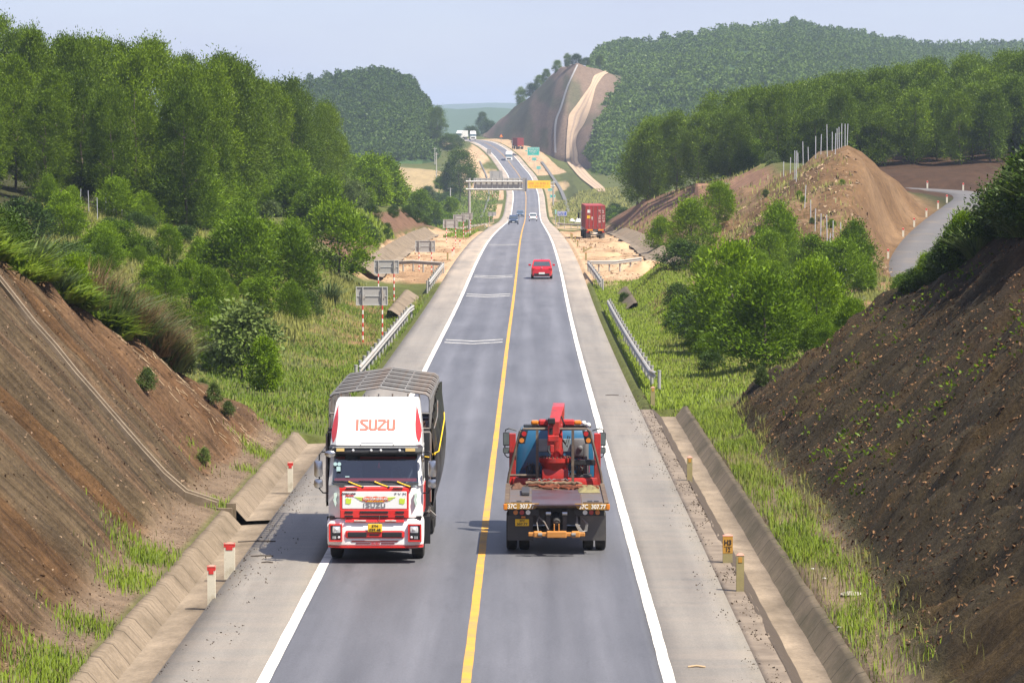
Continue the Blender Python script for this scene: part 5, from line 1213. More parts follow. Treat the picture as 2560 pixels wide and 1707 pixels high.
M_yel = paint('yellow_sign', (.92, .55, .015), .5, var=.04); M_orange_l = paint('orange_letters', (.72, .27, .02), .6, var=0)
t, k, gz, a, b, z0, z1, px = cantilever('bright yellow cantilever sign with orange writing over the right side', 1383, 452.5, 522, 1000, (456.5, 466), 1320, (1318.5, 1376, 451.5, 471.5), M_yel, side=-1)
pn = [c for c in t.children if c.name.startswith('panel')][0]
pn.location = (0, -.5, 0)
cxm = (a + b) / 2
marks(pn, cxm - .1, z0 + (z1 - z0) * .63, abs(b - a) * .86, .62, M_orange_l, .16, 5)
marks(pn, cxm - .5, z0 + (z1 - z0) * .28, abs(b - a) * .66, .36, M_orange_l, .16, 6)

M_green = paint('green_sign', (.02, .42, .36), .5, var=.05); M_blue = paint('blue_sign', (.035, .10, .46), .5, var=.05); M_gpost = paint('grey_post', (.4, .4, .4), .6, .3)
def px_seed(l): return sum(map(ord, l)) % 97
def panel_sign(label, x0, x1, y0, y1, d, posts, ybase, m, txt, striped_posts=False, name='road_sign'):
    cx = (x0 + x1) / 2; p = at(cx, ybase, d); gz = min(ground(p.x, d), p.z + .3); k = dscale(d); t = thing(name, label, 'road sign', (p.x, d, gz))
    zt, zb = at(cx, y0, d).z - gz, at(cx, y1, d).z - gz; hw = (x1 - x0) * k / 2
    pn = MB().rbox(-hw, hw, -.03, .03, zb, zt, .02).build('panel', m, t)
    mb = MB(); w = .05 + hw * .012
    mb.box(-hw + w, hw - w, -.04, -.031, zt - 2 * w, zt - w); mb.box(-hw + w, hw - w, -.04, -.031, zb + w, zb + 2 * w); mb.box(-hw + w, -hw + 2 * w, -.04, -.0315, zb + 2 * w, zt - 2 * w); mb.box(hw - 2 * w, hw - w, -.04, -.0315, zb + 2 * w, zt - 2 * w); mb.build('border', M_lw, t)
    for q in posts:
        x = (q - cx) * k; mb = MB()
        if striped_posts: striped(mb, x, .09, zt * .97, .09, 11, -.8)
        else: mb.mat(2).cyl((x, .09, -.8), (x, .09, zt * .97), .06, 8)
        mb.build('post', [M_red, M_rw_w, M_gpost], t)
    for j, (s, fx, fz, wd) in enumerate(txt):
        if s is None: marks(pn, fx * hw, zb + (zt - zb) * fz, hw * 2 * wd, (zt - zb) * (.11 if len(txt) > 2 else .22), M_lw, -.04, int(px_seed(label)) + j)
        else: lettering(s, (zt - zb) * .2, M_lw, pn, (fx * hw, -.045, zb + (zt - zb) * fz), width=hw * 2 * wd, bold=.012)
    return t
panel_sign('large green direction board on red and white posts by the far bend', 1318.5, 1348.5, 368.5, 389, 1335, (1324.5, 1342.5), 403, M_green, ((None, 0, .78, .84), (None, 0, .58, .76), (None, 0, .40, .66), (None, 0, .16, .22)), True)
panel_sign('tiny green plate left of the large green board', 1313, 1318, 376, 381.5, 1400, (1315.5,), 392, M_green, ((None, 0, .45, .3),))
panel_sign('small green plate just under the large green board', 1330, 1341, 394, 402, 1290, (1335.5,), 414, M_green, ((None, 0, .45, .6),))
panel_sign('small green plate on the slope between board and yellow sign', 1341, 1352, 416, 423.5, 1225, (1346.5,), 438, M_green, (('1 km', 0, .45, .6),))
panel_sign('upper small green plate beside the yellow sign column', 1370, 1380.5, 470.5, 478, 1045, (1375,), 492, M_green, ((None, 0, .45, .6),))
panel_sign('round ended green plate behind the foot of the yellow sign column', 1375, 1388, 487, 494.5, 1012, (1381.5,), 508, M_green, ((None, 0, .45, .2),))
panel_sign('blue information board beside the container lorry', 1393, 1417, 528.5, 540.5, 660, (1398, 1411), 554, M_blue, ((None, 0, .66, .75), (None, 0, .34, .8)))
panel_sign('narrow upright green plate left of the blue board', 1387, 1391, 524.5, 536, 690, (1389,), 554, M_green, ())
# triangular warning sign
p = at(1253, 350, 1480); t = thing('warning_sign', 'small orange triangular warning sign at the top bend', 'road sign', (p.x, 1480, p.z))
MB().prism([(-.72, 1.1), (.72, 1.1), (0, 2.4)], 1, -.03, .03).build('panel', paint('orange_red', (.75, .12, .04), .5), t)
MB().prism([(-.34, 1.3), (.34, 1.3), (0, 1.95)], 1, -.05, -.031).build('symbol', M_yel, t); MB().cyl((0, .06, -1), (0, .06, 2), .05, 8).build('post', M_gpost, t)
# concrete power poles in the far fields
M_cpole = paint('concrete_pole', (.42, .41, .39), .8)
for k, (px, yb, yt, d, lb) in enumerate(((1091, 458, 378, 1120, 'tall concrete power pole in the tan field on the left'), (1126, 494, 466, 930, 'concrete power pole before the big dark tree'), (1087, 418, 366, 1260, 'distant concrete power pole at the foot of the rounded hill'))):
    p = at(px, yb, d); t = thing('power_pole', lb, 'power pole', (p.x, d, p.z - .4)); h = (yb - yt) * dscale(d)
    MB().cyl((0, 0, 0), (0, 0, h), .17, 10, .11).build('pole', M_cpole, t); MB().box(-.75, .75, -.05, .05, h * .93, h * .95).build('cross_arm', M_galv, t)

# ------------------------------------------------------------------ sand heap, rubbish, small litter
def heap(name, label, cat, c, rx_, ry_, h, m, seed):
    n = 26; xs = np.linspace(-1, 1, n); Xg, Yg = np.meshgrid(xs, xs); r = np.sqrt(Xg ** 2 + Yg ** 2)
    Zg = np.clip(1 - r, 0, 1) ** .9 * h * (1 + .5 * fbm(Xg * 3, Yg * 3, seed)) - .12 * (r > .98) - .05
    P_ = np.stack([c[0] + Xg * rx_, c[1] + Yg * ry_, c[2] + Zg], 2); J = np.arange(n * n).reshape(n, n); F = np.stack([J[:-1, :-1], J[:-1, 1:], J[1:, 1:], J[1:, :-1]], 2).reshape(-1, 4)
    return tag(mesh_obj(name, np_mesh(name, P_.reshape(-1, 3), F, m, smooth=True)), label, cat)
M_sandp = paint('heap_sand', (.46, .29, .16), .95, var=.3, scale=1.2, bump=.6)
heap('sand_heap', 'orange sand heap at the end of the crossing guardrail on the right', 'sand heap', G(11.2, 300), 2.4, 4.2, 1.0, M_sandp, 3)
heap('sand_heap', 'low sand heap behind the knocked over guide post', 'sand heap', G(9.0, 352), 2.2, 6, .55, M_sandp, 4)
heap('sand_heap', 'long low sand heap beside the right cut slope', 'sand heap', G(10.6, 388), 2.0, 9, .6, M_sandp, 5)
M_bag = paint('white_rubbish', (.5, .48, .45), .7, var=.2, scale=2)
heap('rubbish_pile', 'white rubbish pile left of the container lorry', 'rubbish', (*at(1430, 551, 640)[:2], at(1430, 551, 640).z), 0.5, .9, .5, M_bag, 6)
heap('rubbish_pile', 'larger white rubbish pile half behind the container lorry', 'rubbish', (*at(1446, 553, 630)[:2], at(1446, 553, 630).z), 0.7, 1.0, .75, M_bag, 7)
def scrap(name, label, cat, px, py, s, m, flat=.35, seed=0):
    p = hit(px, py, 60, 170); rs = random.Random(seed); mb = MB(); n = 9
    rings = [[(s * q * math.cos(2 * math.pi * i / n) * rs.uniform(.7, 1.15), s * q * math.sin(2 * math.pi * i / n) * rs.uniform(.7, 1.15), z * s * flat * rs.uniform(.7, 1.2)) for i in range(n)] for q, z in ((.75, 0), (1, .5), (.6, 1.0), (.15, 1.2))]
    o = mb.loft(rings).build(name, m, smooth=True); o.location = p; return tag(o, label, cat)
for k, (px, py) in enumerate(((2032, 1426), (2061, 1449), (2142, 1528), (2098, 1570), (1798, 1243), (1843, 1121))):
    scrap('paper_scrap', ['crumpled white paper in the right grass, upper one', 'crumpled white paper in the right grass, second one', 'white paper scrap by the dark slope foot', 'larger white paper lowest in the right grass', 'white scrap lying in the right drain', 'tiny white scrap at the top of the right grass strip'][k], 'litter', px, py, .06, M_bag, .3, k)
scrap('plastic_bag', 'pink plastic bag in the left drain below the chute', 'plastic bag', 627, 1291, .13, paint('pink_plastic', (.72, .36, .48), .4), .5, 11)
scrap('plastic_bag', 'small green plastic bag beside the pink one', 'plastic bag', 645, 1290, .09, paint('green_plastic', (.22, .45, .25), .4), .4, 12)
scrap('plastic_bottle', 'small orange bottle lying in the left drain', 'bottle', 621, 1319, .06, paint('orange_plastic', (.65, .28, .05), .4), .8, 13)
scrap('stone_slab', 'flat grey stone slab in the lower right grass', 'stone', 2127, 1489, .30, paint('grey_stone', (.30, .27, .23), .9, var=.2, bump=.5), .25, 14)
M_wood = paint('dead_wood', (.07, .055, .045), .9, var=.3)
for k, (px, py, ln, a) in enumerate(((642, 1358, .95, 8), (668, 1411, .28, 0), (655, 1395, .55, 6), (1631, 1003, .0, 0), (1530, 988, .55, 0), (1738, 1719, .0, 0))):
    if ln == 0: continue
    p = road_pt(px, py); o = MB().tube([(-ln / 2, 0, .02), (0, .03, .035), (ln / 2, -.01, .02)], .018, 6).build('twig', M_wood); o.location = p; o.rotation_euler = (0, 0, R(a))
    tag(o, ['long dead twig on the left shoulder in the truck shadow', 'short dark stick on the left shoulder', 'thin twig near the left drain edge', '', 'dark stick on the right shoulder near the guardrail'][k], 'twig')
o = MB().tube([(-.16, 0, .02), (0, .02, .04), (.17, -.01, .02)], .022, 6).build('twig', paint('dry_bark', (.45, .33, .2), .9)); o.location = road_pt(1741, 1675); tag(o, 'pale piece of bark lowest on the right shoulder', 'twig')
# ------------------------------------------------------------------ vehicle materials
M_wpaint = paint('white_lacquer', (.80, .80, .79), .3, var=.04, scale=2, coat=.4, dirt=(.55, .51, .45), dirtamt=.12)
M_rpaint = paint('red_lacquer', (.62, .022, .018), .32, var=.08, scale=3, coat=.5)
M_crred = paint('crane_red', (.44, .022, .018), .45, var=.25, scale=4, coat=.15, dirt=(.11, .03, .022), dirtamt=.5)
M_rfade = paint('sun_faded_red', (.68, .12, .085), .5, var=.05)
M_blk = paint('black_plastic', (.018, .018, .02), .45, var=.15)
M_dkgrey = paint('dark_grey_metal', (.06, .06, .062), .6, .2, var=.2, scale=4, dirt=(.15, .12, .09), dirtamt=.3)
M_rubber = paint('tyre_rubber', (.022, .021, .02), .85, var=.25, scale=9, bump=.3, dirt=(.09, .075, .06), dirtamt=.25)
M_rim = paint('steel_rim', (.42, .41, .39), .5, .4, var=.15, dirt=(.15, .1, .07), dirtamt=.4)
M_chrome = paint('chrome', (.50, .50, .50), .28, 1.0, var=.04)
M_glass = glass('windscreen', (.50, .58, .62)); M_glassd = glass('dark_glass', (.08, .10, .12))
M_cabin = paint('cabin_dark', (.03, .04, .05), .8, var=.2)
M_redtrim = paint('red_cabin_trim', (.60, .05, .05), .7, var=.1)
M_lens = paint('lamp_glass', (.72, .74, .76), .12, .3, var=.1, coat=.8)
M_amber = paint('amber_lens', (.58, .18, .01), .3, var=.08, coat=.5); M_redlens = paint('red_lens', (.42, .012, .012), .3, var=.08, coat=.5)
M_plate = paint('yellow_plate', (.80, .50, .015), .5, var=.04); M_wplate = paint('white_plate', (.75, .75, .72), .5, var=.04)
M_gold = paint('gold_lamp', (.72, .52, .20), .4, var=.1)
M_tarp = paint('black_tarpaulin', (.026, .027, .030), .33, var=.3, scale=2, bump=.5)
M_bars = paint('weathered_steel_tube', (.20, .195, .19), .55, .3, var=.2, scale=3, dirt=(.22, .13, .08), dirtamt=.4)
M_board = paint('grey_side_board', (.33, .32, .30), .7, .1, var=.15, scale=2, dirt=(.20, .12, .08), dirtamt=.5)
M_cargo = paint('rusty_cargo', (.045, .042, .04), .8, var=.4, scale=2, dirt=(.30, .11, .06), dirtamt=.5)
M_lime = paint('lime_decal', (.52, .66, .06), .5, var=.1); M_teal = paint('teal_decal', (.42, .62, .58), .5, var=.5, scale=16, dirt=(.70, .74, .62), dirtamt=.9)
M_stickr = paint('pale_sticker', (.50, .72, .74), .5, var=.05)
M_silver = paint('silver_letters', (.28, .28, .29), .35, .5, var=.1)
ROADTILT = -math.atan(GR)

def wheel(parent, x, y, r, w, name='wheel', side=1, dual=False):
    mb = MB(); n = 26
    def ring(xx, rr): return [(xx, y + rr * math.cos(2 * math.pi * i / n), r + rr * math.sin(2 * math.pi * i / n)) for i in range(n)]
    h = w / 2
    mb.loft([ring(x - h, r * .60), ring(x - h, r * .88), ring(x - h * .82, r * .985), ring(x - h * .35, r), ring(x + h * .35, r), ring(x + h * .82, r * .985), ring(x + h, r * .88), ring(x + h, r * .60)], caps=False)
    wl = mb.build(name, M_rubber, parent, smooth=True)
    s = side; mb = MB(); mb.loft([ring(x + s * h * .85, r * .62), ring(x + s * h * .5, r * .55), ring(x + s * h * .35, r * .3), ring(x + s * h * .7, r * .2), ring(x + s * h * .7, .01)], caps=True)
    mb.loft([ring(x - s * h * .7, r * .62), ring(x - s * h * .7, .01)])
    mb.build('rim', M_rim, wl, smooth=True); return wl

STROKES = {'I': [[(0, 0), (0, 1)]], 'S': [[(.62, 1), (.1, 1), (0, .88), (.08, .70), (.60, .30), (.62, .12), (.5, 0), (0, 0)]],
           'U': [[(0, 1), (0, .14), (.12, 0), (.5, 0), (.62, .14), (.62, 1)]], 'Z': [[(0, 1), (.55, 1), (.62, .84), (.04, .22), (0, .12), (.0, 0), (.62, 0)]]}
def block_letters(word, height, width, th, m, parent, origin, ux, uz, un, name='lettering'):
    """angular block letters drawn with strokes on the plane origin + ux*x + uz*z, standing 4 mm off along un"""
    ux, uz, un = Vector(ux), Vector(uz), Vector(un); mb = MB(); adv = [0.42 if c == 'I' else .98 for c in word]; tot = sum(adv) - .36; s = width / tot; x = 0; off = 0
    def P(p, o): return Vector(origin) + ux * ((x + p[0]) * s - width / 2) + uz * (p[1] - .5) * height + un * o
    for c, a in zip(word, adv):
        for st in STROKES[c]:
            for p, q in zip(st[:-1], st[1:]):
                A, B = P(p, 0), P(q, 0); t = (B - A).normalized(); n_ = t.cross(un).normalized() * th / 2; e = t * th / 2
                off += .00015; lo, hi = un * (.001), un * (.006 + off)
                c4 = [A - n_ - e, A + n_ - e, B + n_ + e, B - n_ + e]
                mb.add([v + lo for v in c4] + [v + hi for v in c4], [(0, 1, 2, 3), (4, 7, 6, 5), (0, 4, 5, 1), (1, 5, 6, 2), (2, 6, 7, 3), (3, 7, 4, 0)])
        x += a
    return mb.build(name, m, parent)

# ------------------------------------------------------------------ the white and red lorry coming towards us (front at y = 0 facing -y)
def truck_place(name, label, cat, X, Y, rz=0.0):
    return thing(name, label, cat, (X, Y, float(RZ(Y)) + .004), rz, rx=0 if rz else ROADTILT)
T1 = truck_place('lorry', 'white and red heavy lorry with black tarpaulin load driving towards the viewer', 'lorry', -3.66, 85.4)
for s in (-1, 1): wheel(T1, s * .98, 1.42, .50, .30, side=s)
for y in (7.2, 8.57):
    for s in (-1, 1):
        wheel(T1, s * 1.08, y, .50, .27, side=s); wheel(T1, s * .76, y, .50, .27, side=s)
mb = MB()
for s in (-.42, .42): mb.box(s - .05, s + .05, .7, 11.6, .72, 1.0)
mb.cyl((-.9, 1.42, .5), (.9, 1.42, .5), .08, 10); mb.cyl((-.9, 7.2, .5), (.9, 7.2, .5), .11, 10); mb.cyl((-.9, 8.57, .5), (.9, 8.57, .5), .11, 10)
mb.rbox(-1.16, -.62, 3.2, 4.9, .45, .98, .08); mb.rbox(.62, 1.16, 3.2, 5.4, .45, .98, .08); mb.box(-.95, .95, .8, 2.3, .42, .7)
mb.build('chassis', M_dkgrey, T1)
# bumper
def rrect(hw, hh, c, n=4):
    out = []
    for sx, sz, a0 in ((1, 1, 0), (-1, 1, 90), (-1, -1, 180), (1, -1, 270)):
        for k in range(n + 1):
            a = R(a0 + 90 * k / n); out.append((sx * (hw - c) + c * math.cos(a), sz * (hh - c) + c * math.sin(a)))
    return out
def face_plan(hw, sweep, z, y0=0.0, depth=.55, n=14):
    """plan outline of a front that sweeps back at the sides"""
    pts = []
    for k in range(n + 1):
        x = -hw + 2 * hw * k / n; f = abs(x) / hw; pts.append((x, y0 + sweep * max(0, (f - .55) / .45) ** 2, z))
    return pts + [(hw, y0 + depth, z), (-hw, y0 + depth, z)]
mb = MB(); mb.loft([face_plan(1.10, .16, .40, .06), face_plan(1.145, .16, .46, .0), face_plan(1.155, .16, .62, .0), face_plan(1.155, .16, 1.00, .03), face_plan(1.13, .17, 1.07, .08)])
bump = mb.build('bumper', M_wpaint, T1, smooth=True)
mb = MB(); mb.loft([face_plan(1.10, .16, .365, .05), face_plan(1.14, .16, .385, -.012), face_plan(1.14, .16, .41, -.012), face_plan(1.10, .16, .425, .05)]); mb.build('trim_strip', M_rpaint, bump)
def frame(mb, x0, x1, z0, z1, w, ya, yb):
    mb.box(x0, x1, ya, yb, z1 - w, z1); mb.box(x0, x1, ya, yb, z0, z0 + w); mb.box(x0, x0 + w, ya, yb, z0 + w, z1 - w); mb.box(x1 - w, x1, ya, yb, z0 + w, z1 - w)
for s in (-1, 1):
    xa, xb = (-1.09, -.80) if s < 0 else (.80, 1.09); yy = .02
    mb = MB(); mb.rbox(xa, xb, yy - .05, .3, .55, .94, .03); pod = mb.build('headlight', M_blk, bump)
    mb = MB(); frame(mb, xa - .015, xb + .015, .535, .955, .035, yy - .075, .2); mb.build('surround', M_rpaint, pod)
    cx = (xa + xb) / 2 + s * -.02
    mb = MB(); mb.rbox(cx - .10, cx + .105, yy - .068, yy, .735, .915, .03); mb.ell((cx, yy - .06, .825), .045, .03, .045); mb.build('lens', M_lens, pod, smooth=True)
    mb = MB(); mb.ell((cx + s * -.06, yy - .055, .635), .032, .02, .032)
    for q in range(3): mb.box(cx + s * (.02 + q * .03) - .006, cx + s * (.02 + q * .03) + .006, yy - .06, yy, .60, .665)
    mb.build('fog_lamp', M_lens, pod)
mb = MB(); mb.rbox(-.72, .70, -.03, .1, .60, .80, .05); o = mb.build('air_intake', M_rpaint, bump)
mb = MB(); mb.rbox(-.66, -.20, -.042, .05, .635, .765, .02); mb.rbox(.16, .64, -.042, .05, .635, .765, .02); mb.rbox(-.14, .10, -.042, .05, .675, .715, .02); mb.build('opening', M_blk, o)
mb = MB(); mb.prism([(-.58, .555), (.56, .555), (.52, .525), (-.55, .525)], 1, -.012, .05); mb.box(-.46, -.12, -.014, .05, .478, .50); mb.box(.14, .46, -.014, .05, .478, .50); mb.build('lower_slot', paint('dark_red', (.16, .015, .015), .5), bump)
block_letters('ISUZU', .045, .20, .011, M_rpaint, bump, (0, -.003, .489), (1, 0, 0), (0, 0, 1), (0, -1, 0))
mb = MB(); mb.rbox(-.175, .165, -.065, -.03, .765, .955, .015); pl = mb.build('number_plate', M_plate, bump)
lettering('37H', .085, M_ink, pl, (-.005, -.067, .905), width=.15, bold=.002); lettering('039.48', .085, M_ink, pl, (-.005, -.067, .815), width=.275, bold=.002)
mb = MB(); mb.loft([[(-.72, -.01, 1.0), (.70, -.01, 1.0), (.66, .02, 1.075), (-.70, .02, 1.075)], [(-.70, .1, 1.0), (.68, .1, 1.0), (.64, .1, 1.075), (-.68, .1, 1.075)]]); mb.box(-.5, -.22, -.02, -.005, 1.02, 1.05).box(.24, .5, -.02, -.005, 1.02, 1.05)
mb.build('step_panel', [M_rpaint], bump)
mb = MB(); mb.box(-.5, -.22, -.026, -.02, 1.022, 1.048); mb.box(.24, .5, -.026, -.02, 1.022, 1.048); mb.build('step_pad', M_lw, bump)
MB().box(-1.10, 1.10, .14, .5, 1.05, 1.13).build('gap', M_blk, T1)
o = MB().cyl((.10, -.03, .95), (.10, -.02, 1.16), .008, 6).build('flag_staff', M_chrome, bump)
# cab
def cab_ring(z, hw, y0, sweep, yb): return face_plan(hw, sweep, z, y0, yb - y0)
mb = MB(); mb.loft([cab_ring(1.10, 1.12, .06, .16, 2.25), cab_ring(1.5, 1.13, .05, .17, 2.25), cab_ring(1.86, 1.125, .07, .18, 2.25)])
cab = mb.build('cab', M_wpaint, T1, smooth=True)
mb = MB()                                                   # pillars and roof of the cab, glass openings left free
for s in (-1, 1):
    mb.loft([[(s * 1.125, .22, 1.86), (s * 1.03, .12, 1.86), (s * 1.03, .20, 1.86), (s * 1.125, .32, 1.86)], [(s * 1.08, .50, 2.62), (s * .99, .42, 2.62), (s * .99, .50, 2.62), (s * 1.08, .60, 2.62)]])
    mb.box(s * 1.06 - .05, s * 1.06 + .05, 1.25, 2.25, 1.86, 2.62)
mb.box(-1.11, 1.11, 2.15, 2.25, 1.86, 2.62)
mb.rbox(-1.11, 1.11, .40, 2.25, 2.60, 2.78, .06); mb.build('cab_roof', M_wpaint, cab)
mb = MB(); mb.quad((-1.04, .125, 1.87), (1.04, .125, 1.87), (1.0, .43, 2.61), (-1.0, .43, 2.61)); mb.build('windscreen', M_glass, cab)
mb = MB(); mb.add([(-1.06, .118, 1.93), (1.06, .118, 1.93), (.72, .06, 1.80), (-.78, .06, 1.80)], [(0, 1, 2, 3)]); mb.build('screen_frame', M_blk, cab)
mb = MB(); mb.box(-1.0, 1.0, 1.9, 2.05, 1.87, 2.6); mb.box(-1.02, 1.02, .35, 2.0, 1.62, 1.80); mb.build('cabin', M_cabin, cab)
def on_screen(x0, x1, z0, z1, o):
    y = lambda z: .125 + (z - 1.87) * .412 + o
    return [(x0, y(z0), z0), (x1, y(z0), z0), (x1, y(z1), z1), (x0, y(z1), z1)]
mb = MB(); mb.quad(*on_screen(-.98, .98, 1.955, 2.03, .012)); mb.quad(*on_screen(-.38, .95, 2.475, 2.53, .012)); mb.quad(*on_screen(-.96, -.74, 2.475, 2.53, .012)); mb.cyl((.07, .5, 2.25), (.07, .5, 2.38), .035, 8, .01); mb.build('curtain_trim', M_redtrim, cab)
for x in (-.62, .58):
    mb = MB(); mb.rbox(x - .27, x + .27, 1.1, 1.3, 1.7, 2.35, .08); mb.rbox(x - .14, x + .14, 1.12, 1.26, 2.33, 2.52, .05); mb.build('seat', paint('seat_cloth', (.08, .09, .12), .9), cab)
mb = MB(); mb.cyl((.52, .52, 2.02), (.62, .60, 2.06), .20, 16); mb.build('steering_wheel', M_blk, cab)
mb = MB(); mb.cyl((-.96, .19, 2.37), (-.96, .186, 2.37), .045, 14); mb.cyl((-.865, .19, 2.37), (-.865, .186, 2.37), .045, 14); mb.box(-.93, -.835, .165, .17, 2.20, 2.31); mb.box(-.72, -.62, .125, .13, 2.06, 2.085)
so_ = mb.build('sticker', M_stickr, cab)
for s in (-1, 1):
    mb = MB(); mb.quad((s * 1.127, .42, 1.9), (s * 1.127, 1.22, 1.9), (s * 1.10, 1.22, 2.56), (s * 1.10, .60, 2.56)); mb.build('side_window', M_glassd, cab)
    mb = MB(); mb.box(s * 1.13 - .012, s * 1.13 + .012, .95, 2.2, 1.16, 1.8); mb.build('door_panel', M_rpaint if s > 0 else M_wpaint, cab)
mb = MB(); mb.loft([face_plan(.84, .02, 1.73, .034, .1), face_plan(.86, .03, 1.80, .034, .1), face_plan(.84, .04, 1.86, .085, .1)]); mb.build('red_band', M_rpaint, cab)
mb = MB(); mb.rbox(-.84, .80, .005, .12, 1.09, 1.30, .02); mb.box(-.845, -.795, .02, .12, 1.30, 1.74); mb.box(.755, .80, .02, .12, 1.30, 1.74); grl = mb.build('grille', M_rpaint, cab)
mb = MB()
for z in (1.135, 1.235):
    for xa, xb in ((-.73, -.53), (-.37, .31), (.48, .69)): mb.rbox(xa, xb, -.012, .05, z - .024, z + .024, .01)
mb.build('opening', M_blk, grl)
mb = MB(); mb.rbox(-.79, .75, .012, .1, 1.31, 1.725, .015); fp = mb.build('front_panel', M_wpaint, cab)
block_letters('ISUZU', .085, .50, .02, M_silver, fp, (-.02, .009, 1.40), (1, 0, 0), (0, 0, 1), (0, -1, 0))
lettering('FORWARD', .05, M_ink, fp, (-.63, .007, 1.675), width=.33, bold=.001); lettering('MAX', .06, M_rpaint, fp, (-.61, .007, 1.625), width=.2, bold=.003); lettering('F V M', .07, M_silver, fp, (.60, .007, 1.67), width=.27)
mb = MB()
for s in (-1, 1):
    for q in range(3): mb.prism([(s * (.20), 1.585 - q * .035), (s * (.49 - q * .055), 1.60 - q * .035), (s * (.47 - q * .055), 1.578 - q * .035), (s * .20, 1.56 - q * .035)], 1, .004, .0125)
mb.build('wing_decal', M_lime, fp)
mb = MB(); mb.prism([(-.31, 1.50), (-.24, 1.505), (-.24, 1.475), (.22, 1.475), (.22, 1.505), (.31, 1.50), (.30, 1.585), (.22, 1.61), (.12, 1.595), (.02, 1.615), (-.08, 1.60), (-.2, 1.612), (-.30, 1.58)], 1, .0, .0125); ban = mb.build('banner_decal', paint('brick_red', (.62, .10, .04), .5), fp)
lettering('VẠN DẶM BÌNH AN', .085, M_lw, ban, (0, -.004, 1.552), width=.58, bold=.002); lettering('0987.712.789', .038, M_plate, ban, (0, -.004, 1.492), width=.38, bold=.001)
for s in (-1, 1):
    x = s * .64; mb = MB(); mb.prism([(x - .07, 1.55), (x - .03, 1.575), (x + .03, 1.55), (x + .075, 1.57), (x + .06, 1.45), (x + .02, 1.42), (x - .04, 1.44), (x - .065, 1.43)], 1, .005, .0125); mb.build('flag_decal', M_lime, fp)
    x = s * .96; mb = MB(); mb.prism([(x - .03, 1.68), (x + .03, 1.70), (x + .05, 1.62), (x + .02, 1.53), (x + .04, 1.44), (x + .01, 1.36), (x - .02, 1.45), (x - .045, 1.53), (x - .02, 1.6)], 1, .03, .11); mb.build('leaf_decal', M_teal, cab)
# visor, lamps, wipers
mb = MB(); mb.loft([face_plan(1.10, .14, 2.60, .20, .30), face_plan(1.12, .14, 2.66, .10, .40), face_plan(1.12, .14, 2.76, .14, .40), face_plan(1.08, .14, 2.81, .30, .25)]); vis = mb.build('visor', M_blk, cab, smooth=True)
mb = MB(); mb.box(-1.02, 1.02, .10, .13, 2.765, 2.78)
for x in (-.53, -.10, .13, .58): mb.ell((x, .09, 2.70), .034, .03, .034)
mb.build('marker_lamp', M_lens, vis)
for q in ((-.93, -.74), (.72, .95)): MB().box(q[0], q[1], .095, .15, 2.68, 2.75).build('amber_lamp', M_gold, vis)
for x in (-.30, .32, .86):
    mb = MB(); mb.mat(0).tube([(x, .05, 1.83), (x - .16, .07, 1.885), (x - .34, .105, 1.955)], .017, 6); mb.mat(1).tube([(x - .34, .105, 1.958), (x - .5, .12, 1.97), (x - .72, .13, 1.97)], .010, 6); mb.mat(1).ell((x, .05, 1.83), .035, .03, .025); mb.build('wiper', [M_plate, M_blk], cab)
mb = MB(); mb.rbox(-.70, -.42, .0, .06, 1.79, 1.82, .01); mb.rbox(.42, .66, .0, .06, 1.79, 1.82, .01); mb.build('grab_handle', M_blk, cab)
# wind deflector
def fr(z, y, hw, yb, ch_=.20): return [(-hw, y + ch_ * 1.3, z), (-hw + ch_ * .75, y + .02, z), (-hw * .4, y - .02, z), (hw * .4, y - .02, z), (hw - ch_ * .75, y + .02, z), (hw, y + ch_ * 1.3, z), (hw, yb, z), (-hw, yb, z)]
mb = MB(); mb.loft([fr(2.78, .36, 1.10, 2.2), fr(3.05, .60, 1.085, 2.25), fr(3.45, 1.0, 1.045, 2.3), fr(3.74, 1.38, 1.01, 2.32), fr(3.83, 1.60, .98, 2.3), fr(3.85, 1.75, .95, 2.25)]); dfl = mb.build('wind_deflector', M_wpaint, T1, smooth=True)
nrm = Vector((0, -(3.45 - 3.05), .40)).normalized()
block_letters('ISUZU', .29, .88, .066, M_rfade, dfl, (-.02, .745 + .04, 3.255), (1, 0, 0), (0, nrm.z, -nrm.y), tuple(nrm), 'lettering')
for s in (-1, 1):
    pts = [(2.86, .15), (2.98, .75), (3.12, .95), (3.28, .85), (3.45, .55), (3.60, .25), (3.70, .05)]; L_, R_ = [], []
    for z, wq in pts:
        hw = np.interp(z, [2.78, 3.05, 3.45, 3.74, 3.83], [1.10, 1.085, 1.045, 1.01, .98]); y = np.interp(z, [2.78, 3.05, 3.45, 3.74, 3.83], [.36, .60, 1.0, 1.38, 1.60])
        a = Vector((s * (hw - .15 * .98), y + .03, z)); b = Vector((s * hw, y + .26, z)); mid_ = (a + b) / 2; n_ = Vector((s * .24, -.15, .12)).normalized() * .008
        L_.append(mid_ + (a - mid_) * wq + n_); R_.append(mid_ + (b - mid_) * wq + n_)
    vs_ = L_ + R_; k_ = len(L_); MB().add(vs_, [(i, i + 1, k_ + i + 1, k_ + i) for i in range(k_ - 1)]).build('red_flash', M_rpaint, dfl)
mb = MB(); mb.tube([(-.36, .33, 2.80), (-.36, .30, 2.86), (.42, .30, 2.86), (.42, .33, 2.80)], .014, 6); mb.build('roof_rail', M_chrome, dfl)
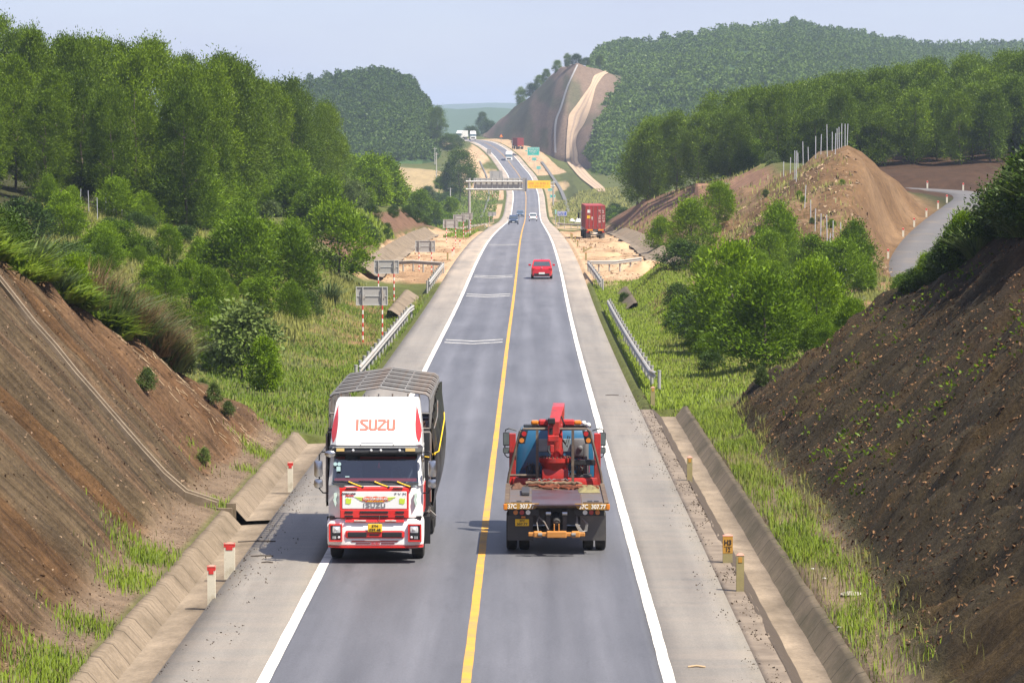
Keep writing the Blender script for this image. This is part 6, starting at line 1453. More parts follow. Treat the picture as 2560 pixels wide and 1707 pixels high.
# mirrors
for s in (-1, 1):
    mb = MB(); mb.tube([(s * 1.12, .45, 2.62), (s * 1.28, .25, 2.66), (s * 1.34, .18, 2.60), (s * 1.34, .18, 1.78), (s * 1.26, .22, 1.68), (s * 1.12, .35, 1.66)], .018, 8); arm = mb.build('mirror_arm', M_blk, T1, smooth=True)
    xa = s * 1.36
    mb = MB(); mb.rbox(xa - .10, xa + .10, .06, .20, 2.06, 2.46, .05); mb.rbox(xa - .105, xa + .105, .05, .20, 1.80, 2.02, .06); mb.build('mirror', M_chrome, arm, smooth=True)
mb = MB(); mb.tube([(-.9, .18, 2.78), (-1.02, .02, 2.75), (-1.07, -.02, 2.68)], .014, 6); rm = mb.build('mirror_arm', M_blk, T1); mb = MB(); mb.ell((-1.07, -.03, 2.63), .135, .05, .085, 16, 8); mb.build('mirror', M_chrome, rm, smooth=True)
mb = MB(); mb.tube([(1.02, .4, 2.74), (1.10, .25, 2.70), (1.12, .22, 2.62)], .012, 6); rm = mb.build('mirror_arm', M_blk, T1); mb = MB(); mb.ell((1.13, .22, 2.52), .045, .09, .12, 12, 8); mb.build('mirror', M_chrome, rm, smooth=True)
for s in (-1, 1): MB().tube([(s * 1.06, 2.0, 3.0), (s * 1.25, 2.0, 3.0), (s * 1.27, 2.0, 2.95), (s * 1.27, 2.0, 1.3)], .022, 8).build('exhaust_pipe' if s < 0 else 'snorkel_pipe', M_bars, T1)
# load bed, cage and tarpaulin
Y0, Y1 = 2.55, 11.65
mb = MB(); mb.box(-1.22, 1.22, Y0, Y1, 1.0, 1.16)
for s in (-1, 1): mb.box(s * 1.22 - .02, s * 1.22 + .02, Y0, Y1, 1.16, 2.05)
mb.box(-1.2, 1.2, Y0, Y0 + .05, 1.16, 3.02); mb.box(-1.2, 1.2, Y1 - .05, Y1, 1.16, 2.6); bed = mb.build('load_bed', M_board, T1)
rs = random.Random(3); mb = MB()
for k in range(7): mb.box(-1.14 + k * .325, -1.14 + k * .325 + .30, Y0 + .5, Y0 + .62, 2.2, 3.3 + rs.uniform(-.12, .12))
for k in range(11): mb.box(-1.12, 1.12, Y0 + .7 + k * .74, Y0 + 1.36 + k * .74, 1.2, 2.75 + rs.uniform(-.15, .15))
mb.build('cargo', M_cargo, T1)
def arch(y, r):
    a = [(-1.23, y, 2.0), (-1.23, y, 3.72), (-1.21, y, 3.83), (-1.13, y, 3.89), (-.5, y, 3.98), (0, y, 4.05), (.5, y, 3.98), (1.13, y, 3.89), (1.21, y, 3.83), (1.23, y, 3.72), (1.23, y, 2.0)]
    return MB().tube(a, r, 8)
first = None
for k in range(34):
    y = Y0 + .06 + (Y1 - Y0 - .12) * (k // 2) / 16.4 + .11 * (k % 2)
    if first is None: first = arch(0, .024).build('cage_arch', M_bars, T1, smooth=True); first.location = (0, y, 0)
    else:
        c = first.copy(); link(c, T1); c.location = (0, y, (-.02, .02, 0)[k % 3])
for s in (-1, 1):
    mb = MB()
    for z in (3.76, 3.40, 3.05): mb.cyl((s * 1.235, Y0, z), (s * 1.235, Y1, z), .018, 6)
    for k in range(40): mb.cyl((s * 1.215, Y0 + .1 + k * .23, 2.05), (s * 1.215, Y0 + .1 + k * .23, 3.76), .010, 5)
    mb.build('side_lattice', M_bars, T1)
mb = MB(); mb.cyl((0, Y0, 4.05), (0, Y1, 4.05), .02, 6)
for s in (-.6, .6): mb.cyl((s, Y0, 3.965), (s, Y1, 3.965), .02, 6)
mb.build('ridge_tube', M_bars, T1)
mb = MB()
for x in (-.98, -.72, -.36, -.02, .32, .70, .98): mb.cyl((x, Y0 + .02, 2.6), (x, Y0 + .02, 3.90), .022, 6)
for s in (-1, 1): mb.cyl((s * .75, Y0 + .03, 3.42), (s * 1.22, Y0 + .03, 3.42), .022, 6); mb.cyl((s * .75, Y0 + .03, 3.05), (s * 1.22, Y0 + .03, 3.05), .022, 6)
mb.cyl((-1.2, Y0 + .03, 3.05), (-.98, Y0 + .03, 3.75), .02, 6); mb.build('front_lattice', M_bars, T1)
def tarp(s, name, top, bulge):
    ny, nz = 40, 12; A = np.zeros((ny, nz, 3)); rg = np.random.default_rng(5 if s > 0 else 6)
    for i in range(ny):
        y = Y0 - .02 + (Y1 - Y0 + .04) * i / (ny - 1)
        for j in range(nz):
            t_ = j / (nz - 1); zt = top(i / (ny - 1)); z = 1.12 + (zt - 1.12) * t_
            b = .035 + bulge * math.sin(math.pi * min(1, t_ * 1.05)) * (.35 + .65 * math.sin(i / (ny - 1) * math.pi)) + .03 * math.sin(y * 5.2 + t_ * 3)
            A[i, j] = (s * (1.25 + b), y, z)
    A[..., 0] += s * .03 * fbm(A[..., 1] * 2.2, A[..., 2] * 2, 9)
    B_ = A.copy(); B_[..., 0] -= s * .015
    J = np.arange(ny * nz).reshape(ny, nz); F = np.stack([J[:-1, :-1], J[:-1, 1:], J[1:, 1:], J[1:, :-1]], 2).reshape(-1, 4)
    return mesh_obj(name, np_mesh(name, np.concatenate([A.reshape(-1, 3), B_.reshape(-1, 3)]), np.concatenate([F, F[:, ::-1] + ny * nz]), M_tarp, smooth=True), T1)
tr = tarp(1, 'tarpaulin', lambda f: 3.05 + .62 * min(1, f * 2.2), .20); tl = tarp(-1, 'tarpaulin', lambda f: 3.0 + .05 * f, .05)
for s in (-1, 1): MB().box(s * 1.10 - .14, s * 1.10 + .14, Y0 - .05, Y0 - .02, 1.15, 3.03).build('tarpaulin_flap', M_tarp, T1)
mb = MB(); mb.tube([(1.30, Y0 - .03, 2.42), (1.44, Y0 + .5, 2.45), (1.49, Y0 + 1.4, 2.78), (1.53, Y0 + 2.6, 3.1), (1.50, Y0 + 3.6, 3.2)], .016, 6); mb.tube([(1.36, Y0 + .2, 2.4), (1.2, Y0 - .06, 2.35), (1.0, Y0 - .06, 2.38)], .016, 6); mb.build('yellow_rope', M_plate, T1)
mb = MB(); mb.tube([(1.34, Y0, 3.05), (1.40, Y0 + .8, 3.3), (1.38, Y0 + 1.8, 3.62)], .014, 6); mb.build('rope', M_bars, T1)
for s in (-1, 1): MB().rbox(s * 1.0 - .26, s * 1.0 + .26, 1.95, 2.0, .28, .95, .01).build('mudguard', M_blk, T1)
mb = MB(); mb.tube([(1.18, 3.4, .95), (1.30, 4.4, .72), (1.22, 5.6, .55)], .05, 6); mb.build('side_guard', M_board, T1)
mb = MB(); mb.box(-1.16, -1.1, 2.3, 6.2, .55, .65); mb.box(-1.16, -1.1, 2.3, 6.2, .8, .9); mb.build('side_guard', M_board, T1)

# ------------------------------------------------------------------ the red crane lorry driving away (rear at y = 0 facing us)
T2 = truck_place('crane_lorry', 'red recovery lorry with folded red crane and flat deck driving away', 'lorry', .68, 87.2)
M_deck = paint('wet_rusty_deck', (.11, .092, .115), .38, .25, var=.3, scale=2.2, dirt=(.10, .03, .03), dirtamt=.55, bump=.3)
M_rust = paint('rusty_brown_steel', (.10, .068, .048), .75, .1, var=.3, scale=4, dirt=(.20, .15, .09), dirtamt=.35, bump=.4)
M_tow = paint('orange_tow_bar', (.46, .20, .045), .5, var=.15, scale=6, dirt=(.25, .12, .04), dirtamt=.3)
M_oche = paint('worn_yellow', (.40, .21, .02), .6, var=.2, scale=7, dirt=(.16, .10, .05), dirtamt=.5)
M_blue2 = paint('cab_blue', (.015, .10, .20), .3, var=.1, scale=2, coat=.5)
M_flap = paint('dusty_rubber', (.115, .11, .105), .85, var=.2, scale=3, dirt=(.20, .18, .15), dirtamt=.5)
for s in (-1, 1):
    wheel(T2, s * 1.10, 1.55, .48, .26, side=s); wheel(T2, s * .79, 1.55, .48, .26, side=s); wheel(T2, s * 1.0, 6.4, .48, .28, side=s)
mb = MB()
for s in (-.40, .40): mb.box(s - .05, s + .05, .5, 8.0, .70, .98)
mb.cyl((-1, 1.55, .48), (1, 1.55, .48), .10, 10); mb.ell((0, 1.55, .5), .22, .25, .24); mb.box(-1.12, 1.12, .42, .62, .72, 1.12)
for x in (-.20, .20): mb.box(x - .05, x + .05, .20, .45, .42, 1.10)
mb.build('chassis', M_dkgrey, T2)
mb = MB()
for x in (-.20, .20): mb.cyl((x - .06, .14, 1.03), (x + .06, .14, 1.03), .055, 12)
mb.build('pivot_pin', M_chrome, T2)
# deck
mb = MB(); mb.box(-1.20, 1.20, .06, 5.35, 1.16, 1.255); mb.box(-1.27, -1.16, .02, 5.35, 1.10, 1.30); mb.box(1.16, 1.27, .02, 5.35, 1.10, 1.30); dk = mb.build('deck', M_rust, T2)
MB().quad((-.60, -.02, 1.262), (.60, -.02, 1.262), (.62, 3.9, 1.262), (-.60, 3.9, 1.262)).box(-.60, .60, -.05, .06, 1.225, 1.26).build('deck_plate', M_deck, dk)
mb = MB(); mb.quad((-1.155, .20, 1.26), (-.605, .20, 1.26), (-.605, 4.6, 1.26), (-1.155, 4.6, 1.26)); mb.quad((.625, .20, 1.26), (1.155, .20, 1.26), (1.155, 4.6, 1.26), (.625, 4.6, 1.26)); mb.build('side_plate', paint('grey_deck_plate', (.13, .118, .118), .5, .2, var=.25, scale=4, dirt=(.16, .10, .06), dirtamt=.5), dk)
mb = MB()
for xs_ in ((-.92, -.72), (.82, .98)):
    for x in xs_:
        for q in range(3): mb.box(x - .06, x + .06, .62 + q * .12, .68 + q * .12, 1.255, 1.264)
mb.build('vent_slot', M_blk, dk)
mb = MB(); mb.box(-1.12, -.60, .10, .16, 1.262, 1.30); mb.box(.64, 1.12, .10, .16, 1.262, 1.30); mb.build('ramp_stop', M_rust, dk)
for s, poly in ((-1, [(-1.25, 1.28), (-.42, 1.28), (-.50, 1.17), (-.56, 1.14), (-1.25, 1.14)]), (1, [(.44, 1.27), (1.25, 1.27), (1.25, 1.12), (.56, 1.13), (.50, 1.16)])):
    lip = MB().prism(poly, 1, -.02, .06).build('rear_lip', M_oche, T2)
    lettering('37C  307.77', .15, M_lw, lip, (s * .87, -.024, 1.205 if s < 0 else 1.195), width=.65, bold=.004)
    MB().rbox(s * 1.25 - .045, s * 1.25 + .045, -.03, .06, 1.12, 1.27, .02).build('marker_lamp', M_amber, lip)
# rear lamps and plate
for s in (-1, 1):
    mb = MB(); mb.box(s * .80 - .36, s * .80 + .36, .18, .24, .96, 1.12); bar = mb.build('lamp_bar', M_blk, T2)
    for k, (x, m_) in enumerate(((1.0, M_amber), (.845, M_redlens), (.695, M_lens))):
        MB().cyl((s * x, .175, 1.045), (s * x, .15, 1.045), .058, 16).build('tail_lamp', m_, bar)
    mb = MB(); mb.loft([[(s * 1.20, .20, .96), (s * .58, .20, .96), (s * .58, .22, .96), (s * 1.20, .22, .96)], [(s * 1.20, .34, .34), (s * .57, .34, .34), (s * .57, .36, .34), (s * 1.20, .36, .34)]]); mb.build('mudguard', M_flap if s > 0 else paint('black_rubber', (.05, .05, .052), .7, var=.2), T2)
MB().box(-.86, -.76, .16, .20, .905, .95).build('side_lamp', M_amber, T2)
mb = MB(); mb.rbox(-1.01, -.67, .17, .19, .71, .88, .01); pl = mb.build('number_plate', M_plate, T2); lettering('37C', .07, M_ink, pl, (-.84, .167, .835), width=.13, bold=.002); lettering('307.77', .07, M_ink, pl, (-.84, .167, .755), width=.26, bold=.002)
# tow gear
mb = MB(); mb.cyl((0, .65, 1.02), (0, -.02, .80), .10, 18, .085); mb.cyl((0, .02, .80), (0, -.04, .78), .05, 14); mb.build('tow_ram', M_dkgrey, T2, smooth=True)
mb = MB(); mb.rbox(-.69, .69, -.22, -.08, .49, .59, .02); mb.rbox(-.24, .24, -.26, -.06, .46, .62, .02); mb.rbox(-.565, -.355, -.25, -.05, .465, .615, .03); mb.rbox(.355, .565, -.25, -.05, .465, .615, .03); mb.box(-.07, -.045, -.16, .02, .60, .78); mb.box(.045, .07, -.16, .02, .60, .78); mb.build('tow_bar', M_tow, T2)
mb = MB(); mb.cyl((-.45, -.262, .54), (-.35, -.262, .54), .045, 12); mb.cyl((.36, -.262, .54), (.46, -.262, .54), .045, 12)
mb.tube([(-.42, .2, .95), (-.48, .1, .80), (-.45, .0, .60)], .014, 6); mb.tube([(-.42, .2, .92), (-.3, .05, .82), (-.2, .0, .64)], .018, 6)
for q in range(4): mb.tube([(.5, .2, .95), (.46 + .02 * q, .1, .75), (.55 + .03 * q, .05, .58), (.68 + .02 * q, .08, .60), (.72 + .015 * q, .12, .78), (.62, .2, .9)], .011, 6)
mb.build('hose', M_bars, T2)
# frame behind the cab with lamps
HB = 5.45
mb = MB(); mb.tube([(-1.22, HB, 1.30), (-1.18, HB, 1.55), (-.90, HB, 2.64), (-.83, HB, 2.70), (.83, HB, 2.70), (.90, HB, 2.64), (1.18, HB, 1.55), (1.22, HB, 1.30)], .035, 8)
for x in (-.46, .46): mb.box(x - .035, x + .035, HB - .03, HB + .03, 1.3, 2.68)
mb.cyl((-1.2, HB, 1.50), (-.46, HB, 1.50), .03, 8); fr_ = mb.build('headboard_frame', paint('brown_tube', (.12, .09, .07), .6, .2, var=.25, dirt=(.24, .19, .13), dirtamt=.4), T2)
for s in (-1, 1):
    mb = MB(); mb.add([(s * .87, HB - .04, 2.66), (s * .70, HB - .04, 2.66), (s * .78, HB - .04, 2.32), (s * .97, HB - .04, 2.32), (s * .87, HB - .02, 2.66), (s * .70, HB - .02, 2.66), (s * .78, HB - .02, 2.32), (s * .97, HB - .02, 2.32)], [(0, 1, 2, 3), (7, 6, 5, 4), (0, 4, 5, 1), (1, 5, 6, 2), (2, 6, 7, 3), (3, 7, 4, 0)]); lp_ = mb.build('lamp_plate', M_blk, fr_)
    MB().cyl((s * .80, HB - .04, 2.58), (s * .80, HB - .075, 2.58), .062, 16).build('tail_lamp', M_redlens, lp_); MB().cyl((s * .86, HB - .04, 2.41), (s * .86, HB - .075, 2.41), .062, 16).build('tail_lamp', M_amber, lp_)
# crane base, column, boom
mb = MB(); mb.rbox(-.34, .34, 5.55, 6.15, 1.1, 1.66, .04); mb.loft([[(.40 * math.cos(a), 5.85 + .40 * math.sin(a), z) if z > 1.7 else (.30 * math.cos(a), 5.85 + .30 * math.sin(a), z) for a in np.linspace(0, 6.283, 25)[:-1]] for z in (1.60, 1.84)]); mb.rbox(-1.1, 1.1, 5.6, 6.1, 1.12, 1.42, .03); cb = mb.build('crane_base', M_crred, T2, smooth=True)
ring = []
mb = MB(); mb.cyl((0, 5.85, 1.82), (0, 5.85, 1.93), .42, 30); mb.build('slewing_ring', M_crred, cb, smooth=True)
mb = MB()
for q in range(22): a = 2 * math.pi * q / 22; mb.cyl((.37 * math.cos(a), 5.85 + .37 * math.sin(a), 1.93), (.37 * math.cos(a), 5.85 + .37 * math.sin(a), 1.965), .026, 6)
mb.build('ring_bolts', M_rust, cb)
mb = MB(); mb.cyl((.05, 5.85, 1.93), (.05, 5.85, 2.72), .17, 20, .14); mb.box(-.10, -.04, 5.72, 5.98, 1.93, 2.15); mb.box(.16, .22, 5.72, 5.98, 1.93, 2.15); mb.rbox(-.14, .20, 5.66, 6.02, 2.62, 2.80, .03); mb.build('crane_column', M_crred, cb, smooth=True)
bm_ = thing  # (boom follows)
mb = MB(); mb.loft([[(-.16, 5.20, 2.58), (.10, 5.20, 2.58), (.10, 5.20, 2.90), (-.16, 5.20, 2.90)], [(-.06, 6.6, 2.88), (.24, 6.6, 2.88), (.24, 6.6, 3.20), (-.06, 6.6, 3.20)], [(-.03, 7.8, 2.92), (.27, 7.8, 2.92), (.27, 7.8, 3.22), (-.03, 7.8, 3.22)]]); boom = mb.build('boom', M_crred, T2)
mb = MB(); mb.loft([[(-.19, 5.15, 2.34), (-.03, 5.15, 2.34), (-.03, 5.15, 2.80), (-.19, 5.15, 2.80)], [(-.14, 5.6, 2.36), (.0, 5.6, 2.36), (.0, 5.6, 2.86), (-.14, 5.6, 2.86)]]); mb.box(-.20, -.02, 5.08, 5.2, 2.30, 2.46); mb.rbox(-.19, .10, 5.02, 5.32, 2.40, 2.56, .02); mb.rbox(-.13, -.03, 5.0, 5.12, 2.12, 2.32, .02); bh = mb.build('boom_head', M_crred, boom)
mb = MB(); mb.box(-.15, -.06, 5.13, 5.149, 2.58, 2.74); mb.rbox(-.19, .0, 5.02, 5.3, 2.86, 3.0, .02); mb.cyl((-.19, 5.10, 2.9), (.0, 5.10, 2.9), .05, 10); mb.build('hook_block', M_blk, bh); MB().tube([(-.16, 5.05, 2.3), (-.18, 5.0, 2.18), (-.12, 4.98, 2.08)], .03, 6).build('hook', M_blk, bh)
mb = MB(); mb.tube([(.16, 5.6, 3.02), (.22, 5.55, 2.86), (.30, 5.7, 2.68)], .02, 6); mb.tube([(.14, 5.9, 2.5), (.28, 5.7, 2.3), (.34, 5.75, 2.5)], .016, 6); mb.tube([(.14, 5.9, 2.45), (.32, 5.65, 2.22), (.38, 5.75, 2.48)], .016, 6); mb.cyl((.10, 5.9, 2.3), (.12, 6.5, 3.0), .05, 10); mb.build('hydraulic_hose', M_blk, boom)
rs = random.Random(9)
for k in range(26):
    if k % 13 == 0: mb = MB(); s = -1 if k == 0 else 1
    x = s * rs.uniform(.38, .78); mb.tube([(x, 5.6 + rs.uniform(0, .3), 1.45), (x + rs.uniform(-.1, .1), 5.55, 1.62 + rs.uniform(0, .2)), (x + rs.uniform(-.15, .15), 5.65, 1.5 + rs.uniform(0, .35))], .014, 5)
    if k % 13 == 12: mb.rbox(min(s * .36, s * .95), max(s * .36, s * .95), 5.62, 6.0, 1.42, 1.50, .02); mb.build('control_levers', M_dkgrey, cb)
for s in (-1, 1):
    mb = MB(); mb.rbox(s * 1.10 - .085, s * 1.10 + .085, 5.70, 5.95, 1.30, 2.56, .015); mb.box(s * 1.10 - .10, s * 1.10 + .10, 5.68, 5.97, 1.2, 1.34); mb.build('outrigger', M_crred, T2)
mb = MB(); mb.rbox(.40, 1.05, 5.55, 5.62, 1.75, 1.90, .02); mb.build('tool_tray', M_blk, T2)
# cab
def cring(z, hw, y0, y1): return [(-hw + .12, y0, z), (-hw + .03, y0 + .04, z), (-hw, y0 + .14, z), (-hw, y1, z), (hw, y1, z), (hw, y0 + .14, z), (hw - .03, y0 + .04, z), (hw - .12, y0, z)]
mb = MB(); mb.loft([cring(.75, 1.05, 6.35, 8.15), cring(1.45, 1.05, 6.32, 8.2), cring(2.05, 1.0, 6.34, 8.12), cring(2.45, .93, 6.38, 7.9), cring(2.60, .88, 6.46, 7.75), cring(2.64, .78, 6.6, 7.6)]); cab2 = mb.build('cab', M_blue2, T2, smooth=True)
for s in (-1, 1):
    mb = MB(); x0, x1 = (.12, .42) if s > 0 else (-.42, -.12)
    mb.rbox(x0, x1, 6.315, 6.35, 2.04, 2.38, .03); mb.build('rear_window', paint('pale_reflecting_pane', (.20, .24, .25), .1, var=.3, coat=.8), cab2)
mb = MB(); mb.rbox(.46, .86, 6.18, 6.34, 1.9, 2.40, .10); mb.rbox(.74, .88, 6.16, 6.32, 1.4, 2.3, .05); mb.ell((.66, 6.16, 2.15), .07, .04, .07); mb.build('air_intake', paint('grey_plastic', (.13, .13, .135), .6), T2, smooth=True)
mb = MB()
for q in range(6): mb.cyl((.62 + q * .055, 6.2, 1.5), (.62 + q * .055, 6.2, 1.86), .014, 6)
mb.build('rack_bars', M_crred, T2)
mb = MB(); mb.rbox(-.82, -.30, 6.9, 7.25, 2.64, 2.70, .03); mb.build('roof_hatch', M_blk, cab2)
mb = MB(); mb.rbox(-.42, .52, 6.55, 6.85, 2.70, 2.86, .04); lb_ = mb.build('light_bar', M_crred, cab2)
for xa, xb in ((-.62, -.42), (.50, .70)): MB().rbox(xa, xb, 6.55, 6.82, 2.72, 2.84, .04).build('beacon', M_amber, lb_)
mb = MB(); mb.box(-.6, .95, 6.6, 6.8, 2.65, 2.70); mb.build('roof_bracket', M_rust, cab2)
for x in (.76, .88): MB().ell((x, 6.6, 2.77 - (x - .76) * .4), .065, .12, .065).build('horn', M_wplate, cab2)
for s in (-1, 1):
    mb = MB(); mb.tube([(s * 1.0, 7.6, 2.5), (s * 1.2, 7.6, 2.56), (s * 1.29, 7.6, 2.52), (s * 1.31, 7.6, 2.42), (s * 1.31, 7.6, 1.86), (s * 1.25, 7.6, 1.80), (s * 1.05, 7.6, 1.80)], .018, 6); arm = mb.build('mirror_arm', M_blk, T2)
    mb = MB(); mb.rbox(s * 1.27 - .09, s * 1.27 + .09, 7.54, 7.64, 2.10, 2.46, .03); mb.rbox(s * 1.27 - .09, s * 1.27 + .09, 7.54, 7.64, 1.90, 2.06, .03); mh = mb.build('mirror', M_blk, arm)
    mb = MB(); mb.quad((s * 1.27 - .075, 7.537, 2.13), (s * 1.27 + .075, 7.537, 2.13), (s * 1.27 + .075, 7.537, 2.43), (s * 1.27 - .075, 7.537, 2.43)); mb.quad((s * 1.27 - .075, 7.537, 1.92), (s * 1.27 + .075, 7.537, 1.92), (s * 1.27 + .075, 7.537, 2.04), (s * 1.27 - .075, 7.537, 2.04)); mb.build('mirror_glass', paint('dark_mirror', (.10, .12, .12), .15, var=.3, coat=.5), mh)  # glass coloured dark, standing in for what the mirror reflects
# gear lying on the deck: things of their own
def on_deck(o): o.matrix_world = Matrix.Translation(T2.location) @ Euler(T2.rotation_euler).to_matrix().to_4x4(); return o
rs = random.Random(17)
def sheet(name, label, cat, x0, x1, y0, y1, h, m, seed):
    nx, ny = 30, 14; X_, Y_ = np.meshgrid(np.linspace(x0, x1, nx), np.linspace(y0, y1, ny)); e = np.minimum.reduce([(X_ - x0) / (x1 - x0), (x1 - X_) / (x1 - x0), (Y_ - y0) / (y1 - y0), (y1 - Y_) / (y1 - y0)]) * 4
    Z_ = 1.268 + np.clip(e, 0, 1) * h * (.55 + 1.3 * np.abs(fbm(X_ * 5, Y_ * 3, seed, 4))) ; X_ = X_ + .05 * fbm(X_ * 4, Y_ * 4, seed + 3); Y_ = Y_ + .10 * fbm(X_ * 3, Y_ * 3, seed + 6)
    P_ = np.stack([X_, Y_, Z_], 2); J = np.arange(nx * ny).reshape(ny, nx); F = np.stack([J[:-1, :-1], J[:-1, 1:], J[1:, 1:], J[1:, :-1]], 2).reshape(-1, 4)
    return on_deck(tag(mesh_obj(name, np_mesh(name, P_.reshape(-1, 3), F, m, smooth=True)), label, cat))
M_canvas = paint('brown_canvas', (.20, .14, .09), .9, var=.3, scale=5, bump=.5, dirt=(.09, .06, .04), dirtamt=.5); M_strap = paint('orange_strap', (.30, .075, .03), .85, var=.5, scale=7, dirt=(.07, .045, .03), dirtamt=.75); M_net = paint('olive_canvas', (.20, .17, .075), .9, var=.35, scale=6, bump=.6, dirt=(.09, .07, .04), dirtamt=.4)
def rolled(name, label, cat, pts, r, m, seed):
    rs_ = random.Random(seed); pts = [Vector(p) for p in pts]; dense = []
    for a, b in zip(pts[:-1], pts[1:]):
        for k in range(6): dense.append(a.lerp(b, k / 6) + Vector((0, rs_.uniform(-.03, .03), rs_.uniform(0, .03))))
    dense.append(pts[-1]); return on_deck(tag(MB().tube(dense, r, 9, r * .8).build(name, m, smooth=True), label, cat))
rolled('canvas_roll', 'rolled brown canvas across the front of the crane lorry deck', 'canvas', ((-.75, 5.05, 1.32), (-.2, 4.9, 1.33), (.3, 5.05, 1.32), (.68, 4.95, 1.31)), .055, M_canvas, 31)
sheet('canvas_sheet', 'crumpled olive canvas on the right side of the crane lorry deck', 'canvas', .58, 1.12, 3.0, 4.8, .10, M_net, 33)
sheet('chain_heap', 'rusty chain heap in the left front corner of the crane lorry deck', 'chain', -1.12, -.82, 4.0, 5.0, .13, paint('rusty_chain', (.10, .045, .025), .8, var=.4, scale=9, bump=.8), 34)
rs_ = random.Random(8)
for k in range(9):
    x = -.62 + k * .15; pts = [(x + rs_.uniform(-.1, .1), 4.75 - .1 * (k % 3), 1.30)]
    for q in range(5): pts.append((pts[-1][0] + rs_.uniform(.02, .22), 4.6 - q * .17 + rs_.uniform(-.06, .12), 1.285 + rs_.uniform(0, .05)))
    o = MB().tube(pts, .034, 5).build('orange_strap', M_strap); on_deck(tag(o, 'dirty orange strap in the tangle on the crane lorry deck', 'strap', 'tangled orange straps'))
o = MB().rbox(-.86, -.66, 2.2, 3.7, 1.268, 1.36, .02).build('wooden_beam', paint('dark_timber', (.05, .05, .055), .5, var=.2)); tag(o, 'short dark beam lying on the left of the crane lorry deck', 'beam'); on_deck(o)
mb = MB(); mb.tube([(-.7 + .06 * k, 4.75 + .12 * math.sin(k * 1.7), 1.45 + .02 * math.sin(k * 2.9)) for k in range(19)], .016, 6)
tag(on_deck(mb.build('rope', M_bars)), 'loose grey rope lying over the brown canvas roll', 'rope')
